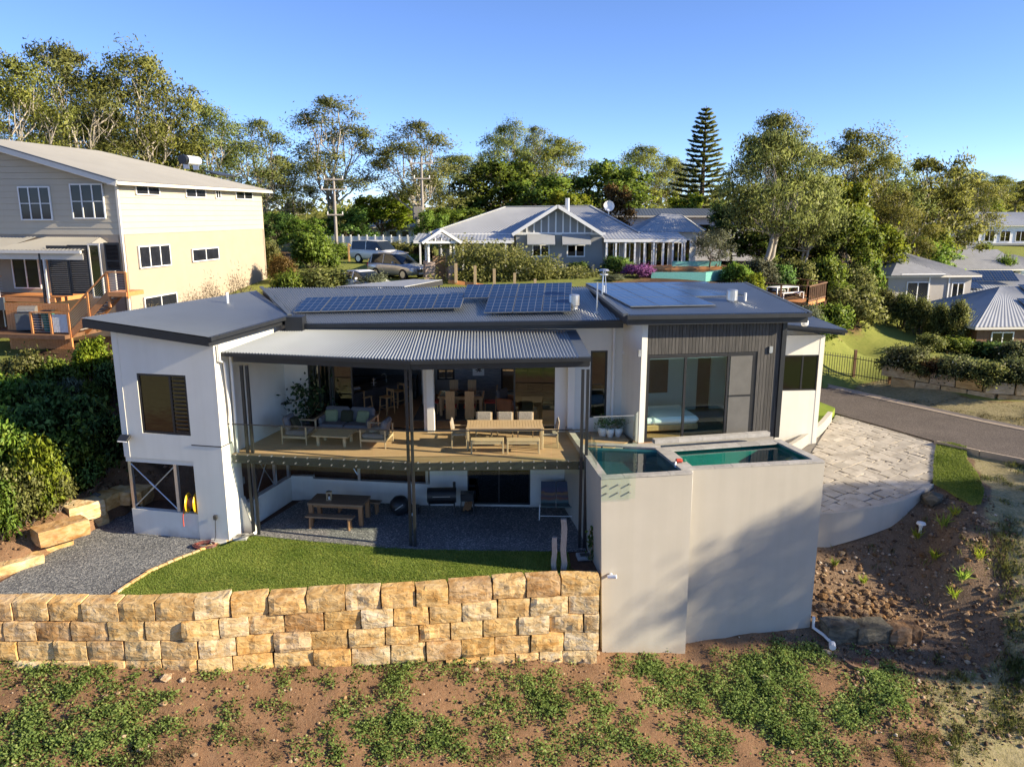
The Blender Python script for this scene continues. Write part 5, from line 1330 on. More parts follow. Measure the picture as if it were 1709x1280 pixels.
def cushion(parent, loc, rx, rz, m): MB().bbox((0, 0, 0), (.46, .14, .44), .065).xf(Matrix.Translation(loc) @ Matrix.Rotation(rz, 4, 'Z') @ Matrix.Rotation(rx, 4, 'X')).build('throw_pillow', M[m], parent)
sofa = thing('outdoor_sofa', 'two seat grey cushioned sofa with pale timber frame against the balcony doors', 'sofa', V(-5.75, 26.05, FL), R(-8))
lounge_frame(sofa, 1.95, .88, 2)
cushion(sofa, V(-.62, .14, .62), R(-25), R(8), 'cush_green'); cushion(sofa, V(-.05, .14, .62), R(-22), R(-4), 'cush_olive'); cushion(sofa, V(.52, .14, .62), R(-25), R(-10), 'cush_green')
for sx in (-1, 1): MB().bbox((sx * .86, -.05, .54), (.14, .7, .26), .06).build('arm_cushion', M['cushion'], sofa)
ch1 = thing('outdoor_armchair', 'grey cushioned armchair with its side to the balcony rail, left of the coffee table', 'armchair', V(-7.22, 25.25, FL), R(-100), 'matching balcony armchairs'); lounge_frame(ch1, .86, .84, 1); cushion(ch1, V(.05, .12, .62), R(-25), 0, 'cush_olive')
ch1.rotation_euler = (0, 0, R(82))
ch2 = thing('outdoor_armchair', 'grey cushioned armchair with a striped pillow, right of the coffee table', 'armchair', V(-4.52, 24.85, FL), R(-98), 'matching balcony armchairs'); lounge_frame(ch2, .86, .84, 1); cushion(ch2, V(-.1, -.05, .5), R(-75), .2, 'cush_tan')
ct = table4('coffee_table', 'low pale timber coffee table between the two balcony armchairs', 'table', V(-5.95, 24.95, FL), R(-9), 1.25, .95, .38, 1, .09, 'teak', 'teak', .04, .12, 0, False)
for i in range(5): MB().box((-.5 + i * .25, 0, .382), (.243, .93, .006)).build('slat', M['teak'], ct)
table4('outdoor_table', 'long pale slatted dining table on the balcony', 'table', V(-.24, 24.72, FL), R(1), 2.5, .95, .75, 1, .08, 'teak', 'teak', .04, 0, 26)
for x, lb in ((-.80, 'left'), (.36, 'right')):
    table4('bench', f'pale timber bench seat, {lb} one of the pair in front of the balcony dining table', 'bench', V(x, 23.98, FL), R(1), 1.07, .36, .45, 1, .055, 'teak', 'teak', .04, 0, 0, True, 'bench seats before the balcony table')
def ochair(loc, rz, label):
    t = thing('outdoor_chair', label, 'chair', loc, rz, 'cushioned chairs round the balcony dining table')
    MB().bbox((0, 0, .43), (.50, .48, .07), .025).build('seat', M['cush_tan'], t); MB().bbox((0, -.24, .72), (.50, .07, .40), .03, 0, R(10)).build('backrest', M['cush_tan'], t)
    for sx in (-1, 1):
        MB().tube([(sx * .26, -.25, 0), (sx * .26, -.24, .5), (sx * .26, -.29, .9)], .02, 6).build('leg', M['teak'], t); MB().tube([(sx * .26, .24, 0), (sx * .26, .23, .62)], .02, 6).build('leg', M['teak'], t)
        MB().bar((sx * .26, -.26, .63), (sx * .26, .26, .63), .05, .025).build('armrest', M['teak'], t)
    return t
for dx, dy, rz, lb in ((-.72, .68, 180, 'left of the three on the far side'), (0, .68, 180, 'middle of the three on the far side'), (.70, .68, 180, 'right of the three on the far side'), (-1.5, 0, -90, 'at the left end'), (1.5, 0, 90, 'at the right end')):
    ochair(V(-.24 + dx, 24.72 + dy, FL), R(rz), f'beige cushioned balcony chair {lb} of the long table')
bq = thing('portable_barbecue', 'small black portable barbecue on a folding stand against the white wing wall', 'barbecue', P(470, 706, FL) + V(.02, -.25, 0), R(-50))
b = MB(); b.lathe([(.02, .78), (.26, .80), (.32, .88), (.33, .94)], n=14); b.xf(Matrix.Diagonal((1.25, .85, 1, 1))); b.build('bowl', M['black'], bq, True)
b = MB(); b.lathe([(.33, .945), (.31, 1.02), (.2, 1.09), (0, 1.11)], n=14); b.xf(Matrix.Diagonal((1.25, .85, 1, 1))); b.build('lid', mat('bbq_lid', (.10, .095, .085), .35), bq, True)
for sx in (-1, 1): MB().bbox((sx * .6, 0, .93), (.36, .34, .03), .008).build('side_table', M['black'], bq); MB().bar((sx * .36, -.2, 0), (-sx * .3, .1, .8), .03).build('leg', M['black'], bq); MB().bar((sx * .36, .2, 0), (-sx * .3, -.1, .8), .03).build('leg', M['black'], bq)
MB().bar((-.2, -.3, .98), (.2, -.3, .98), .02).build('handle', M['black'], bq)
# leafy pot plant by the doors, herb pots on the landing
M['leaf_dark'] = foliage('dark_leaf', (.012, .035, .012), (.05, .11, .03), .25); M['leaf_herb'] = foliage('herb_leaf', (.03, .08, .015), (.12, .22, .05), .35)
def potted(loc, label, pot_r, pot_h, fol_r, fol_h, n, pm, lm, leaf, seed, group=None, name='pot_plant'):
    t = thing(name, label, 'pot plant', loc, 0, group); rng = np.random.default_rng(seed)
    MB().lathe([(pot_r * .6, 0), (pot_r * .95, pot_h * .5), (pot_r, pot_h), (pot_r * .85, pot_h), (pot_r * .8, pot_h * .9), (0, pot_h * .88)], n=16).build('pot', M[pm], t, True)
    c = rng.normal(size=(n, 3)) * np.array([fol_r * .45, fol_r * .45, fol_h * .28]) + np.array([0, 0, pot_h + fol_h * .5]); c[:, 2] = np.maximum(c[:, 2], pot_h)
    me = quads_mesh('leaves', *leaf_quads(rng, c, leaf, leaf * .45), M[lm]); set_tone(me, rng.uniform(0, 1, n)); o = link('leaves', me, t)
    b = MB()
    for k in range(6): b.tube([V(0, 0, pot_h * .9), V(*(c[k * 3]))], .008, 4)
    b.build('stems', M['oldwood'], t); return t
potted(WA.at(.55, FL, .45), 'tall leafy plant in a dark pot beside the balcony doors', .24, .4, .7, 1.3, 420, 'dark', 'leaf_dark', .20, 3)
for k, (x, y, r_, lb) in enumerate([(1004, 726, .14, 'leftmost of the three in front'), (1018, 728, .14, 'middle of the three in front'), (1031, 727, .13, 'rightmost of the three in front'), (1003, 716, .15, 'back left, bright green'), (1027, 716, .15, 'back right, dark leaved')]):
    p = P(x, y, FL + .02); potted(V(p.x, min(p.y, 25.9), FL), f'white herb pot on the landing by the dark window, {lb}', r_, .3, .28, .38, 160, 'white', 'leaf_herb' if k != 4 else 'leaf_dark', .07, 20 + k, 'white herb pots on the landing', 'herb_pot')

# ================================================================== patio furniture
GP = .035
pt = table4('picnic_table', 'heavy weathered timber table on the lower patio with thick log legs', 'table', V(-5.95, 25.15, GP), R(-7), 1.95, .95, .74, 1, .14, 'oldwood', 'leg_wood', .06, .03, 0, True)
for i in range(5): MB().bbox((0, -.38 + i * .19, .745), (1.95, .183, .02), .005).build('plank', M['oldwood'], pt)
def pbench(loc, rz, label):
    t = thing('log_bench', label, 'bench', loc, rz, 'timber benches at the patio table'); MB().bbox((0, 0, .42), (1.65, .30, .055), .012).build('seat', M['oldwood'], t)
    for sx in (-1, 1):
        for sy in (-1, 1): MB().tube([(sx * .68, sy * .1, 0), (sx * .66, sy * .08, .4)], .045, 8).build('leg', M['leg_wood'], t)
pbench(V(-6.12, 24.42, GP), R(-7), 'weathered timber bench on the near side of the patio table'); pbench(V(-5.45, 25.85, GP), R(-7), 'weathered timber bench mostly hidden behind the patio table')
ln = thing('lantern', 'small pale timber framed candle lantern on the patio table', 'lantern', V(-6.28, 25.1, GP + .757))
for sx in (-1, 1):
    for sy in (-1, 1): MB().box((sx * .07, sy * .07, .14), (.02, .02, .28)).build('post', M['yellow'] if False else M['teak'], ln)
MB().box((0, 0, .01), (.18, .18, .02)).build('base', M['teak'], ln); MB().box((0, 0, .29), (.18, .18, .02)).build('lid', M['teak'], ln); MB().tube([(0, 0, .02), (0, 0, .12)], .035, 8).build('candle', M['white'], ln); MB().tube([(-.05, 0, .3), (0, 0, .36), (.05, 0, .3)], .006, 4).build('handle', M['black'], ln)
sm = thing('barrel_smoker', 'black barrel smoker on four legs against the white patio wall', 'smoker', P(738, 861, GP), R(3))
b = MB(); b.tube([(-.50, 0, .78), (.50, 0, .78)], .27, 18); b.build('drum', M['black'], sm, False)
MB().bar((-.3, -.29, .82), (.3, -.29, .82), .02).build('handle', M['silver'], sm)
for sx in (-1, 1):
    for sy in (-1, 1): MB().bar((sx * .46, sy * .22, 0), (sx * .42, sy * .16, .65), .035).build('leg', M['black'], sm)
MB().tube([(.44, 0, 1.0), (.44, 0, 1.25)], .05, 8).build('chimney', M['black'], sm); MB().box((0, -.33, .62), (.9, .2, .015)).build('front_shelf', M['black'], sm)
fb = thing('firewood_stand', 'black metal cooker stand with split firewood stacked underneath', 'stand', P(780, 858, GP), R(2))
MB().bbox((0, 0, .68), (.46, .42, .26), .02).build('firebox', M['black'], fb); MB().box((0, 0, .16), (.44, .4, .02)).build('shelf', M['black'], fb)
for sx in (-1, 1):
    for sy in (-1, 1): MB().bar((sx * .25, sy * .22, 0), (sx * .2, sy * .18, .56), .04).build('leg', M['black'], fb)
for k in range(4): MB().bar((-.12 + k * .07, -.15, .2 + .04 * (k % 2)), (-.05 + k * .07, .1, .42), .06, .05).build('firewood', M['leg_wood'], fb)
kt = thing('kettle_barbecue', 'black round kettle barbecue lying low on the patio beside the posts', 'barbecue', P(668, 858, GP), 0)
b = MB(); b.lathe([(0, 0), (.2, .03), (.34, .2), (.37, .34), (.34, .48), (.2, .64), (0, .68)], n=20); b.build('drum', M['black'], kt, True)
MB().bar((-.12, -.37, .30), (.16, -.37, .5), .03).build('handle', M['silver'], kt); MB().bbox((.5, .05, .16), (.34, .3, .3), .03).build('tool_box', M['black'], kt); MB().tube([(.42, -.22, .05), (.42, -.22, .12)], .06, 8).build('wheel', M['white'], kt)
sl = thing('sling_chair', 'double sling seat with a faded striped blanket cover against the patio wall', 'chair', P(928, 862, GP) + V(0, .1, 0), R(-2))
def blanket():
    m, n, l, bs, out = new_mat('striped_blanket'); tc = n.new('ShaderNodeTexCoord'); sx_ = n.new('ShaderNodeSeparateXYZ'); l.new(tc.outputs['Object'], sx_.inputs[0])
    nz = n.new('ShaderNodeTexNoise'); nz.inputs['Scale'].default_value = 3; l.new(tc.outputs['Object'], nz.inputs[0])
    ad = n.new('ShaderNodeMath'); ad.operation = 'MULTIPLY_ADD'; ad.inputs[1].default_value = .25; l.new(nz.outputs[0], ad.inputs[0])
    mr = n.new('ShaderNodeMapRange'); mr.inputs['From Min'].default_value = .25; mr.inputs['From Max'].default_value = 1.05; l.new(sx_.outputs[2], mr.inputs[0]); l.new(mr.outputs[0], ad.inputs[2])
    r = ramp(n, [(.1, (.05, .12, .17)), (.25, (.09, .10, .10)), (.4, (.13, .20, .20)), (.52, (.25, .11, .07)), (.62, (.12, .10, .13)), (.72, (.33, .20, .09)), (.8, (.10, .09, .15)), (1, (.07, .09, .14))]); l.new(ad.outputs[0], r.inputs[0]); l.new(r.outputs[0], bs.inputs['Base Color']); bs.inputs['Roughness'].default_value = .95; return m
M['blanket'] = blanket()
for sx in (-.27, .27):
    b = MB(); pr_ = [(-.32, .42), (-.1, .34), (.12, .38), (.30, .72), (.44, 1.08)]
    for i in range(4):
        (y0, z0), (y1, z1) = pr_[i], pr_[i + 1]; b.hexa([V(sx - .26, y0, z0), V(sx + .26, y0, z0), V(sx + .26, y1, z1), V(sx - .26, y1, z1), V(sx - .26, y0 - .03, z0 + .06), V(sx + .26, y0 - .03, z0 + .06), V(sx + .26, y1 - .05, z1 + .05), V(sx - .26, y1 - .05, z1 + .05)])
    b.build('sling', M['blanket'], sl)
for sx in (-1, 1):
    MB().tube([(sx * .58, -.42, 0), (sx * .57, -.36, .52), (sx * .57, .3, .55)], .022, 6).build('arm', M['pvc'], sl); MB().tube([(sx * .57, -.36, .40), (sx * .56, .46, .0)], .02, 6).build('leg', M['pvc'], sl)
MB().tube([(-.57, -.4, .14), (.57, -.4, .14)], .018, 6).build('rail', M['pvc'], sl)
# silvered timber totems on the lawn, creeper, drain box, hose
for x, y, h, w, lb in ((925, 951, 1.05, .15, 'shorter pale silvered timber post standing in the lawn near the pool wall'), (940, 951, 1.62, .17, 'taller split silvered timber post standing in the lawn near the pool wall')):
    p = P(x, y, .01); b = MB(); rr = random.Random(x); n = 7
    for i in range(n):
        z0, z1 = h * i / n, h * (i + 1) / n; o0, o1 = [mnoise.noise(V(x, z * 2, 0)) * .05 for z in (z0, z1)]
        b.hexa([V(o0 - w / 2, -.06, z0), V(o0 + w / 2, -.06, z0), V(o0 + w / 2, .06, z0), V(o0 - w / 2, .06, z0), V(o1 - w / 2, -.06, z1), V(o1 + w / 2 - (.03 if i == n - 1 else 0), -.06, z1), V(o1 + w / 2, .06, z1), V(o1 - w / 2, .06, z1)])
    o = b.build('timber_post', M['grey_wood'], None); o.location = p; tag(o, lb, 'post', 'silvered timber posts in the lawn')
def creeper(c, label, n, h, w, seed):
    t = thing('creeper', label, 'plant', c); rng = np.random.default_rng(seed); q = np.stack([rng.normal(0, w, n), rng.normal(0, .06, n), rng.uniform(.1, h, n)], 1)
    me = quads_mesh('leaves', *leaf_quads(rng, q, .16, .12), M['leaf_herb']); set_tone(me, rng.uniform(0, 1, n)); link('leaves', me, t)
    b = MB()
    for k in (-1, 0, 1): b.tube([(k * .06, 0, 0), (k * .1, 0, h * .95)], .012, 5)
    b.build('stems', M['oldwood'], t)
creeper(V(2.46, 21.95, -.02), 'small green creeper on sticks against the shaded pool wall', 70, 1.15, .10, 5)
for x, y, lb, w in ((976, 931, 'white concrete drain box at the foot of the right hand posts', .5), (402, 899, 'pale concrete footing block at the foot of the white buttress', .45)):
    p = P(x, y, .0); t = thing('drain_box', lb, 'drain', p, .1); MB().bbox((0, 0, .05), (w, .4, .12), .02).build('surround', M['concrete'], t); MB().box((0, 0, .113), (w * .6, .22, .012)).build('grate', M['dark'], t)
MB_ = MB(); MB_.bar(P(405, 896, .1), P(425, 874, .9) - V(0, 0, .3), .08, .06); tag(MB_.build('steel_strut', M['silver'], None), 'short slanted steel strut between the buttress and the left posts', 'strut')
p = P(342, 912, 0); b = MB()
for k in range(7): 
    rr_ = .30 - .035 * (k % 4); ox, oy = .05 * math.sin(k * 2.3), .05 * math.cos(k * 1.7); b.tube([p + V(ox + rr_ * 1.25 * math.cos(a * .35), oy + rr_ * math.sin(a * .35) * .8, .025 + .022 * (k // 2) + .012 * math.sin(a * .9 + k)) for a in range(19)], .018, 5, False)
tag(b.build('garden_hose', M['hose'], None), 'coil of dark red garden hose lying on the gravel by the house corner', 'hose'); 
p = P(365, 905, 0); t = thing('concrete_cover', 'small square concrete lid on the ground beside the hose coil', 'lid', p, .3); MB().bbox((0, 0, .04), (.5, .4, .1), .02).build('surround', M['concrete'], t)
p = WF.at(*WF.px(361, 862), 0); t = thing('garden_tap', 'black garden tap with hose on the white corner pillar', 'tap', p + WF.n * .03); MB().bbox((0, -.04, 0), (.12, .1, .16), .02).build('body', M['dark'], t); MB().tube([(0, -.06, -.05), (-.02, -.08, -.6), (-.1, -.15, -.95), (-.3, -.3, -1.08)], .012, 5).build('hose', M['rubber'], t)
hr = thing('hose_reel', 'bright yellow hose reel on the sill of the open undercroft', 'hose reel', WFl.at(WFl.px(319, 862)[0], .87, -.1), WF.rz + .25)
for sx in (-1, 1): MB().lathe([(.31, 0), (.33, .02), (.31, .04), (.06, .05)], n=20).xf(Matrix.Translation((sx * .13, 0, .34)) @ Matrix.Rotation(R(90), 4, 'Y')).build('flange', M['yellow'], hr)
MB().tube([(-.12, 0, .34), (.12, 0, .34)], .2, 16).build('coil', M['hose'], hr)
for sx in (-1, 1): MB().bar((sx * .2, -.15, 0), (sx * .2, .1, .4), .03).build('stand', M['yellow'], hr)
MB().tube([(-.2, -.1, .3), (-.25, -.2, -.1), (-.24, -.22, -.4)], .018, 5).build('hose', M['red'], hr)
# concrete steps inside the undercroft
st = thing('concrete_steps', 'three pale concrete steps inside the open undercroft', 'steps', WFl.at(1.35, .02, -2.2), WF.rz)
for k in range(3): MB().bbox((.25 + k * .38, .1 * k, .45 + .26 * (k + .5)), (.5 - .02 * k, .55, .26), .01).build('step', M['concrete'], st)
MB().box((.3, 0, .22), (1.4, .5, .44)).build('base', M['concrete'], st)
# ================================================================== neighbouring buildings
# ---- tall cream house on the left
nl = thing('neighbour_house', 'tall cream weatherboard house with beige base and timber stairs on the left', 'house', (-22, 42, 3.6), world_parts=True)
nC = V(-19.3, 38.9, 0); nr = V(.15, .989, 0).normalized(); nlv = V(-nr.y, nr.x, 0)
NB, NBAND, NE, NR = 3.4, 9.37, 12.02, 14.15
NWl, NWr = Wall(nC + nlv * 14, nC), Wall(nC, nC + nr * 15.2)
b = MB(); NWl.mesh(b, NB, NE - .02, [], .2); b.build('wall', M['beige'], nl)
b = MB(); NWr.mesh(b, NB, NBAND, [], .2); b.build('wall', M['beige'], nl)
b = MB(); NWr.mesh(b, NBAND, NE, [], .18); b.build('wall', M['cream_board'], nl)
b = MB(); q = nC + nr * 15.2; b.bar(q + V(0, 0, 7.7), q + nlv * 14 + V(0, 0, 7.7), .2, 8.6); b.build('wall', M['beige'], nl)
rt = 7.6                                       # ridge distance from the corner
def gable_u(z): return 0 if z <= NE else rt * (z - NE) / (NR - NE)
z = NBAND; bh = .30
while z < NR - .2:
    z1 = min(z + bh - .012, NR - .05)
    for W, is_g in ((NWl, True), (NWr, False)):
        if not is_g and z > NE - .1: continue
        a0, a1 = gable_u(z), gable_u(z1); b = MB()
        if is_g: pts = [(max(0.0, W.L - 15.2 + a0), z), (W.L - a0, z), (W.L - a1, z1), (max(0.0, W.L - 15.2 + a1), z1)]
        else: pts = [(0, z), (W.L, z), (W.L, z1), (0, z1)]
        q = [W.at(u, zz, -.02) for u, zz in pts] + [W.at(u, zz, .012 + .018 * (k < 2)) for k, (u, zz) in enumerate(pts)]
        b.add(q, [(3, 2, 1, 0), (4, 5, 6, 7), (0, 1, 5, 4), (1, 2, 6, 5), (2, 3, 7, 6), (3, 0, 4, 7)]); b.build('weatherboard', M['cream_board'], nl)
    z += bh
MB().box(NWl.at(NWl.L - .03, (NB + NE) / 2, .0) + NWr.n * .02, (.12, .12, NE - NB - .1), NWl.rz).build('corner_trim', M['trim'], nl)
E0, E1 = nC - nr * .7 - nlv * .5 + V(0, 0, NE - .1), nC + nr * 15.8 - nlv * .5 + V(0, 0, NE - .1)
Ra, Rbb = nC - nr * .7 + nlv * rt + V(0, 0, NR), nC + nr * 9.5 + nlv * rt + V(0, 0, NR)
Eb, Ec = nC + nr * 15.8 + nlv * 15.7 + V(0, 0, NE - .1), nC - nr * .7 + nlv * 15.7 + V(0, 0, NE - .1)
ro = corrugate(MB(), E0, E1, Rbb, Ra, .2, .012).build('roof', M['beige_roof'], nl, True)
corrugate(MB(), E1, Eb, Rbb, Rbb, .3, .012).build('roof', M['beige_roof'], nl, True); corrugate(MB(), Eb, Ec, Ra, Rbb, .3, .012).build('roof', M['beige_roof'], nl, True)
b = MB(); b.bar(E0 + V(0, 0, -.10), E1 + V(0, 0, -.10), .13, .15); b.build('gutter', M['trim'], ro)
b = MB(); b.bar(E0 + V(0, 0, -.12), Ra + V(0, 0, -.12), .06, .26); b.build('barge_board', M['trim'], ro); b = MB(); b.bar(E0 + V(0, 0, .03), Ra + V(0, 0, .03), .12, .05); b.build('barge_capping', M['flash'], ro)
b = MB(); b.slab([E0 + V(0, 0, -.04), E1 + V(0, 0, -.04), E1 + nlv * .52 + V(0, 0, -.04), E0 + nlv * .52 + V(0, 0, -.04)], .14); b.build('soffit', M['trim'], ro)
for s_ in (.35, 14.9): pipe([NWr.at(s_ - .1, NE - .15, .45), NWr.at(s_, NE - .5, .1), NWr.at(s_, NB + .5, .1)], .055, 'downpipe', 'trim').parent = nl
for o in list(house.children):
    if False: pass
def nwin(W, tl, br, cols, rows=1, parent=nl, m='darkglass', fr='white', out=.07, tr=None, bl=None):
    u0, u1, z0, z1 = W.rect(tl, br, tr, bl); return window(parent, W, (u0, u1, z0, z1), cols, rows, m, fr, .06, -out)
def backed(W, tl, br, cols, rows=1, tr=None, bl=None, m='darkpane'):
    f = nwin(W, tl, br, cols, rows, tr=tr, bl=bl, m=m); u0, u1, z0, z1 = W.rect(tl, br, tr, bl)
    MB().box(W.at((u0 + u1) / 2, (z0 + z1) / 2, .035), (u1 - u0 - .02, .02, z1 - z0 - .02), W.rz).build('blind', M['blind'], f); return f
backed(NWl, (31, 313), (90, 367), 3, 2, (84, 310), (38, 369)); backed(NWl, (117, 308), (179, 365), 3, 2, (172, 306), (124, 366))
for tl, br, c in (((223, 308), (265, 327), 2), ((307, 313), (342, 331), 2), ((357, 317), (367, 332), 2), ((391, 319), (420, 334), 2), ((228, 411), (284, 443), 3), ((318, 416), (364, 433), 2), ((238, 497), (295, 515), 2)): backed(NWr, tl, br, c)
# solar water heater on its roof
xx, yy, nn = plane_basis(E0, E1, Ra); hp = PPl(318, 281, E0, nn)
wh = thing('water_heater', 'white solar hot water tank with black end lying on the cream house roof', 'water heater', hp); wh.rotation_euler = (0, 0, math.atan2(nr.y, nr.x)); bpy.context.view_layer.update()
MB().tube([(-.55, 0, .52), (1.0, 0, .52)], .30, 16).build('tank', M['white'], wh); MB().tube([(-.95, 0, .52), (-.55, 0, .52)], .31, 16).build('end_cap', M['black'], wh)
for s_ in (-.5, .7): MB().box((s_, 0, .1), (.06, .4, .35)).build('bracket', M['silver'], wh)
wh_m = Matrix((xx, yy, nn)).transposed().to_4x4(); wh_m.translation = PPl(366, 293, E0, nn) + nn * .12; cl_ = MB().box((0, 0, 0), (2.2, 1.1, .08)).xf(wh.matrix_basis.inverted() @ wh_m).build('collector', M['dark'], wh)
# veranda bay
def out(W, u, z, o): return W.at(u, z, o)
uA = NWl.px(50, 372)[0]; uB = NWl.L - .35; PO = 2.3
vz0, vz1 = 9.25, 8.72
vr = corrugate(MB(), out(NWl, uA, vz1, PO + .3), out(NWl, uB, vz1, PO + .3), out(NWl, uB - .8, vz0, .05), out(NWl, uA + .9, vz0, .05), .2, .01).build('veranda_roof', M['beige_roof'], nl, True)
b = MB(); b.add([out(NWl, uB, vz1, PO + .3), out(NWl, uB, vz1, .05), out(NWl, uB - .8, vz0, .05)], [(0, 1, 2)]); b.add([out(NWl, uA, vz1, .05), out(NWl, uA, vz1, PO + .3), out(NWl, uA + .9, vz0, .05)], [(0, 1, 2)]); b.build('roof_hip', M['beige_roof'], vr)
b = MB(); b.bar(out(NWl, uA, vz1 - .08, PO + .3), out(NWl, uB, vz1 - .08, PO + .3), .12, .14); b.build('gutter', M['trim'], vr)
b = MB(); b.bar(out(NWl, uA + .1, vz1 - .3, PO), out(NWl, uB - .1, vz1 - .3, PO), .12, .3); b.build('beam', M['trim'], vr)
corrugate(MB(), out(NWl, 0, vz1, PO - .2), out(NWl, uA, vz1, PO - .2), out(NWl, uA + .4, vz0, .05), out(NWl, 0, vz0, .05), .2, .01).build('veranda_roof', M['beige_roof'], nl, True)
b = MB(); b.bar(out(NWl, 0, vz1 - .2, PO - .25), out(NWl, uA + .1, vz1 - .2, PO - .25), .12, .36); b.build('beam', M['trim'], nl)
dz = 6.45
MB().box(NWl.at(NWl.L / 2 - 1.0, dz - .1, PO / 2 + .1), (NWl.L - 2.4, PO - .1, .2), NWl.rz).build('veranda_deck', M['merbau'], nl)
b = MB(); b.bar(out(NWl, 0, dz - .3, PO + .12), out(NWl, uA + .1, dz - .3, PO + .12), .1, .62); b.build('deck_fascia', M['flash'], nl)
BayW = Wall(NWl.at(uA + .1, 0, PO), NWl.at(uB, 0, PO))
def louvre(x0, x1, y0, y1, m, n=24, W=None):
    W = W or BayW; (u0, zt), (u1, _) = W.px(x0, y0), W.px(x1, y0); zb = max(dz, W.px(x0, y1)[1])
    f = MB()
    for u in (u0 + .04, u1 - .04): f.box(W.at(u, (zt + zb) / 2, 0), (.08, .06, zt - zb), W.rz)
    for zz in (zb + .04, zt - .04, (zb + zt) / 2 - .2): f.bar(W.at(u0 + .08, zz, 0), W.at(u1 - .08, zz, 0), .05, .08)
    f.box(W.at((u0 + u1) / 2, (zt + zb) / 2, -.06), (u1 - u0 - .1, .02, zt - zb - .1), W.rz)
    o = f.build('louvre_screen', M['frame'], nl); me = MB().box((0, 0, 0), (u1 - u0 - .18, .075, .014), 0, R(-38)).mesh('slat', M[m])
    for k in range(n):
        zz = zb + .12 + k * (zt - zb - .2) / n; link('slat', me, o, W.at((u0 + u1) / 2, zz, .015) - OFF[nl.name], W.rz)
M['slatgrey'] = mat('grey_slat', (.17, .16, .15), .6, var=.08)
louvre(77, 111, 410, 493, 'slatgrey'); louvre(112, 145, 409, 490, 'slatgrey'); louvre(173, 199, 405, 452, 'frame', 18)
u0, zt = BayW.px(146, 407); u1, _ = BayW.px(166, 407)
window(nl, BayW, (u0, u1, dz + .05, zt), 1, 1, 'winglass', 'trim', .07, 0)
MB().box(BayW.at((u0 + u1) / 2, (dz + zt) / 2, -.5), (u1 - u0 + .6, .1, zt - dz), BayW.rz).build('inner_wall', M['taupe'], nl)
for x in (70, 76): u, _ = BayW.px(x, 450); MB().box(BayW.at(u, (NB + 8.6) / 2 + .2, .02), (.10, .10, 8.4 - NB), BayW.rz).build('veranda_post', M['black'] if x == 70 else M['trim'], nl)
VW = Wall(NWl.at(0, 0, .1), NWl.at(uA + .3, 0, .1))
backed(VW, (17, 410), (72, 482), 2); backed(VW, (-6, 515), (30, 575), 2)
# horizontal wire balustrade of the left veranda
b = MB(); uu = VW.L
for zz in (dz + 1.0,): b.bar(NWl.at(0, zz, PO), NWl.at(uA, zz, PO), .09, .04)
b.build('handrail', M['merbau'], nl)
for k in range(4): MB().tube([NWl.at(uA - .2 - k * 1.1, dz - .5, PO), NWl.at(uA - .2 - k * 1.1, dz + 1.0, PO)], .025, 6).build('baluster', M['silver'], nl)
for k in range(6): MB().tube([NWl.at(0, dz + .15 + k * .14, PO), NWl.at(uA, dz + .15 + k * .14, PO)], .007, 4).build('wire', M['silver'], nl)
# orange timber skirt of vertical boards below the screens
SkW = Wall(BayW.at(.0, 0, .1), BayW.at(BayW.L - 1.1, 0, .1)); n = 22; w = SkW.L / n
me = MB().box((0, 0, 0), (w - .012, .03, dz - NB - .3)).mesh('skirt_board', M['merbau'])
for k in range(n): link('skirt_board', me, nl, SkW.at((k + .5) * w, (dz + NB) / 2 - .1, .02) - OFF[nl.name], SkW.rz)
# timber stair with landing
stp = thing('timber_stairs', 'orange timber stairs with wire balustrade climbing beside the cream house', 'stairs', NWl.at(NWl.L - 1, NB, 3.4), world_parts=True)
StW = Wall(NWl.at(NWl.L - 7, 0, 3.3), NWl.at(NWl.L, 0, 3.3))
top_u, top_z = StW.px(182, 491); bot_u, bot_z = StW.px(118, 558); land_u = StW.px(213, 489)[0]
for o_ in (0, -1.0):
    b = MB(); b.bar(StW.at(bot_u, bot_z - .05, o_), StW.at(top_u, top_z, o_), .05, .28); b.build('stringer', M['merbau'], stp)
n = 12
for k in range(n):
    t_ = (k + .5) / n; c = StW.at(bot_u + (top_u - bot_u) * t_, bot_z + (top_z - bot_z) * t_ + .08, -.5); MB().box(c, (.28, .96, .04), StW.rz).build('tread', M['grey_wood'], stp)
MB().box(StW.at((top_u + land_u) / 2, top_z, -.55), (land_u - top_u, 1.3, .2), StW.rz).build('landing', M['merbau'], stp)
def posts_rail(p0, z0, p1, z1, W=StW, o_=0.0, nw=9, h=1.0, posts=(0, 1), foot=0):
    for t_ in posts:
        u, zz = p0 + (p1 - p0) * t_, z0 + (z1 - z0) * t_; MB().box(W.at(u, zz + h / 2 - foot / 2, o_), (.10, .10, h + foot), W.rz).build('post', M['merbau'], stp)
    b = MB(); b.bar(W.at(p0, z0 + h, o_), W.at(p1, z1 + h, o_), .10, .05); b.build('handrail', M['merbau'], stp)
    for k in range(nw): MB().tube([W.at(p0, z0 + .1 + k * h / (nw + .5), o_), W.at(p1, z1 + .1 + k * h / (nw + .5), o_)], .012, 4).build('wire', M['silver'], stp)
posts_rail(bot_u, bot_z, top_u, top_z, posts=(0, .5, 1), foot=.6); posts_rail(top_u, top_z, land_u, top_z, posts=(1,), foot=.2)
u2 = StW.px(88, 560)[0]; u1_ = StW.px(56, 560)[0]
posts_rail(u2, bot_z, bot_u - .05, bot_z, nw=0, posts=(0,)); posts_rail(u1_, bot_z, u2, bot_z, nw=8, posts=(0,))
b = MB()
for k in range(11): u = u2 + .12 + k * (bot_u - u2 - .25) / 10; MB().box(StW.at(u, bot_z + .5, 0), (.05, .02, .85), StW.rz).build('gate_picket', M['pvc'], stp)
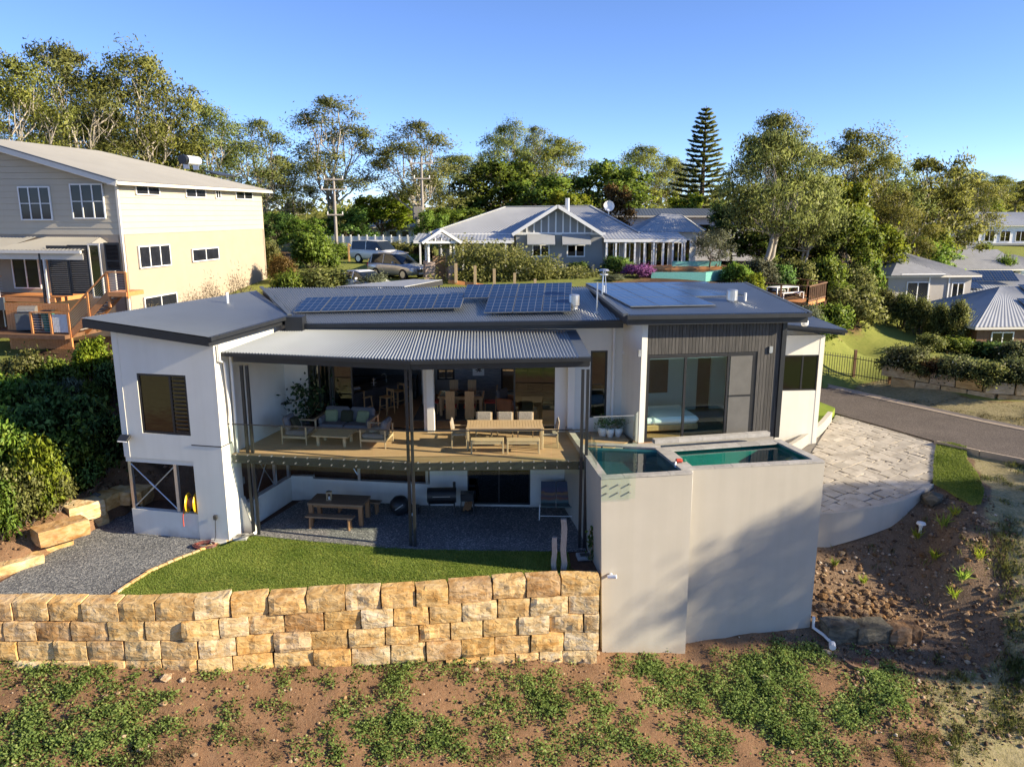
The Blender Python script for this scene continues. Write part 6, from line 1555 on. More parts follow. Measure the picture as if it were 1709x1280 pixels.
MB().box(StW.at((u1_ - 3 + bot_u) / 2, bot_z - .1, -.9), (bot_u - u1_ + 3, 2.6, .18), StW.rz).build('lower_deck', M['browntimber'], stp)
bp = StW.at(StW.px(72, 568)[0], bot_z, -.5)
t = thing('wheelie_bin', 'dark green wheelie bin behind the timber rail of the lower deck', 'bin', bp, .2); MB().lathe([(.22, .05), (.30, .9), (.30, .95)], n=4).build('body', M['green_pl'], t); MB().bbox((0, 0, 1.0), (.5, .55, .09), .03).build('lid', M['dark'], t)
t = thing('gas_barbecue', 'grey hooded gas barbecue on the lower deck of the cream house', 'barbecue', StW.at(StW.px(35, 568)[0], bot_z, -.7), .1); MB().bbox((0, 0, .45), (1.1, .5, .8), .03).build('cabinet', M['flash'], t); MB().tube([(-.4, 0, .95), (.4, 0, .95)], .26, 12).build('hood', M['slatgrey'], t); MB().bar((-.35, -.3, .98), (.35, -.3, .98), .03).build('handle', M['silver'], t)

# ---- generic hipped / gabled house
def simple_house(name, label, loc, rz, w, d, h, rh, wm, rm, wins=(), gable=False, over=.5, pitch=.3, hip=None, zb=None):
    t = thing(name, label, 'house', loc, rz)
    MB().box((0, d / 2, h / 2 - .4), (w, d, h + .8)).build('wall', M[wm], t)
    x0, x1, y0, y1 = -w / 2 - over, w / 2 + over, -over, d + over; k = 0 if gable else (hip if hip is not None else min(w, d) / 2 + over)
    if w >= d or gable == 'x': A, B = V(x0 + k, d / 2, h + rh), V(x1 - k, d / 2, h + rh); fr, bk, lf, rg = (A, B), (B, A), (A, A), (B, B)
    else: A, B = V(0, y0 + k, h + rh), V(0, y1 - k, h + rh); fr, bk, lf, rg = (A, A), (B, B), (B, A), (A, B)
    c = [V(x0, y0, h), V(x1, y0, h), V(x1, y1, h), V(x0, y1, h)]
    for a, e, (q, r_) in ((c[0], c[1], fr), (c[1], c[2], rg), (c[2], c[3], bk), (c[3], c[0], lf)): corrugate(MB(), a, e, r_, q, pitch, .012).build('roof', M[rm], t, True)
    b = MB(); b.slab([p - V(0, 0, .02) for p in c], .16); b.build('eaves', M['trim'] if wm != 'grey_wall' else M['white'], t)
    for (side, u, z, ww, hh, cols) in wins:
        W = {'f': Wall(V(-w / 2, 0, 0), V(w / 2, 0, 0)), 'l': Wall(V(-w / 2, d, 0), V(-w / 2, 0, 0)), 'r': Wall(V(w / 2, 0, 0), V(w / 2, d, 0))}[side]
        window(t, W, (u, u + ww, z, z + hh), cols, 1, 'darkglass', 'white', .08, -.04)
    return t
def place(px0, px1, Yd): a, c = PY(px0, 400, Yd), PY(px1, 400, Yd); return (a.x + c.x) / 2, c.x - a.x
# ---- grey gabled cottage behind
ZG = 6.2
gh = thing('cottage', 'grey cottage with a panelled gable, window hoods and light metal roofs behind the hedge', 'house', (4, 58, ZG), world_parts=True)
GWall = Wall(V(PY(861, 420, 55).x, 55, 0), V(PY(1005, 420, 55).x, 55, 0)); gap = PY(931, 343, 54.4); ge0, ge1 = PY(855, 391, 54.4), PY(1007, 391, 54.4)
b = MB(); GWall.mesh(b, ZG - .8, 9.05, [], 5.0); b.build('wall', M['grey_wall'], gh)
b = MB(); b.add([GWall.at(0, 9.05, .02), GWall.at(GWall.L, 9.05, .02), V(gap.x, 54.98, gap.z - .15)], [(0, 1, 2)]); b.build('gable', M['grey_wall'], gh)
for k in range(12):
    u = GWall.L * (k + .5) / 12; h_ = (gap.z - .3 - 9.05) * (1 - abs(u / GWall.L - .5) * 2); MB().box(GWall.at(u, 9.05 + h_ / 2, .05), (.10, .05, h_)).build('gable_batten', M['white'], gh)
MB().bar(GWall.at(-.2, 9.02, .05), GWall.at(GWall.L + .2, 9.02, .05), .08, .16).build('gable_beam', M['white'], gh)
rL = 7.5; zr = gap.z
for a, nm in ((ge0, 1), (ge1, -1)):
    bk = V(gap.x, gap.y + rL, zr)
    corrugate(MB(), a, V(a.x, a.y + rL, a.z), bk, V(gap.x, gap.y, zr), .25, .012).build('roof', M['grey_roof'], gh, True)
    MB().bar(a + V(0, -.02, -.05), gap + V(0, -.02, -.05), .06, .22).build('barge_board', M['white'], gh)
# main hip
m0, m1 = PY(716, 391, 57), PY(1068, 388, 57); m0.z = m1.z = (m0.z + m1.z) / 2; ra, rb_ = PY(843, 346, 63), PY(985, 344, 63)
m2, m3 = V(m1.x + 1, 70, m1.z), V(m0.x, 70, m0.z)
for a, c, q, r_ in ((m0, m1, rb_, ra), (m1, m2, rb_, rb_), (m2, m3, ra, rb_), (m3, m0, ra, ra)): corrugate(MB(), a, c, q, r_, .25, .012).build('roof', M['grey_roof'], gh, True)
MB().hexa([V(m0.x + .6, 57.6, ZG - .8), V(m1.x - .6, 57.6, ZG - .8), V(m1.x - .6, 69, ZG - .8), V(m0.x + .6, 69, ZG - .8), V(m0.x + .6, 57.6, m0.z - .05), V(m1.x - .6, 57.6, m0.z - .05), V(m1.x - .6, 69, m0.z - .05), V(m0.x + .6, 69, m0.z - .05)]).build('wall', M['grey_wall'], gh)
for a, c in ((m0, ra), (m1, rb_), (ra, rb_)): MB().bar(a + V(0, 0, .04), c + V(0, 0, .04), .2, .05).build('ridge_capping', M['grey_roof'], gh)
MB().bar(m0 + V(0, -.05, -.08), m1 + V(0, -.05, -.08), .12, .16).build('gutter', M['white'], gh)
# verandas left and right of the gable
for x0, x1, y in ((690, 858, 396), (1008, 1146, 394)):
    a, c = PY(x0, y + 5, 54.2), PY(x1, y + 5, 54.2); zv = (a.z + c.z) / 2; a.z = c.z = zv
    v_ = corrugate(MB(), a, c, c + V(0, 3.2, .38), a + V(0, 3.2, .38), .25, .012).build('veranda_roof', M['grey_roof'], gh, True); MB().bar(a + V(0, 0, -.12), c + V(0, 0, -.12), .1, .2).build('beam', M['white'], v_)
    n = 5 if x0 < 800 else 9
    for k in range(n): q = a.lerp(c, (k + .3) / (n - .3)); MB().box(V(q.x, q.y + .05, (zv + ZG) / 2 - .4), (.11, .11, zv - ZG + .5)).build('veranda_post', M['white'], gh)
    if x0 > 800:
        MB().hexa([V(a.x, a.y + 1.4, ZG), V(c.x, a.y + 1.4, ZG), V(c.x, a.y + 1.6, ZG), V(a.x, a.y + 1.6, ZG), V(a.x, a.y + 1.4, zv), V(c.x, a.y + 1.4, zv), V(c.x, a.y + 1.6, zv), V(a.x, a.y + 1.6, zv)]).build('wall', M['taupe'], gh)
        MB().box(V((a.x + c.x) / 2, a.y + .7, ZG + .05), (c.x - a.x, 1.6, .14)).build('deck', M['merbau'], gh)
        VW2 = Wall(V(a.x, a.y + 1.38, 0), V(c.x, a.y + 1.38, 0))
        for k in range(5): window(gh, VW2, (.4 + k * 1.15, 1.3 + k * 1.15, ZG + .2, ZG + 2.2), 2, 1, 'darkglass', 'white', .06, -.03)
for x0, x1 in ((886, 917), (944, 976)):
    (u0, zt), (u1, zb) = GWall.px(x0 + 2, 408), GWall.px(x1, 429)
    window(gh, GWall, (u0, u1, zb, zt), 2, 1, 'darkglass', 'white', .08, -.05)
    hq = [GWall.at(u0 - .35, zt + .75, .06), GWall.at(u1 + .35, zt + .75, .06), GWall.at(u1 + .35, zt + .05, .75), GWall.at(u0 - .35, zt + .05, .75)]
    b = MB(); b.slab(hq[::-1], .05); b.build('window_hood', M['grey_roof'], gh)
    for u in (u0 - .32, u1 + .32): MB().bar(GWall.at(u, zt - .1, .05), GWall.at(u, zt + .05, .7), .05).build('hood_bracket', M['white'], gh)
# right pavilion with pyramid roof
pv0, pv1 = PY(1062, 388, 58.5), PY(1172, 387, 58.5); pa, pb = PY(1104, 357, 62), PY(1136, 358, 62); zp = (pv0.z + pv1.z) / 2; pv0.z = pv1.z = zp; p2, p3 = V(pv1.x + 2.2, 66, zp), V(pv0.x, 66, zp)
for a, c, q, r_ in ((pv0, pv1, pb, pa), (pv1, p2, pb, pb), (p2, p3, pa, pb), (p3, pv0, pa, pa)): corrugate(MB(), a, c, q, r_, .25, .012).build('roof', M['grey_roof'], gh, True)
PW = Wall(V(pv0.x + .4, 59, 0), V(pv1.x - .3, 59, 0)); b = MB(); PW.mesh(b, ZG - .8, zp, [], 6); b.build('wall', M['trim'], gh)
window(gh, PW, (PW.L * .62, PW.L * .9, ZG + .1, ZG + 2.3), 3, 1, 'darkglass', 'white', .07, -.03)
MB().tube([PY(947, 346, 56) - V(0, 0, .4), PY(947, 331, 56)], .16, 10).build('flue', M['silver'], gh)
sd_ = PY(1016, 345, 61); b = MB(); b.lathe([(0, 0), (.3, .06), (.42, .18)], n=14); b.xf(Matrix.Translation(sd_) @ Matrix.Rotation(R(75), 4, 'X')); b.tube([sd_, sd_ - V(0, 0, 1.6)], .04, 6); b.build('satellite_dish', M['white'], gh)
# neighbour's mosaic pool on the terrace
mp = thing('mosaic_pool', 'raised green mosaic tiled pool on the terrace before the cottage', 'pool', PY(1150, 468, 49), world_parts=True)
a, c = PY(1087, 458, 49), PY(1178, 460, 49); zt = PY(1150, 455, 49).z; e, f_ = c, PY(1213, 449, 51.5)
def wbox(a, c, z0, z1, t, nm, m, par): W = Wall(a, c); b = MB(); W.mesh(b, z0, z1, [], t); return b.build(nm, M[m], par)
wbox(a, c, zt - 3, zt, .3, 'pool_wall', 'mosaic', mp); wbox(e, V(f_.x, f_.y, 0), zt - 3, zt, .3, 'pool_wall', 'mosaic', mp); wbox(PY(1122, 449, 53), V(f_.x, f_.y + 1.5, 0), zt - 1, zt + .45, .3, 'back_wall', 'mosaic', mp)
MB().add([V(a.x + .3, a.y + .3, zt - .06), V(c.x, c.y + .3, zt - .06), V(f_.x - .3, f_.y + .1, zt - .06), V(f_.x - .3, f_.y + 1.5, zt - .06), V(a.x + .3, a.y + 4, zt - .06)], [(0, 1, 2, 3, 4)]).build('water', M['water'], mp); MB().add([V(a.x + .3, a.y + .3, zt - .9), V(c.x, c.y + .3, zt - .9), V(f_.x - .3, f_.y, zt - .9), V(f_.x - .3, f_.y + 1.5, zt - .9), V(a.x + .3, a.y + 4, zt - .9)], [(0, 1, 2, 3, 4)]).build('basin', M['mosaic'], mp)
MB().box(V((a.x + f_.x) / 2 - .5, 53.6, zt + .02), (f_.x - a.x + 1, 1.8, .2)).build('deck', M['merbau'], mp)
# brick and timber entry porch
gzb = thing('garden_porch', 'small white gabled entry porch on mixed brick piers beside the hedge', 'porch', P(735, 468, 6.1), R(12))
for sx in (-1, 1):
    for sy in (-1, 1):
        if sy < 0: MB().box((sx * .75, sy * .8, .62), (.62, .5, 1.25)).build('brick_pier', M['brick'], gzb)
        else: MB().box((sx * .75, sy * .8, .62), (.5, .5, 1.25)).build('brick_pier', M['brick'], gzb)
        MB().box((sx * .82, sy * .85, 1.9), (.13, .13, 1.4)).build('post', M['white'], gzb)
    b = MB(); b.slab([V(sx * 1.25, -1.25, 2.5), V(sx * 1.25, 1.4, 2.5), V(0, 1.4, 3.3), V(0, -1.25, 3.3)][::sx], .08); b.build('roof', M['grey_roof'], gzb); MB().bar((sx * 1.25, -1.27, 2.46), (0, -1.27, 3.26), .06, .16).build('barge_board', M['white'], gzb)
MB().bar((-1.0, -1.1, 2.5), (1.0, -1.1, 2.5), .1, .14).build('beam', M['white'], gzb)
for k in (-.4, 0, .4): MB().box((k, -1.1, 2.75 - abs(k) * .3), (.07, .05, .5 - abs(k) * .5)).build('gable_batten', M['white'], gzb)
MB().box((0, .6, .6), (.85, .08, 1.9)).build('door', M['oldwood'], gzb)
# low dark roof and white house behind the pavilion
simple_house('flat_roofed_house', 'dark flat roofed white house half hidden behind the cottage pavilion', (PY(1140, 380, 78).x, 78, 6.6), R(-4), 15, 8, 3.6, .7, 'white', 'flash', [('f', 9.0, 1.9, 1.2, .9, 1), ('f', 11.6, 1.9, 1.2, .9, 1)], 'x', .7)
for x0, x1, Y_, lb in ((575, 645, 96, 'small grey roofed house behind the white fence, under the round green tree'), (640, 690, 98, 'pale roofed cottage beyond the white fence beside the big gum trunk')):
    x, w = place(x0, x1, Y_); simple_house('far_cottage', lb, (x, Y_, 6.4), R(6), w, 7, 2.4, 1.6, 'white', 'grey_roof', [('f', w * .2, .8, 1.0, 1.1, 1), ('f', w * .6, .8, 1.0, 1.1, 1)])
# ---- houses down the slope on the right
h1 = simple_house('taupe_house', 'two storey taupe house with grey tiled roof beyond the row of bushes', (PY(1543, 455, 64).x, 63, .2), R(6), 7.2, 8, 5.35, 1.55, 'taupe', 'tile_roof', [('f', 1.6, 2.7, 1.9, 2.1, 2), ('f', 5.5, 3.4, 1.1, 1.3, 2), ('f', 5.6, .6, 1.2, 1.2, 2)])
MB().bar((-3.1, -.9, 5.45), (.6, -.9, 5.45), .1, .12).build('gutter', M['white'], h1)
b = MB(); e0_, e1_, e2_ = V(-4.1, -1.1, 5.4), V(1.0, -1.1, 5.4), V(-1.5, 2.2, 6.55); b.add([e0_, e1_, e2_, V(-4.1, 2.0, 5.4), V(1.0, 2.0, 5.4)], [(0, 1, 2), (1, 4, 2), (3, 0, 2)]); b.build('front_hip', M['tile_roof'], h1)
MB().box((-.1, -.06, 2.65), (.1, .1, 5.3)).build('downpipe', M['white'], h1); MB().box((1.6, -.06, 2.65), (.1, .1, 5.3)).build('downpipe', M['white'], h1)
MB().box((-1.2, -.35, 2.4), (2.5, .7, .12)).build('balcony', M['taupe'], h1)
r2 = simple_house('solar_house', 'low brown house with light metal roof and dark solar panels at the right edge', (PY(1762, 540, 52).x, 52, .3), R(4), 11, 9, 2.7, 2.2, 'browntimber', 'grey_roof', [('f', 1.0, .4, 1.6, 1.9, 2), ('f', 6.2, .4, 2.2, 2.0, 2)])
def panel_rows(par, o, ux, uy, nx, ny):
    for i in range(nx):
        for j in range(ny):
            c = o + ux * (i + .5) * 1.03 + uy * (j + .5) * 1.7; k = link('solar_panel', pan_me, par); x = ux.normalized(); y = uy.normalized(); n_ = x.cross(y); mm = Matrix((x, y, n_)).transposed().to_4x4(); mm.translation = c + n_ * .12; k.matrix_local = mm
sl2 = V(0, 5, 2.2).normalized(); panel_rows(r2, V(-1.0, 1.2, 2.7 + .75), V(1, 0, 0), sl2, 5, 1); panel_rows(r2, V(.3, 3.0, 2.7 + 1.55), V(1, 0, 0), sl2, 2, 1)
r3 = simple_house('white_roof_house', 'pale metal roofed house carrying a frame of black solar panels, right of the taupe house', (PY(1680, 470, 68).x, 68, .8), R(-4), 15, 9, 2.9, 1.3, 'white', 'grey_roof', [('f', 2, .5, 1.5, 1.4, 2)])
panel_rows(r3, V(-3.4, 1.2, 3.6), V(1, 0, 0), V(0, 1, .6).normalized(), 5, 1); panel_rows(r3, V(-5.0, -.2, 3.05), V(1, 0, 0), V(0, 1, .35).normalized(), 3, 1)
simple_house('grey_roof_house', 'grey gabled roof house behind the taupe house on the right', (PY(1632, 430, 86).x, 86, 1.6), R(8), 11, 9, 2.8, 1.9, 'taupe', 'tile_roof', [('f', 3, .8, 1.5, 1.2, 2)], True)
simple_house('small_roof_house', 'small grey pyramid roofed house in front of the far white blocks on the right', (PY(1622, 400, 112).x, 112, 2.2), R(4), 8, 8, 2.8, 2.2, 'white', 'tile_roof', [('f', 2, .8, 1.4, 1.2, 2)])
r5 = simple_house('white_block_house', 'large two storey white and teal house with balconies at the far right', (PY(1690, 380, 125).x, 125, 2.4), R(-3), 20, 10, 6.2, 2.0, 'white', 'grey_roof', [('f', 1.0 + i * 2.4, 3.6, 1.6, 1.7, 2) for i in range(7)] + [('f', 9.5, .4, 1.2, 2.0, 1), ('f', 12, .4, 2.4, 2.0, 2)])
M['teal'] = mat('teal_wall', (.10, .20, .22), .8, var=.1)
MB().box((-3, -.6, 1.6), (3.2, 1.2, 3.2)).build('porch', M['teal'], r5); MB().box((0, -.7, 3.2), (20, 1.4, .3)).build('balcony', M['grey_wall'], r5); MB().box((-6.0, -.5, 3.0), (5, 1.0, .5)).build('awning', M['red'], r5)
simple_house('side_roof_house', 'low grey roofed house in the palms at the far right edge', (PY(1700, 415, 98).x, 98, 1.4), R(0), 9, 6, 2.6, 1.2, 'white', 'tile_roof', [('f', 2, .8, 1.4, 1.2, 2)])
sh = simple_house('garden_shed', 'small pale shed with a metal roof behind the bushes on the right', (PY(1449, 470, 66).x, 66, 2.4), R(-10), 3.0, 2.4, 1.9, .5, 'trim', 'grey_roof', [('f', .5, .4, .8, 1.2, 1)], 'x', .2)

# ================================================================== cars, fences, poles
M['paint_silver'] = mat('silver_paint', (.42, .43, .44), .28, metal=.6, var=.03, coat=.6); M['paint_white'] = mat('white_car_paint', (.78, .78, .77), .3, var=.02, coat=.5)
M['carglass'] = mat('car_glass', (.015, .02, .024), .06, var=.1); M['lamp'] = mat('lamp_lens', (.75, .76, .78), .15, var=.05); M['redlamp'] = mat('tail_lamp', (.4, .02, .02), .2, var=.1)
def loft(b, secs):
    n = len(secs[0]); k0 = len(b.v); vs = [p for s_ in secs for p in s_]; fs = []
    for i in range(len(secs) - 1):
        for j in range(n): fs.append((i * n + j, i * n + (j + 1) % n, (i + 1) * n + (j + 1) % n, (i + 1) * n + j))
    fs += [tuple(reversed(range(n))), tuple(range((len(secs) - 1) * n, len(secs) * n))]; b.add(vs, fs)
def car(label, loc, rz, body, cabin, L, W, paint, wheel_r=.34, rack=False):
    t = thing('parked_car', label, 'car', loc, rz, 'parked cars behind the house')
    h = W / 2
    def ring(x, zb, zt, w): return [V(x, -w * .92, zb), V(x, -w, zb + .18), V(x, -w, zt - .16), V(x, -w * .93, zt - .03), V(x, -w * .55, zt + .02), V(x, w * .55, zt + .02), V(x, w * .93, zt - .03), V(x, w, zt - .16), V(x, w, zb + .18), V(x, w * .92, zb)]
    b = MB(); loft(b, [ring(x, zb, zt, w * h) for x, zb, zt, w in body]); b.build('body', M[paint], t, True)
    def cr(x, zb, zt, wb, wt): return [V(x, -wb * h, zb), V(x, -wt * h, zt - .05), V(x, -wt * h * .8, zt), V(x, wt * h * .8, zt), V(x, wt * h, zt - .05), V(x, wb * h, zb)]
    b = MB(); loft(b, [cr(*c) for c in cabin]); b.build('windows', M['carglass'], t)
    b = MB(); ix = [i for i, c in enumerate(cabin) if c[2] > max(q[2] for q in cabin) - .12]
    loft(b, [[V(cabin[i][0], -cabin[i][4] * h - .01, cabin[i][2] - .10), V(cabin[i][0], -cabin[i][4] * h * .8, cabin[i][2] + .015), V(cabin[i][0], cabin[i][4] * h * .8, cabin[i][2] + .015), V(cabin[i][0], cabin[i][4] * h + .01, cabin[i][2] - .10)] for i in ix]); b.build('roof_panel', M[paint], t)
    for i in range(len(cabin) - 1):
        if i in (0, len(cabin) - 2) or i % 1 == 0:
            for s_ in (-1, 1):
                c = cabin[i if i < len(cabin) / 2 else i + 1]; MB().bar((c[0], s_ * (c[3] * h + .008), c[1]), (c[0] * .985, s_ * (c[4] * h + .012), c[2] - .06), .07, .025).build('pillar', M[paint], t)
    for x in (-L * .29, L * .30):
        for s_ in (-1, 1):
            b = MB(); b.tube([(x, s_ * (h - .20), wheel_r), (x, s_ * (h + .012), wheel_r)], wheel_r, 18); o = b.build('wheel', M['rubber'], t); b = MB(); b.tube([(x, s_ * (h - .0), wheel_r), (x, s_ * (h + .02), wheel_r)], wheel_r * .64, 10)
            o2 = b.build('rim', M['silver'], o)
    xf_, xr = body[-1][0], body[0][0]
    for s_ in (-1, 1):
        MB().bbox((xf_ - .10, s_ * h * .70, body[-2][2] - .20), (.28, .34, .16), .04).build('headlight', M['lamp'], t); MB().bbox((xr + .06, s_ * h * .82, body[1][2] - .15), (.12, .22, .32), .03).build('tail_light', M['redlamp'], t)
        MB().bbox((cabin[-2][0] + .25, s_ * (h + .09), cabin[-1][1] + .12), (.10, .2, .15), .04).build('mirror', M[paint], t)
    MB().bbox((xf_ + .005, 0, .62), (.05, .8, .16), .02).build('grille', M['dark'], t); MB().box((xf_ + .03, 0, .42), (.02, .5, .12)).build('number_plate', M['white'], t); MB().box((xr - .02, 0, .75), (.02, .5, .12)).build('number_plate', M['white'], t)
    if rack:
        for s_ in (-1, 1): MB().bar((-1.3, s_ * .6, 1.72), (.4, s_ * .6, 1.72), .04).build('roof_rail', M['silver'], t)
    return t
suvb = [(-2.25, .42, .98, .90), (-2.1, .32, 1.06, .97), (-1.0, .28, 1.08, 1), (.6, .28, 1.06, 1), (1.0, .28, 1.04, 1), (1.9, .30, .94, .96), (2.22, .36, .80, .84)]
suvc = [(-2.12, 1.02, 1.30, .90, .80), (-1.85, 1.04, 1.64, .93, .76), (-.6, 1.05, 1.70, .95, .78), (.25, 1.04, 1.64, .95, .77), (1.15, 1.0, 1.05, .90, .86)]
p = Pg(660, 466); car('silver four wheel drive parked facing the porch behind the roof', V(p.x, p.y, gz(p.x, p.y)) + V(.1, .8, 0), R(-38), suvb, suvc, 4.5, 1.82, 'paint_silver', .36, True)
sedb = [(-2.3, .40, .92, .86), (-2.1, .28, 1.0, .95), (-1.2, .24, .98, 1), (.6, .24, .94, 1), (1.2, .24, .92, 1), (2.0, .26, .78, .95), (2.3, .34, .66, .82)]
sedc = [(-1.95, .96, 1.0, .88, .84), (-1.0, .96, 1.42, .90, .70), (-.1, .95, 1.46, .92, .72), (.3, .94, 1.40, .92, .72), (1.2, .92, .95, .88, .84)]
p = P(608, 482, 5.95); car('white sedan half hidden by bushes beyond the roof edge', V(p.x, p.y, gz(p.x, p.y)), R(-42), sedb, sedc, 4.6, 1.8, 'paint_white')
utb = [(-2.4, .5, 1.1, .94), (-2.3, .4, 1.18, .98), (-.9, .36, 1.18, 1), (.8, .36, 1.14, 1), (1.2, .36, 1.12, 1), (2.1, .40, 1.02, .96), (2.4, .46, .85, .86)]
utc = [(-2.3, 1.14, 1.25, .93, .90), (-2.2, 1.14, 1.82, .94, .82), (-.6, 1.14, 1.88, .95, .82), (.5, 1.12, 1.82, .95, .80), (1.25, 1.08, 1.12, .92, .88)]
p = P(632, 441, 6.25); car('white off road wagon parked behind the silver one by the white fence', V(p.x, p.y, gz(p.x, p.y)), R(-32), utb, utc, 4.8, 1.88, 'paint_white', .4)
# hammock on timber posts left of the cars
t = thing('hammock', 'yellow and brown hammock slung from a timber post beside the cars', 'hammock', P(583, 440, 6.1))
MB().box((0, 0, .8), (.14, .14, 1.9)).build('post', M['oak'], t); b = MB(); b.tube([(.1, 0, 1.6), (.9, .1, .9), (1.8, .2, .55), (2.8, .2, .6)], [.05, .18, .25, .12], 8); b.build('sling', M['yellow'], t); MB().tube([(.1, 0, 1.6), (2.2, -.2, 0)], .03, 5).build('rope', M['oak'], t)
# white panel fence
wf_ = thing('white_fence', 'long white panel fence behind the parked cars', 'fence', PY(620, 420, 79), world_parts=True)
fa, fb2 = PY(520, 420, 80), PY(708, 420, 78); n = 14; W = Wall(fa, fb2); wd = W.L / n; zt = PY(600, 394, 79).z
for k in range(n):
    MB().box(W.at((k + .5) * wd, (zt + 6.0) / 2, 0), (wd - .14, .06, zt - 6.0 - .1), W.rz).build('panel', M['white'], wf_); MB().box(W.at(k * wd, (zt + 6.0) / 2 + .06, 0), (.13, .13, zt - 5.9), W.rz).build('post', M['white'], wf_)
# power poles
def pole(x, ybase, Yd, ytop, label, arms, tr=False):
    a = PY(x, ybase, Yd); h = PY(x, ytop, Yd).z; zb = gz(a.x, Yd); t = thing('power_pole', label, 'power pole', V(a.x, Yd, zb), R(12), 'power poles among the gums'); H_ = h - zb
    MB().tube([(0, 0, -.3), (0, 0, H_)], [.17, .11], 8).build('pole', M['grey_wood'], t)
    for k, (dz_, w_) in enumerate(arms):
        MB().box((0, -.12, H_ - dz_), (w_, .10, .12)).build('crossarm', M['grey_wood'], t)
        for s_ in (-1, 1): MB().tube([(s_ * w_ * .45, -.12, H_ - dz_ + .05), (s_ * w_ * .45, -.12, H_ - dz_ + .3)], .05, 6).build('insulator', M['white'], t)
    if tr: MB().bbox((-.5, -.3, H_ - 5.2), (.9, .7, 1.2), .06).build('transformer', M['slatgrey'], t)
    return t
pole(561, 392, 74, 296, 'tall pole with two crossarms in front of the slender gum', [(.2, 1.8), (1.1, 2.4), (3.4, 1.5)])
pole(706, 390, 76, 262, 'pole carrying a grey transformer beside the big gum trunk', [(.6, 2.2), (2.0, 1.6)], True)
pole(492, 400, 90, 335, 'short dark pole near the corner of the cream house', [(.3, 1.2)])
b = MB()
for k, (x0, y0, Y0, x1, y1, Y1) in enumerate([(440, 305, 60, 553, 298, 74), (553, 306, 74, 700, 270, 76), (570, 306, 74, 712, 270, 76), (440, 345, 70, 492, 337, 90), (440, 352, 70, 545, 325, 74)]):
    a, c = PY(x0, y0, Y0), PY(x1, y1, Y1); q = [a.lerp(c, i / 8) - V(0, 0, .5 * math.sin(math.pi * i / 8)) for i in range(9)]
    tag(MB().tube(q, .018, 4).build('power_line', M['dark'], None), 'thin black power line ' + ['from the cream roof corner to the pole top', 'between the two tall pole tops', 'parallel and lower between the two tall poles', 'low, towards the short dark pole', 'lowest, passing the short dark pole'][k], 'power line', 'power lines over the back gardens')
# short timber posts by the hedge with a low rail
for k, (x, yt, yb_) in enumerate([(761, 444, 468), (793, 448, 475), (825, 453, 479), (859, 460, 482), (893, 470, 485)]):
    a = PY(x, yb_, 46.5); z1 = PY(x, yt, 46.5).z; o = MB().box((0, 0, (z1 - a.z) / 2), (.16, .16, z1 - a.z + .3)).build('timber_bollard', M['teak'], None); o.location = (a.x, 46.5, a.z); tag(o, f'pale timber post before the hedge, {["first", "second", "third", "fourth", "last and lowest"][k]} from the porch', 'post', 'timber posts along the hedge')
a, c = PY(748, 470, 46.6), PY(832, 480, 46.6); tag(MB().bar(a, c, .1, .22).build('timber_sleeper', M['merbau'], None), 'low reddish timber edging board under the hedge posts', 'edging')
# carport roof edge behind the ridge
a, c = PY(560, 478, 43), PY(738, 467, 42.5); cpt = thing('carport', 'flat grey carport roof with a dark edge just behind the solar panels', 'carport', (a + c) / 2, world_parts=True)
MB().slab([a, PY(675, 478, 41), c, PY(690, 466, 44.5)], .06).build('roof', M['grey_roof'], cpt); MB().bar(PY(675, 479.5, 41) - V(0, 0, .12), c - V(0, 0, .15), .1, .26).build('fascia', M['frame'], cpt)
for q in (PY(675, 479, 41.2), c): MB().box((q.x - .2, q.y + .2, q.z - 1.3), (.1, .1, 2.4)).build('post', M['frame'], cpt)
# neighbour's timber deck with table
dk = thing('garden_deck', 'raised brown timber deck with railing among the shrubs behind the bedroom roof', 'deck', PY(1320, 500, 49), world_parts=True)
dzk = PY(1320, 500, 49).z; q = [PY(1260, 495, 50), PY(1347, 508, 47.0), PY(1378, 492, 50), PY(1290, 478, 55)]
for p in q: p.z = dzk
MB().slab(q, .2).build('platform', M['merbau'], dk)
def rail(a, c, n, parent, infill=True):
    for k in range(n + 1): p = a.lerp(c, k / n); MB().box(p + V(0, 0, .35), (.10, .10, 1.35)).build('post', M['browntimber'], parent)
    MB().bar(a + V(0, 0, 1.0), c + V(0, 0, 1.0), .12, .06).build('handrail', M['browntimber'], parent)
    if infill:
        MB().bar(a + V(0, 0, .1), c + V(0, 0, .1), .05, .1).build('bottom_rail', M['browntimber'], parent)
        m_ = int((c - a).length / .38)
        for k in range(m_): p = a.lerp(c, (k + .5) / m_); MB().box(p + V(0, 0, .55), (.09, .05, .9)).build('baluster', M['browntimber'], parent)
rail(q[1], q[2], 2, dk); rail(q[0], q[1], 2, dk, False); rail(q[3], q[2], 3, dk, False)
for p in q: MB().box(p + V(0, 0, -1.6), (.14, .14, 2.9)).build('stump', M['browntimber'], dk)
tt = table4('deck_table', 'white table on the raised timber deck', 'table', (q[0] + q[2]) / 2 + V(-.6, -.2, 0), R(30), 2.0, .9, .75, 1, .07, 'white', 'white', .05, 0, 0, False)
for s_, lb in ((-1, 'near side'), (1, 'far side')): table4('deck_bench', f'white bench on the {lb} of the deck table', 'bench', (q[0] + q[2]) / 2 + V(-.6, -.2, 0) + Matrix.Rotation(R(30), 3, 'Z') @ V(0, s_ * .75, 0), R(30), 1.9, .35, .45, 1, .06, 'white', 'white', .05, 0, 0, False, 'white deck benches')
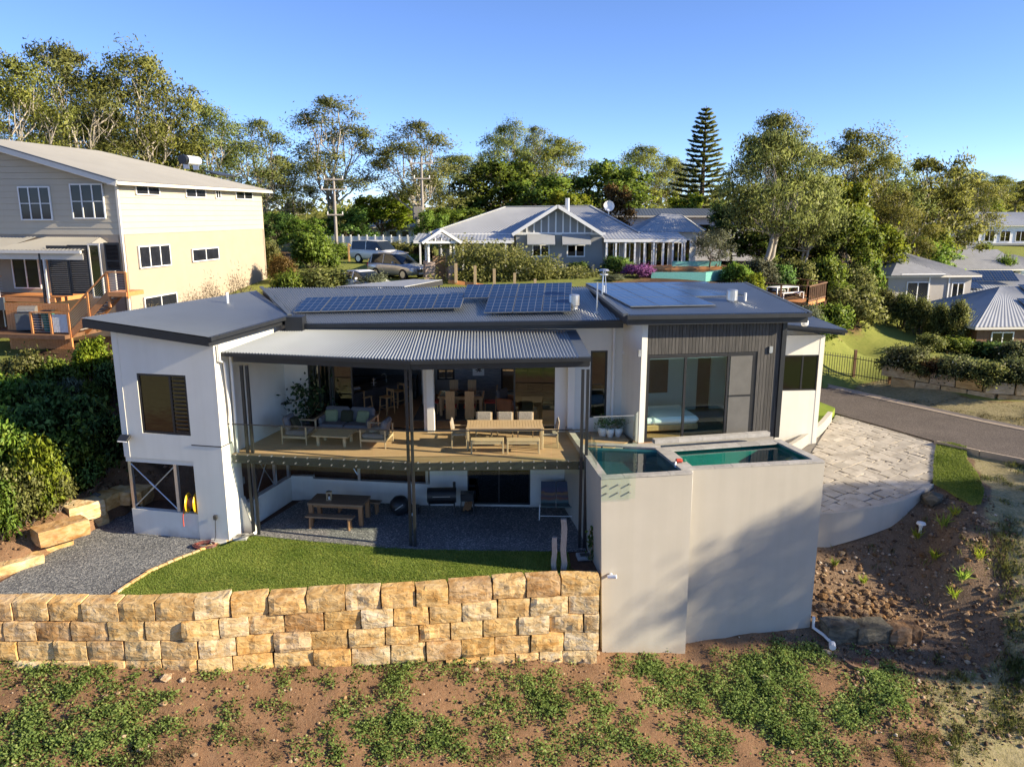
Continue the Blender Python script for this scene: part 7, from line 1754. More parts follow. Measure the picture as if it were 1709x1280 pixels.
# picket pool fence and block wall beyond the road
pf = thing('picket_fence', 'dark metal picket fence between the road verge and the lawn', 'fence', P(1420, 615, 1.4), world_parts=True)
fpts = [Pg(1366, 622), Pg(1424, 630), Pg(1484, 641)]
for a, c in zip(fpts[:-1], fpts[1:]):
    L = (c - a).length; n = int(L / .16)
    for k in range(n): p = a.lerp(c, k / n); MB().box(p + V(0, 0, .62), (.022, .022, 1.3)).build('picket', M['black'], pf)
    for zz in (.15, 1.1): MB().bar(a + V(0, 0, zz), c + V(0, 0, zz), .03, .04).build('rail', M['black'], pf)
for p in fpts: MB().box(p + V(0, 0, .75), (.14, .14, 1.7)).build('post', M['browntimber'], pf)
bw = thing('block_wall', 'low wall of large tan concrete blocks under the flowering bushes beside the road', 'retaining wall', P(1580, 660, 1), world_parts=True)
bl = [P(1485, 648, 1.0), P(1530, 656, .98), P(1600, 668, .97), P(1660, 678, .97), P(1709, 681, .97), P(1800, 684, .97)]
Lb = sum((bl[i + 1] - bl[i]).length for i in range(len(bl) - 1))
M['blockstone'] = stone_mat('tan_block', (.40, .34, .24), (.31, .25, .165), (.48, .42, .33))
for row in range(2):
    s = -.6 * row; k = 0
    while s < Lb - .2:
        c, d = along(bl, max(.1, s + .65)); o = rough_block(1.27, .5, .58, 500 + row * 40 + k, .012, 3, 1, 2).build('concrete_block', M['blockstone'], bw)
        for v in o.data.vertices: v.co += OFF[bw.name]
        o.location = c + V(.25, .3, .30 + .6 * row) - OFF[bw.name]; o.rotation_euler = (0, 0, math.atan2(d.y, d.x)); s += 1.29; k += 1

# white garden wall and paved strip behind the house, seen through its back windows
tag(MB().bar((-10, 36.9, 4.3), (5.5, 36.2, 4.3), .2, 3.0).build('rear_wall', M['white'], None), 'white garden wall behind the house, glimpsed through the back windows', 'wall')
sheet('rear_path', [(-10, 33.9), (5.5, 33.2), (5.5, 36.0), (-10, 36.7)], 3.0, M['concrete'], .8)
# ================================================================== vegetation
M['bark_pale'] = mat('pale_bark', (.30, .255, .20), .85, col2=(.50, .45, .38), scale=1.2, bump=.3, world_co=False)
M['bark_dark'] = mat('dark_bark', (.08, .06, .045), .9, col2=(.16, .125, .095), scale=1.5, bump=.4, world_co=False)
M['gum'] = foliage('gum_leaf', (0.159, 0.177, 0.043), (0.439, 0.451, 0.098), .55, .5, (0.586, 0.488, 0.134))
M['gum_grey'] = foliage('gum_leaf_grey', (0.152, 0.183, 0.055), (0.415, 0.464, 0.134), .55, .5, (0.549, 0.512, 0.183))
M['green'] = foliage('broad_leaf', (0.096, 0.168, 0.026), (0.300, 0.408, 0.060), .55, .5, (0.432, 0.480, 0.084))
M['bright'] = foliage('bright_leaf', (0.14, 0.2, 0.016), (0.38, 0.44, 0.04), 0.5, .5, (0.52, 0.48, 0.06))
M['darkgreen'] = foliage('dark_green_leaf', (0.060, 0.128, 0.036), (0.225, 0.360, 0.083), .55, .5, (0.390, 0.495, 0.128))
M['pine'] = foliage('pine_needle', (0.1, 0.14, 0.04), (0.27, 0.33, 0.085), 0.42, .5)
M['olive'] = foliage('olive_leaf', (.11, .125, .07), (.27, .29, .17), .4, .6)
M['hedge'] = foliage('hedge_leaf', (0.108, 0.132, 0.034), (0.348, 0.360, 0.108), .55, .5, (0.552, 0.504, 0.240))
M['rust'] = foliage('rust_leaf', (.10, .055, .015), (.25, .15, .04), .35, .6)
M['pink'] = foliage('pink_flower', (.22, .06, .22), (.48, .18, .46), .4, .7)
M['straw'] = foliage('straw', (.18, .14, .08), (.40, .34, .22), .4, .8)
M['flowering'] = foliage('flowering_bush', (0.090, 0.120, 0.042), (0.300, 0.323, 0.134), .55, .6, (0.600, 0.552, 0.456))
M['weed'] = foliage('weed_leaf', (.15, .25, .055), (.42, .56, .16), .5, .5, (.60, .66, .26))
M['drygrass'] = foliage('dry_grass', (.17, .15, .06), (.38, .33, .15), .4, .8, (.38, .32, .20))
M['vergegrass'] = foliage('verge_grass', (.12, .14, .035), (.30, .31, .08), .4, .8, (.34, .29, .13))

def crown_mesh(name, rng, lobes, clumps, leaves, L, W_, m, cr=.33, droop=0.0, flat=0.0, shell=.55):
    C, T, CC = [], [], []
    for (lx, ly, lz, rx, ry, rz) in lobes:
        d = rng.normal(size=(clumps, 3)); d /= np.linalg.norm(d, axis=1, keepdims=True); d[:, 2] = np.where(d[:, 2] < -.4, -d[:, 2] * .6, d[:, 2])
        rad = shell + (1 - shell) * rng.uniform(0, 1, clumps) ** .6
        cc = d * rad[:, None] * np.array([rx, ry, rz]) + np.array([lx, ly, lz])
        for c in cc:
            s = cr * rng.uniform(.65, 1.3) * min(rx, ry, rz) ** .5
            q = rng.normal(size=(leaves, 3)) * np.array([s, s, s * .8]) + c
            C.append(q); T.append(np.clip(rng.normal(.42, .14) + rng.normal(0, .17, leaves), 0, 1)); CC.append(np.repeat((c * .65 + np.array([lx, ly, lz]) * .35)[None] - np.array([0, 0, .25 * s]), leaves, 0))
    C = np.concatenate(C); T = np.concatenate(T)
    me = quads_mesh(name, *leaf_quads(rng, C, L, W_, droop, flat), m); set_tone(me, T); soft_normals(me, np.concatenate(CC)); return me
def limb(b, rng, p0, p1, r0, r1, n=5, wob=.12, sides=6):
    p0, p1 = Vector(p0), Vector(p1); L = (p1 - p0).length; pts = []; rs = []
    for i in range(n + 1):
        t = i / n; k = math.sin(math.pi * t) * L * wob
        pts.append(p0.lerp(p1, t) + Vector(rng.normal(0, 1, 3)) * k * .5 + Vector((0, 0, -k * .45 + k * .0))); rs.append(r0 + (r1 - r0) * t)
    b.tube(pts, rs, sides, False); return pts
def make_tree(seed, H, lobes, tr, fork, m, bark, clumps=9, leaves=80, L=.5, W_=.17, droop=.5, flat=0.0, cr=.33, lean=0.0, shell=.55, trunks=1):
    rng = np.random.default_rng(seed); b = MB()
    for tk in range(trunks):
        base = V(rng.normal(0, .3) * (trunks > 1), rng.normal(0, .3) * (trunks > 1), -.6); top = V(lean + rng.normal(0, .4), rng.normal(0, .4), H * fork)
        tp_ = limb(b, rng, base, top, tr, tr * .62, 5, .05, 8)
        ls = lobes if trunks == 1 else lobes[tk::trunks]
        for (lx, ly, lz, rx, ry, rz) in ls:
            s = tp_[-1] if lz > H * fork + .5 else tp_[3]
            pts = limb(b, rng, s, (lx, ly, lz), tr * .42, tr * .13, 6, .10, 6)
            for k in range(5):
                d = Vector(rng.normal(size=3)); d.z = abs(d.z); d.normalize(); limb(b, rng, pts[3 + k % 3], V(lx + d.x * rx * .85, ly + d.y * ry * .85, lz + d.z * rz * .8), tr * .12, tr * .03, 3, .12, 4)
    tm = b.mesh('trunk', M[bark]); tm.polygons.foreach_set('use_smooth', [True] * len(tm.polygons))
    return tm, crown_mesh('crown', rng, lobes, clumps, leaves, L, W_, M[m], cr, droop, flat, shell)
def gum_lobes(seed, H, spread, n, lo=.45, hi=.93, r=(1.6, 2.7), top=True):
    rr = random.Random(seed); out = []
    for i in range(n):
        t = lo + (hi - lo) * (i + rr.uniform(0, .6)) / n; a = i * 2.4 + rr.uniform(-.5, .5); w = spread * (1.0 - .75 * max(0, (t - .6) / .4)) * rr.uniform(.5, 1.0)
        q = rr.uniform(*r); out.append((math.cos(a) * w, math.sin(a) * w, H * t + rr.uniform(-.8, .8), q, q, q * rr.uniform(.85, 1.15)))
    if top: out.append((rr.uniform(-.6, .6), 0, H * .95, r[0], r[0], r[0] * .7))
    return out
def dome_lobes(seed, H, R_, n, lo=.35):
    rr = random.Random(seed); out = [(0, 0, H * .68, R_ * .6, R_ * .6, H * .28)]
    for i in range(n):
        a = i * 2.4; t = (i + .5) / n; z = H * (lo + (.88 - lo) * t); w = R_ * .72 * math.sqrt(max(.05, 1 - ((t - .25) / .85) ** 2)) * rr.uniform(.85, 1.1)
        q = R_ * rr.uniform(.34, .46); out.append((math.cos(a) * w, math.sin(a) * w, z, q, q, q * .8))
    return out
PROTO = {}
for k in range(5): PROTO['gum%d' % k] = (20.0, 5.2, make_tree(10 + k, 20, gum_lobes(k + 1, 20, 5.2, 13 + k % 3, .36 + .03 * (k % 2)), .32, .34 + .05 * (k % 2), 'gum' if k % 2 == 0 else 'gum_grey', 'bark_pale', 12, 88, .42, .125, .75, cr=.40))
PROTO['slender'] = (20.0, 4.2, make_tree(31, 20, gum_lobes(9, 20, 4.3, 15, .40, .92, (1.1, 1.9)), .30, .30, 'gum_grey', 'bark_pale', 9, 76, .40, .115, .6, cr=.44, trunks=2))
PROTO['high'] = (20.0, 3.0, make_tree(37, 20, gum_lobes(19, 20, 2.6, 7, .87, .97, (.9, 1.4), False), .6, .26, 'gum', 'bark_pale', 7, 34, .5, .15, .7, cr=.42))
PROTO['spread'] = (14.0, 6.5, make_tree(33, 14, gum_lobes(12, 14, 6.2, 14, .42, .85, (1.6, 2.6)), .42, .22, 'gum', 'bark_pale', 11, 62, .55, .17, .6, cr=.38, trunks=3))
PROTO['weeping'] = (14.0, 4.0, make_tree(35, 14, gum_lobes(15, 14, 3.6, 13, .30, .92, (1.5, 2.3)), .26, .30, 'gum_grey', 'bark_pale', 12, 92, .46, .105, 1.6, cr=.42, trunks=2))
for k, (mm, lo) in enumerate((('green', .3), ('bright', .35), ('darkgreen', .25), ('green', .22), ('bright', .28))): PROTO['broad%d' % k] = (10.0, 4.2, make_tree(50 + k, 10, dome_lobes(k + 3, 10, 4.2, 11, lo), .25, .3, mm, 'bark_dark', 12, 60, .42, .25, .15, .5, .34))
PROTO['rusty'] = (8.0, 2.6, make_tree(60, 8, dome_lobes(21, 8, 2.6, 9, .25), .15, .3, 'rust', 'bark_dark', 10, 60, .30, .16, .2, .2, .34))
PROTO['olive'] = (5.0, 2.3, make_tree(61, 5, dome_lobes(22, 5, 2.2, 9, .35), .12, .3, 'olive', 'bark_dark', 11, 50, .22, .07, .2, .0, .36, trunks=2))
# shrubs: rounded mounds of leaves on short stems
def shrub(seed, m, leaf=.16, w=.10, n=10, flat=.2, droop=.1, leaves=70, clumps=10, tall=1.0, cr=.26, taper=.45):
    rr = random.Random(seed); lobes = [(0, 0, .55 * tall, .55, .55, .40 * tall)]
    for i in range(n): a = i * 2.4; t = (i + .5) / n; lobes.append((math.cos(a) * .62 * (1 - taper * t), math.sin(a) * .62 * (1 - taper * t), (.22 + .62 * t) * tall, rr.uniform(.26, .4), rr.uniform(.26, .4), rr.uniform(.24, .34)))
    rng = np.random.default_rng(seed); b = MB()
    for l_ in lobes: limb(b, rng, (0, 0, -.2), l_[:3], .035, .012, 3, .1, 4)
    return b.mesh('stems', M['bark_dark']), crown_mesh('leaves', rng, lobes, clumps, leaves, leaf, w, M[m], cr, droop, flat, .5)
for nm, kw in (('s_dark', dict(m='darkgreen', leaf=.15, w=.075, leaves=62)), ('s_green', dict(m='green', leaf=.13, w=.07, leaves=62)), ('s_bright', dict(m='bright', leaf=.14, w=.06)), ('s_hedge', dict(m='hedge', leaf=.10, w=.06, leaves=70)), ('s_flower', dict(m='flowering', leaf=.10, w=.06, leaves=80)), ('s_rust', dict(m='rust', leaf=.10, w=.05)), ('s_olive', dict(m='olive', leaf=.10, w=.05)), ('s_pink', dict(m='pink', leaf=.10, w=.07)), ('s_cone', dict(m='hedge', leaf=.09, w=.05, tall=1.9, n=16, leaves=56, taper=.85)), ('s_straw', dict(m='straw', leaf=.12, w=.02, leaves=22, clumps=8, cr=.34, tall=1.5)), ('s_spiky', dict(m='green', leaf=.45, w=.04, leaves=26, clumps=7, cr=.14, droop=-.6))):
    PROTO[nm] = (1.0 * kw.get('tall', 1.0) * 1.22, 1.12, shrub(len(PROTO) * 7 + 1, **kw))
# Norfolk pine: regular whorls of near-horizontal branches
def norfolk():
    rng = np.random.default_rng(77); H = 20.0; b = MB(); b.tube([(0, 0, -.5), (0, 0, H * .5), (0, 0, H)], [.34, .2, .03], 8, False); C, T, AX = [], [], []
    z = 2.0; k = 0
    while z < H - .2:
        t = z / H; r = 4.3 * (1 - t) ** .55 * (1.0 if t < .52 else .80 - .2 * (t - .52)) ; r = max(.25, r) * rng.uniform(.88, 1.08); nb = 7 if t < .55 else 6
        for i in range(nb):
            a = k * .6 + i * 2 * math.pi / nb + rng.normal(0, .08); d = np.array([math.cos(a), math.sin(a), 0]); up = .12 + .25 * max(0, t - .4)
            e = d * r + np.array([0, 0, up * r]); b.tube([V(0, 0, z), V(*(e * .55 + np.array([0, 0, z - .06 * r]))), V(*(e + np.array([0, 0, z])))], [.05, .03, .012], 4, False)
            n = int(24 + 70 * r); s = rng.uniform(.12, 1, n) ** .8; p = e[None] * s[:, None] + np.array([0, 0, z]) ; p[:, 2] -= .08 * r * np.sin(s * 3.14)
            side = np.array([-d[1], d[0], 0]); p += side[None] * rng.normal(0, .20 * (.4 + .6 * r / 4.3), n)[:, None] * (1.1 - .5 * s[:, None]); p[:, 2] += rng.normal(.05, .07, n)
            C.append(p); T.append(np.clip(rng.normal(.45, .22, n), 0, 1)); AX.append(np.repeat((d + np.array([0, 0, .5]))[None], n, 0))
        z += .84 - .22 * t; k += 1
    C = np.concatenate(C); T = np.concatenate(T); AX = np.concatenate(AX); me = quads_mesh('crown', *leaf_quads(rng, C, .45, .13, axis=AX), M['pine']); set_tone(me, T); cen = C * np.array([.0, .0, 1]) - np.array([0, 0, 1.2]); soft_normals(me, cen, .7)
    return b.mesh('trunk', M['bark_dark']), me
PROTO['norfolk'] = (20.0, 4.2, norfolk())
vr_ = random.Random(44)
def plant(proto, x, ytop, Yd, width_px, name, label, cat, group=None, ybase=None, rot=None, zb=None):
    H_, Rr, (tm, cm) = PROTO[proto]
    if Yd is None: g_ = Pg(x, ybase); Yd, zb = g_.y, g_.z
    top = PY(x, ytop, Yd); z0 = zb if zb is not None else gz(top.x, Yd)
    if ybase is not None and zb is None: z0 = min(z0 + .0, PY(x, ybase, Yd).z + .3)
    h = max(.3, top.z - z0); dep = Yd * cp - (top.z - CAM_H) * sp; wd = width_px / F_PX * dep
    t = thing(name, label, cat, V(top.x, Yd, z0), vr_.uniform(0, 6.28) if rot is None else rot, group); t.scale = (wd / 2 / Rr, wd / 2 / Rr, h / H_)
    tn, cn = ('stems', 'leaves') if proto.startswith('s_') else ('trunk', 'crown')
    link(tn, tm, t); link(cn, cm, t); return t
GG = 'tall gums along the skyline'
for a in [
    ('gum0', 8, 97, 64, 175, 'pale olive gum at the left edge above the cream house roof'),
    ('gum1', 118, 80, 73, 190, 'tallest broad gum on the left, above the long cream roof'),
    ('gum2', 222, 92, 76, 190, 'broad gum right of the tallest one above the cream roof'),
    ('gum4', 60, 165, 84, 210, 'lower gum filling the gap behind the left end of the cream roof'),
    ('gum3', 172, 190, 86, 200, 'lower shaded gum behind the middle of the cream roof'),
    ('gum0', 275, 205, 88, 150, 'lower gum behind the ridge end of the cream roof'),
    ('gum3', 345, 180, 80, 140, 'gum above the solar water heater, with a ragged top'),
    ('slender', 425, 200, 84, 130, 'gum over the far end of the cream house roof'),
    ('gum4', 470, 262, 90, 120, 'smaller gum between the cream house and the slender gum'),
    ('slender', 552, 163, 86, 155, 'slender open gum with long bare limbs left of the middle'),
    ('slender', 690, 203, 85, 150, 'open crowned gum with thick pale trunk beside the transformer pole'),
    ('gum1', 768, 262, 97, 150, 'leaning gum right of the pale trunked one'),
    ('gum3', 846, 211, 108, 110, 'high narrow gum top rising over the dark green trees'),
    ('gum0', 925, 232, 104, 140, 'gum with brownish crown over the cottage ridge'),
    ('slender', 893, 212, 112, 70, 'thin twiggy gum top between two fuller crowns'),
    ('gum2', 1078, 246, 108, 120, 'flat topped gum left of the pine'),
    ('gum4', 1128, 268, 112, 90, 'small gum crown touching the left side of the pine'),
    ('weeping', 1296, 235, 57, 170, 'drooping gum with white trunk behind the bedroom roof'),
    ('gum1', 1305, 194, 70, 150, 'tall gum crown above the drooping white trunked gum'),
    ('weeping', 1352, 300, 62, 110, 'drooping olive gum right of the white trunk'),
    ('gum2', 1432, 219, 82, 150, 'tall dark gum with a detached tuft at its top right'),
    ('gum3', 1480, 262, 84, 120, 'gum behind the bright green dome tree'),
    ('spread', 1555, 270, 88, 190, 'wide spreading gum with several pale trunks above the tiled roof'),
    ('gum0', 1625, 300, 104, 110, 'gum at the right shoulder of the spreading one'),
    ('gum4', 1500, 320, 78, 110, 'lower olive gum between the dome tree and the spreading gum')]:
    plant(a[0], a[1], a[2], a[3], a[4], 'gum_tree', a[5], 'tree', GG)
for a in [('gum1', 1590, 281, 160, 70, 'first'), ('gum3', 1632, 288, 165, 75, 'second'), ('gum0', 1668, 294, 160, 70, 'third'), ('gum2', 1702, 303, 170, 80, 'fourth'), ('gum4', 1735, 300, 165, 80, 'fifth and last')]:
    plant(a[0], a[1], a[2], a[3], a[4], 'gum_tree', f'distant gum over the far white houses on the right, {a[5]} from left', 'tree', 'distant gums on the right ridge')
BG = 'leafy trees among the houses'
for a in [
    ('broad1', 640, 321, 90, 120, 'rounded bright green tree behind the white fence'),
    ('broad2', 575, 345, 84, 90, 'dark small tree left of the rounded bright green one'),
    ('broad0', 835, 262, 96, 150, 'large dark green tree behind the left end of the cottage'),
    ('broad3', 905, 292, 90, 130, 'mid green tree over the cottage ridge'),
    ('broad1', 950, 318, 86, 90, 'small light green tree beside the cottage flue'),
    ('broad0', 1022, 268, 94, 140, 'dense glossy green tree right of the cottage ridge'),
    ('rusty', 1030, 303, 74, 62, 'narrow brownish tree next to the satellite dish'),
    ('broad4', 1150, 323, 88, 75, 'yellow green tree at the foot of the pine'),
    ('broad2', 1225, 335, 64, 95, 'dark drooping tree between the pavilion and the white trunk'),
    ('broad1', 1405, 291, 68, 110, 'bright yellow green dome shaped tree right of the drooping gum'),
    ('broad3', 1418, 335, 63, 105, 'tall leafy green tree under the bright dome'),
    ('broad4', 1478, 375, 66, 90, 'golden green small tree behind the taupe house'),
    ('broad3', 1545, 395, 80, 110, 'bushy tree at the foot of the spreading gum'),
    ('broad0', 765, 345, 88, 110, 'mid green tree beside the transformer pole'),
    ('broad3', 720, 350, 74, 60, 'grey green bushy tree right of the pale trunk'),
    ('broad2', 458, 352, 82, 70, 'dark tree just right of the cream house'),
    ('broad0', 505, 362, 78, 80, 'dull green tree behind the short dark pole'),
    ('broad3', 1340, 372, 66, 90, 'leafy green tree behind the white trunk'),
    ('broad0', 1270, 385, 62, 80, 'dark leafy tree left of the white trunk'),
    ('broad1', 1565, 372, 84, 60, 'yellow green tuft tree right of the taupe roof'),
    ('broad4', 1648, 330, 140, 60, 'yellow shrubby tree in front of the distant gums'),
    ('olive', 1190, 382, 53, 75, 'grey green olive tree beside the mosaic pool')]:
    plant(a[0], a[1], a[2], a[3], a[4], 'leafy_tree', a[5], 'tree', BG)
plant('norfolk', 1179, 177, 98, 138, 'norfolk_pine', 'tall tiered pine with a narrow spire top behind the cottage', 'tree')
# bushes: proto, x, ytop, ybase, Y, width, label
SG = 'garden bushes'
for a in [
    ('s_green', 520, 386, 60, 90, 'green bush left of the hammock'), ('s_rust', 470, 425, 52, 62, 'rust coloured bush beside the cream house corner'), ('s_hedge', 450, 400, 58, 50, 'dull bush touching the cream house corner'),
    ('s_hedge', 545, 447, 47, 130, 'wide straw green bush in front of the white sedan'), ('s_green', 480, 452, 46, 80, 'green bush above the valley of the roof'), ('s_olive', 620, 455, 46, 70, 'greyish bush beside the white sedan'),
    ('s_cone', 600, 396, 74, 36, 'slim upright conifer against the white fence'), ('s_green', 558, 403, 72, 60, 'leafy bush against the left part of the white fence'), ('s_dark', 510, 408, 66, 50, 'dark bush by the fence end'),
    ('s_hedge', 668, 402, 72, 80, 'brownish bush behind the white wagon'), ('s_bright', 686, 424, 60, 85, 'bright yellow green bush right of the white wagon'), ('s_dark', 700, 430, 57, 70, 'dark bush between the silver car and the porch'), ('s_green', 640, 410, 76, 50, 'small bush against the white fence'), ('s_rust', 705, 405, 66, 50, 'rusty bush beside the porch'),
    ('s_dark', 1032, 427, 53, 66, 'dark clipped bush under the cottage veranda'), ('s_dark', 965, 436, 53.5, 46, 'dark low bush under the cottage window'), ('s_pink', 1066, 440, 49.5, 66, 'bush covered in pink purple flowers before the cottage veranda'), ('s_olive', 1022, 458, 48, 46, 'small silvery bush left of the pink flowers'),
    ('s_green', 1232, 438, 50, 64, 'leafy bush right of the mosaic pool'), ('s_olive', 1272, 428, 52, 70, 'grey green bush behind the deck railing'), ('s_bright', 1258, 455, 47, 56, 'yellow green bush left of the deck'), ('s_hedge', 1330, 430, 55, 80, 'olive bush behind the deck'), ('s_green', 1380, 425, 56, 80, 'green bush right of the white trunk'), ('s_dark', 1300, 440, 53, 70, 'dark bush at the foot of the white trunk'),
    ('s_hedge', 1425, 440, 60, 90, 'rounded olive bush behind the deck corner'), ('s_green', 1385, 470, 56, 100, 'leafy bush in front of the deck corner'), ('s_hedge', 1425, 480, (545,), 120, 'large spreading bush at the top of the lawn'), ('s_green', 1392, 505, (562,), 90, 'green bush above the lawn edge'), ('s_spiky', 1366, 522, (575,), 60, 'spiky strap leaved plant beside the low roof'), ('s_olive', 1345, 505, (570,), 70, 'grey bush behind the low roof'),
    ('s_green', 1450, 425, 62, 70, 'bush beside the garden shed'), ('s_rust', 1432, 452, 63, 36, 'small golden bush left of the shed'), ('s_bright', 1500, 405, 72, 80, 'golden bush left of the tiled roof'),
    ('s_hedge', 1555, 556, (588,), 60, 'low bush at the lawn edge below the cones'), ('s_green', 1600, 562, (590,), 80, 'low leafy bush at the lawn edge by the brown house'), ('s_bright', 1662, 545, (580,), 50, 'bright round bush before the brown house'), ('s_dark', 1665, 570, (598,), 100, 'dark low clipped hedge below the brown house'), ('s_flower', 1702, 566, (606,), 80, 'grey flowering bush at the right edge')]:
    plant(a[0], a[1], a[2], a[3] if not isinstance(a[3], tuple) else None, a[4], 'bush', a[5], 'bush', SG, ybase=a[3][0] if isinstance(a[3], tuple) else None)
for k, (x, yt, Yd, w) in enumerate([(1450, 462, 532, 58), (1482, 468, 540, 60), (1513, 474, 550, 62), (1544, 482, 562, 60), (1574, 490, 572, 56), (1606, 482, 580, 60)]):
    plant('s_cone', x, yt, None, w, 'screening_bush', f'upright hedge bush in the row before the taupe house, {["first", "second", "third", "fourth", "fifth", "last"][k]} from the deck', 'bush', 'row of screening bushes', ybase=Yd)
for k, (pr, x, yt, yb_, Yd, w, lb) in enumerate([('s_flower', 1515, 574, 640, 41.8, 92, 'pale flowering bush over the left end of the block wall'), ('s_rust', 1562, 596, 660, 40.6, 70, 'brown dried bush in the middle of the block wall'), ('s_hedge', 1540, 600, 662, 40.9, 70, 'small leafy bush hanging over the block wall'), ('s_flower', 1605, 592, 668, 39.6, 90, 'large green bush right of the dried one on the block wall'), ('s_hedge', 1658, 602, 678, 38.6, 110, 'dense bush spilling over the right part of the block wall'), ('s_flower', 1712, 598, 680, 38.0, 90, 'bush spilling over the block wall at the frame edge')]):
    plant(pr, x, yt, Yd, w, 'flowering_bush', lb, 'bush', 'bushes on the block wall', zb=1.75)
for k, (pr, x, yt, yb_, w, lb) in enumerate([
    ('s_dark', 40, 668, 770, 150, 'large glossy dark bush in the middle of the left bank'), ('s_dark', 120, 655, 760, 150, 'dark glossy bush against the bank below the timber stairs'), ('s_dark', 165, 690, 780, 120, 'shaded dark bush nearest the white wing wall'), ('s_green', 105, 712, 806, 120, 'mid green bush at the front of the left bank'),
    ('s_bright', 55, 730, 850, 105, 'yellow leaved bush on the left bank'), ('s_hedge', 20, 775, 876, 110, 'leafy light bush at the left edge above the gravel stones'), ('s_dark', 130, 752, 815, 80, 'small dark bush low on the bank'), ('s_green', -8, 690, 800, 130, 'green bush cut by the left edge'), ('s_hedge', 84, 778, 852, 84, 'small leafy bush low on the bank above the old planks'), ('s_green', -15, 800, 895, 100, 'low leafy bush at the very left edge'),
    ('s_hedge', 35, 585, 660, 110, 'straggly bush under the neighbour lower deck'), ('s_green', 95, 596, 668, 90, 'leafy bush below the neighbour gate'), ('s_bright', 148, 562, 640, 80, 'bright yellow green bush right of the timber stairs'), ('s_dark', 182, 598, 670, 70, 'dark bush beside the top of the white wing wall'), ('s_green', 0, 622, 710, 120, 'dull green bush at the left edge below the lower deck'), ('s_dark', 70, 632, 710, 110, 'dark bush below the grey barbecue'), ('s_olive', 116, 628, 690, 60, 'greyish seed headed plant on the bank'), ('s_spiky', 150, 632, 690, 70, 'strappy leaved plant on the upper bank')]):
    plant(pr, x, yt, None, w, 'bank_bush', lb, 'bush', 'bushes on the left bank', ybase=yb_)
for k, (x, yt, w, lb) in enumerate([(318, 468, 60, 'lowest'), (352, 446, 64, 'left middle'), (398, 430, 70, 'tallest'), (425, 462, 50, 'rightmost'), (250, 492, 50, 'leftmost')]):
    plant('s_straw', x, yt, 37.5, w, 'dry_weed', f'{lb} dry wispy weed standing against the beige wall behind the wing roof', 'plant', 'wispy weeds by the beige wall')
# palms and broad greenery among the far right houses
for k, (x, yt, Yd, w, lb) in enumerate([(1600, 404, 95, 50, 'left'), (1645, 398, 96, 50, 'middle'), (1680, 420, 88, 60, 'right'), (1560, 412, 90, 60, 'outer left')]):
    plant('s_spiky' if k != 3 else 's_green', x, yt, Yd, w, 'palm_clump', f'{lb} clump of broad leaved palms before the far white houses', 'plant', 'palm clumps on the right')
# long hedge before the cottage
def long_hedge():
    rng = np.random.default_rng(5); t = thing('hedge', 'long loose hedge stepping down in front of the grey cottage', 'hedge', PY(870, 470, 50.5)); o0 = t.location
    C, T = [], []
    for x, y0, y1 in ((765, 402, 472), (790, 402, 474), (815, 403, 476), (840, 410, 478), (865, 416, 480), (890, 426, 480), (915, 436, 482), (940, 444, 484), (965, 452, 486), (990, 462, 486)):
        a, c = PY(x, y0, 50.5), PY(x, y1, 50.5)
        for k in range(26):
            q = np.array([a.x + rng.normal(0, .55), 50.5 + rng.uniform(-.9, .9), c.z + (a.z - c.z) * rng.uniform(0, .95)]) - np.array(o0); C.append(rng.normal(size=(62, 3)) * np.array([.3, .3, .22]) + q); T.append(np.clip(rng.normal(.45, .12) + rng.normal(0, .2, 62), 0, 1))
    C = np.concatenate(C); me = quads_mesh('leaves', *leaf_quads(rng, C, .20, .12, .1, .2), M['hedge']); set_tone(me, np.concatenate(T)); link('leaves', me, t)
    b = MB()
    for x in range(765, 1000, 25): p = PY(x, 480, 50.5) - o0; b.tube([p - V(0, 0, .4), p + V(0, 0, .9)], .05, 5)
    b.build('stems', M['bark_dark'], t)
long_hedge()
# far wooded skyline that reads as one mass
def woods():
    rng = np.random.default_rng(9); C = []
    for k in range(1500):
        a = rng.uniform(-.95, .95) if k < 620 else rng.uniform(.95, 5.33); d = rng.uniform(190, 420); x, y = d * math.sin(a), d * math.cos(a); z = float(tps(np.array([x]), np.array([y]))[0]); h = rng.uniform(4, 8)
        C.append(rng.normal(size=(46, 3)) * np.array([2.4, 2.4, h * .28]) + np.array([x, y, z + h * .5]))
    C = np.concatenate(C); me = quads_mesh('distant_woods', *leaf_quads(rng, C, 2.0, 1.0, 0, .2), M['gum']); set_tone(me, rng.uniform(.1, .7, len(C))); o = link('distant_woods', me); o['kind'] = 'stuff'
woods()
# two gums down the slope, outside the frame, whose long shadows reach the pool wall and the drive
for pr, x, y, H_, w, lb in (('high', 46.0, 13.2, 19.9, 1.0, 'bare trunked gum down the slope on the right, shading the pool wall'), ('high', 52.0, 16.6, 22.6, 1.0, 'tall gum beside the road on the right, streaking the drive with shade'), ('gum0', 44.0, 19.8, 16.0, .5, 'gum on the right verge, shading the roadside grass')):
    t = thing('gum_tree', lb, 'tree', V(x, y, gz(x, y)), 1.3 * x, GG); t.scale = (w, w, H_ / 20); link('trunk', PROTO[pr][2][0], t); link('crown', PROTO[pr][2][1], t)

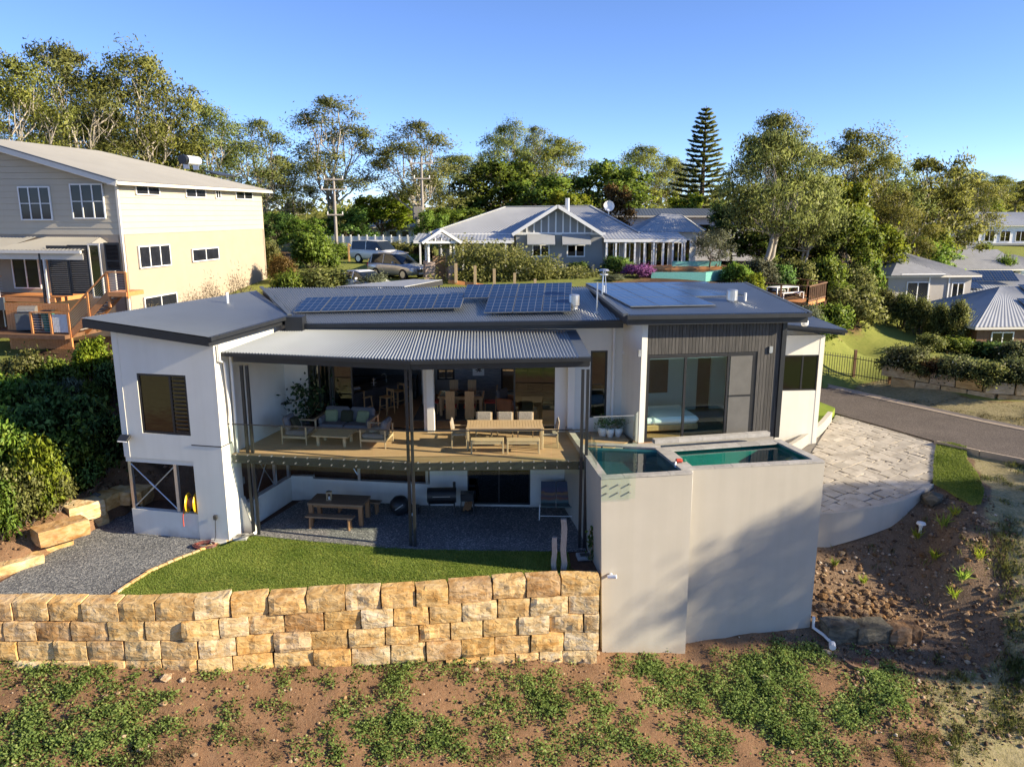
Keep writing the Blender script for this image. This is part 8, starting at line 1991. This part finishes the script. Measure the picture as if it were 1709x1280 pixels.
# ================================================================== foreground: weeds, dry grass, stones
wr = np.random.default_rng(15)
def on_ground(px, py): p = Pg(px, py); return p
def field(name, spots, m, leaf, wleaf, hgt, per, seed, flat=.6, blade=False):
    rng = np.random.default_rng(seed); C, T, AX = [], [], []
    for (x, y, r) in spots:
        n = int(per * r * r / .09); q = rng.normal(size=(n, 2)) * r * .48; X, Y_ = x + q[:, 0], y + q[:, 1]
        d = np.exp(-(q ** 2).sum(1) / (r * r * .5)); z = tps(X, Y_) ; z = z + np.array([mnoise.noise((a * .9, b_ * .9, 0)) * .10 + mnoise.noise((a * 2.6, b_ * 2.6, 4)) * .045 for a, b_ in zip(X, Y_)]) + rng.uniform(.01, 1, n) * hgt * (.35 + d)
        C.append(np.stack([X, Y_, z], 1)); T.append(np.clip(rng.normal(.45, .12) + rng.normal(0, .2, n), 0, 1))
    C = np.concatenate(C); T = np.concatenate(T)
    if blade:
        ax = rng.normal(0, .45, (len(C), 3)); ax[:, 2] = 1; A = leaf_quads(rng, C, leaf, wleaf, axis=ax)
    else: A = leaf_quads(rng, C, leaf, wleaf, 0, flat)
    me = quads_mesh(name, *A, m); set_tone(me, T); soft_normals(me, C - np.array([0, 0, .3]), .6); o = link(name, me); o['kind'] = 'stuff'
spots = []
def blob(px, py, n, sx, sy, r):                # scatter of patches round a photo position
    for k in range(int(n * 2.1)):
        x, y = px + wr.normal() * sx * 1.1, py + wr.normal() * sy * 1.1
        if y < 1100 and x < 1003: y = 1106 + abs(wr.normal()) * 12
        if y > 1330 or y < 1062: continue
        p = Pg(x, y); spots.append((p.x, p.y, r * wr.uniform(.45, 1.6)))
for a in [(1330, 1090, 6, 18, 14, .38), (1230, 1120, 14, 50, 14, .32), (1110, 1115, 8, 40, 10, .26), (1280, 1170, 18, 55, 25, .34), (1480, 1140, 10, 22, 22, .42), (1400, 1190, 12, 60, 22, .28), (1190, 1160, 14, 45, 22, .32), (1060, 1150, 8, 40, 20, .24), (1330, 1240, 12, 60, 25, .28), (1120, 1240, 10, 50, 25, .28), (1010, 1210, 8, 40, 30, .24), (900, 1170, 14, 45, 25, .30), (960, 1250, 10, 60, 20, .28), (840, 1150, 6, 40, 20, .22),
          (640, 1200, 12, 35, 40, .28), (560, 1240, 8, 40, 25, .24), (720, 1250, 12, 45, 25, .28), (660, 1130, 9, 50, 14, .18), (760, 1100, 6, 30, 8, .18), (500, 1140, 8, 40, 16, .18), (420, 1110, 5, 40, 10, .16), (330, 1190, 10, 60, 40, .18), (210, 1180, 10, 30, 16, .26), (190, 1230, 10, 50, 25, .22), (60, 1140, 16, 50, 30, .28), (40, 1240, 22, 60, 30, .30), (150, 1250, 16, 60, 20, .28), (130, 1110, 10, 60, 10, .18), (560, 1100, 5, 60, 8, .15), (430, 1230, 5, 50, 30, .14), (860, 1230, 6, 60, 30, .2), (700, 1180, 40, 380, 60, .10), (1250, 1200, 30, 220, 60, .11)]: blob(*a)
field('weeds', spots, M['weed'], .075, .052, .14, 95, 1)
sp2 = []
def blob2(px, py, n, sx, sy, r):
    for k in range(n):
        x, y = px + wr.normal() * sx, py + wr.normal() * sy
        if y > 1340 or (y < 1102 and x < 1360): continue
        p = Pg(x, y)
        if pip(strip_poly, np.array([p.x]), np.array([p.y]))[0]: continue
        sp2.append((p.x, p.y, r * wr.uniform(.5, 1.3)))
for a in [(120, 1200, 14, 80, 40, .3), (300, 1250, 18, 90, 30, .3), (230, 1270, 8, 40, 15, .35), (700, 1160, 16, 300, 40, .2), (860, 1200, 12, 60, 40, .25), (450, 1180, 10, 80, 40, .2), (820, 1270, 8, 60, 12, .25), (1150, 1110, 6, 80, 10, .15), (60, 930, 6, 30, 20, .2), (1480, 1260, 12, 60, 20, .3)]: blob2(*a)
field('dry_grass', sp2, M['drygrass'], .16, .014, .05, 75, 2, 0, True)
sp2 = []
for a in [(1640, 1220, 26, 45, 40, .36), (1690, 1130, 22, 22, 50, .34), (1690, 1000, 16, 18, 50, .34), (1560, 1250, 14, 45, 22, .32), (1690, 880, 14, 18, 40, .34), (1665, 800, 10, 20, 20, .26), (1610, 1120, 8, 30, 30, .22), (1500, 940, 10, 60, 50, .14), (1600, 900, 10, 40, 40, .18)]: blob2(*a)
field('verge_grass', sp2, M['vergegrass'], .26, .018, .06, 80, 3, 0, True)
sp2 = []
for a in [(1640, 698, 26, 60, 8, .5), (1520, 672, 16, 50, 7, .4), (1420, 648, 10, 30, 5, .35), (1700, 700, 16, 20, 8, .5)]: blob2(*a)
field('verge_dry_grass', sp2, M['drygrass'], .12, .02, .03, 26, 4, 0, True)
# straps of young plants on the right bank
for k, (x, y, s, lb) in enumerate([(1572, 880, 1.0, 'tallest one near the boulder'), (1592, 862, .8, 'small one right of the boulder'), (1530, 900, .8, 'one beside the white garden light'), (1606, 972, 1.0, 'one in the middle of the stones'), (1634, 935, .8, 'one high on the right'), (1590, 1000, .8, 'lower one among the stones'), (1393, 945, .55, 'small one near the pool wall'), (1440, 975, .55, 'small one above the rock pile'), (1560, 935, .7, 'dull one left of the middle')]):
    p = Pg(x, y); t = thing('strap_plant', f'young strappy leaved plant on the right bank, {lb}', 'plant', p, k, 'strappy plants on the right bank'); rng = np.random.default_rng(k); n = 26
    a = rng.uniform(0, 6.28, n); up = rng.uniform(.5, 1.0, n); ax = np.stack([np.cos(a) * .5, np.sin(a) * .5, up], 1) * s; c = ax * .33; me = quads_mesh('leaves', *leaf_quads(rng, c, .6 * s, .045, axis=ax / np.linalg.norm(ax, axis=1, keepdims=True)), M['bright' if k % 3 else 'green']); set_tone(me, rng.uniform(.2, 1, n)); link('leaves', me, t)
# rocks
M['rock'] = stone_mat('brown_rock', (.22, .15, .095), (.12, .08, .05), (.36, .28, .20)); M['bluerock'] = stone_mat('blue_grey_rock', (.13, .14, .15), (.07, .075, .08), (.24, .24, .23)); M['palerock'] = stone_mat('pale_rock', (.50, .40, .28), (.36, .26, .16), (.62, .54, .42))
def rock_mesh(seed, n=2):
    bm_ = bpy.data.meshes.new('rock'); import bmesh
    q = bmesh.new(); bmesh.ops.create_icosphere(q, subdivisions=n, radius=.5)
    for v in q.verts:
        d = mnoise.noise(v.co * 1.7 + Vector((seed * 3.1, seed, 0))) * .36 + mnoise.noise(v.co * 4 + Vector((seed, 0, seed * 2.0))) * .12; v.co *= 1 + d; v.co.z *= .72
    q.to_mesh(bm_); q.free(); return bm_
RM = [rock_mesh(k) for k in range(7)]; RM1 = [rock_mesh(k + 20, 1) for k in range(7)]
def rock_copy(k, m):
    key = (k, m)
    if key not in rock_copy.c: me = (RM1 if m[0] != '_' else RM)[k % 7].copy(); me.materials.append(M[m]); rock_copy.c[key] = me
    return rock_copy.c[key]
rock_copy.c = {}
rk = random.Random(6)
def rock(x, y, s, m, label, group, k=None, sink=.25):
    p = Pg(x, y); o = link('rock', rock_copy(rk.randrange(7), m), None, p + V(0, 0, s * (.36 - sink))); o.scale = (s * rk.uniform(.85, 1.3), s * rk.uniform(.8, 1.1), s * rk.uniform(.75, 1.0)); o.rotation_euler = (rk.uniform(-.3, .3), rk.uniform(-.3, .3), rk.uniform(0, 6.28)); return tag(o, label, 'rock', group)
PILE = 'brown rock in the loose pile of stones right of the pool wall'
for k in range(95):
    x = rk.uniform(1368, 1492); y = 988 + rk.random() ** .8 * 52 + (x - 1430) * .08
    rock(x, y, rk.uniform(.14, .36), 'rock', PILE, 'loose stone pile')
BANK = 'small brown rock scattered over the bare right bank'
for k in range(110):
    x = rk.uniform(1375, 1690); y = rk.uniform(885, 1120)
    if y < 900 + max(0, 1500 - x) * .05 or (y > 1040 and x < 1450): continue
    rock(x, y, rk.uniform(.08, .26), 'rock' if rk.random() < .75 else 'palerock', BANK, 'rocks on the right bank')
for x, y, s, m, lb in [(1555, 838, .95, 'bluerock', 'rounded grey boulder where the white curved wall ends'), (1277, 1133, .3, 'palerock', 'pale round rock left of the rusty pit cover'), (277, 1134, .32, 'palerock', 'largest pale round stone on the soil below the wall'), (305, 1136, .2, 'palerock', 'smaller pale stone beside the round one below the wall'), (274, 1177, .24, 'palerock', 'tan stone in the soil beneath the two pale ones'), (123, 998, .0, 'palerock', ''), (310, 999, .0, 'palerock', '')]:
    if s: rock(x, y, s, m, lb, None)
for k, (x, y) in enumerate(((1380, 1090),)): rock(x, y, .3, 'palerock', 'pale stone beside the end of the white drain pipe', None)
LOOSE = 'small tan stone lying on the bare soil below the retaining wall'
for k in range(120):
    x = rk.uniform(0, 1450); y = rk.uniform(1112, 1285); rock(x, y, rk.uniform(.05, .15), 'palerock' if rk.random() < .6 else 'rock', LOOSE, 'stones on the bare slope', sink=.15)
for k in range(14): rock(880 + k * 9 + rk.uniform(-3, 3), 1098 + rk.uniform(-4, 6), rk.uniform(.15, .3), 'palerock', 'broken sandstone piece at the foot of the retaining wall', 'broken sandstone at the wall foot', sink=.1)
for k, (x, y, w, h, m, lb) in enumerate([(1404, 1070, 1.05, .62, 'bluerock', 'left blue grey boulder in the short row'), (1456, 1072, 1.15, .6, 'bluerock', 'wide blue grey boulder in the middle of the short row'), (1500, 1074, .72, .58, 'rock', 'tan boulder beside the blue grey ones'), (1525, 1070, .42, .5, 'rock', 'small end boulder of the short row')]):
    p = Pg(x, y); o = rough_block(w, .6, h, 700 + k, .08, 4, 2, 3).build('boulder', M[m], None); o.location = p + V(0, .25, h * .38); o.rotation_euler = (0, 0, R(8)); tag(o, lb, 'boulder', 'boulders below the rock pile')
for k, (x, y) in enumerate([(150, 822), (172, 818), (160, 832), (188, 826), (178, 812), (195, 816)]): rock(x, y, .42, 'rock' if k != 2 else 'bluerock', f'stone in the small heap above the sandstone edging, {["top left", "top middle", "blue grey", "lower right", "highest", "rightmost"][k]}', 'small heap of stones')
# timber off-cuts on the left bank, buried pit lid, garden light
for k, (x0, y0, x1, y1) in enumerate([(0, 890, 58, 832), (5, 888, 60, 845), (12, 892, 62, 850), (0, 875, 50, 840)]):
    a, c = Pg(x0, y0), Pg(x1, y1); tag(MB().bar(a + V(0, 0, .1 + .03 * k), c + V(0, 0, .12 + .03 * k), .12, .04).build('timber_offcut', M['grey_wood'], None), f'silvered old plank lying on the left bank, {["lowest", "second", "front", "uppermost"][k]} of four', 'plank', 'old planks on the bank')
p = Pg(1437, 1103); t = thing('pit_cover', 'round rusty pit cover with a concrete rim sunk in the soil', 'cover', p + V(0, 0, .02)); MB().lathe([(.42, -.1), (.50, -.1), (.50, .03), (.42, .03)], n=24).build('rim', mat('pit_rim', (.24, .14, .08), .9, var=.2), t); MB().lathe([(0, .01), (.42, .01)], n=24).build('cover', mat('rusty_cover', (.17, .08, .045), .9, var=.25), t)
p = Pg(1535, 893); t = thing('garden_light', 'short white mushroom shaped garden light on the right bank', 'light', p); MB().lathe([(.05, 0), (.05, .28), (.07, .3), (.07, .4), (0, .4)], n=10).build('post', M['pvc'], t); MB().lathe([(.0, .5), (.14, .47), (.16, .41), (.05, .40)], n=14).build('cap', M['pvc'], t)
t = thing('plastic_lid', 'flat white oval lid lying on the gravel near the retaining wall', 'lid cover', P(123, 998, .01)); MB().lathe([(0, .03), (.16, .03), (.18, .0)], n=16).build('disc', M['pvc'], t)
t = thing('pale_stone', 'single pale stone lying on the lawn near the retaining wall', 'rock', P(310, 999, .03)); o = link('stone', rock_copy(3, 'palerock'), t); o.scale = (.3, .24, .2)

# clods, chips and litter of the bare ground
def clods(name, n, box, smin, smax, m, seed, keep):
    rng = np.random.default_rng(seed); X, Y_ = rng.uniform(box[0], box[1], n), rng.uniform(box[2], box[3], n); k = keep(X, Y_); X, Y_ = X[k], Y_[k]; n = len(X)
    Z = ground_z(X, Y_) + np.array([mnoise.noise((a * .9, b_ * .9, 0)) * .10 + mnoise.noise((a * 2.6, b_ * 2.6, 4)) * .045 for a, b_ in zip(X, Y_)]) * (np.abs(X - 3) < 22) * np.clip((24 - Y_) / 3, 0, 1)
    s_ = smin + (smax - smin) * rng.uniform(0, 1, n) ** 3; base = np.array([(1, 0, 0), (0, 1, 0), (-1, 0, 0), (0, -1, 0), (0, 0, .8), (0, 0, -.8)], float)
    a = rng.uniform(0, 6.28, n); v = base[None] * s_[:, None, None] * rng.uniform(.6, 1.3, (n, 6, 1)); c_, sn = np.cos(a)[:, None], np.sin(a)[:, None]
    vx, vy = v[:, :, 0] * c_ - v[:, :, 1] * sn, v[:, :, 0] * sn + v[:, :, 1] * c_
    co = np.stack([vx + X[:, None], vy + Y_[:, None], v[:, :, 2] + Z[:, None] + s_[:, None] * .25], -1).reshape(-1, 3).astype(np.float32)
    tri = np.array([(0, 1, 4), (1, 2, 4), (2, 3, 4), (3, 0, 4), (1, 0, 5), (2, 1, 5), (3, 2, 5), (0, 3, 5)]); f = (tri[None] + (np.arange(n) * 6)[:, None, None]).reshape(-1, 3)
    me = bpy.data.meshes.new(name); me.vertices.add(len(co)); me.vertices.foreach_set('co', co.ravel()); me.loops.add(f.size); me.loops.foreach_set('vertex_index', f.astype(np.int32).ravel()); me.polygons.add(len(f)); me.polygons.foreach_set('loop_start', np.arange(0, f.size, 3, dtype=np.int32)); me.polygons.foreach_set('loop_total', np.full(len(f), 3, np.int32)); me.materials.append(m); me.update(calc_edges=True)
    set_tone(me, np.clip(rng.normal(.4, .25, n), 0, 1), 6); o = link(name, me); o['kind'] = 'stuff'
def tone_mat(name, stops):
    m, n, l, bs, out = new_mat(name); at = n.new('ShaderNodeAttribute'); at.attribute_name = 'tone'; r = ramp(n, stops); l.new(at.outputs['Fac'], r.inputs[0]); l.new(r.outputs[0], bs.inputs['Base Color']); bs.inputs['Roughness'].default_value = .95; bs.inputs['Specular IOR Level'].default_value = .1; return m
M['clod'] = tone_mat('soil_clod', [(0, (.13, .075, .04)), (.6, (.26, .155, .085)), (.85, (.34, .22, .14)), (1, (.50, .40, .29))])
M['chip'] = tone_mat('bank_chip', [(0, (.07, .045, .03)), (.5, (.22, .14, .085)), (.8, (.40, .30, .21)), (1, (.55, .47, .37))])
on_slope = lambda X, Y_: ~pip(terrace_poly, X, Y_) & (Y_ < np.interp(X, [p.x for p in wall_line] + [2.7, 5.5, 9.8, 30], [p.y - .1 for p in wall_line] + [21.3, 21.9, 22.8, 24]))
clods('soil_clods', 8000, (-16, 13, 15.2, 22.8), .01, .06, M['clod'], 41, on_slope)
arcx, arcy = [p.x for p in DRV_ARC], [p.y for p in DRV_ARC]
on_bank = lambda X, Y_: (Y_ < np.interp(X, [9.7] + arcx[1:] + [17, 22], [25.6] + [y - .3 for y in arcy[1:]] + [26.5, 28])) & ~pip(grow(strip_poly, .1), X, Y_) & (X > 9.9 + (Y_ - 22.9) * -.3 * (Y_ > 22.9)) 
clods('bank_stones', 5000, (9.6, 17, 18.3, 28), .015, .10, M['chip'], 42, on_bank)
left_bank = lambda X, Y_: ~pip(grow(terrace_poly, .25), X, Y_) & ~pip([(p[0], p[1]) for p in gravel_poly], X, Y_)
clods('left_bank_clods', 3500, (-21, -13, 21, 29), .02, .09, M['clod'], 43, left_bank)
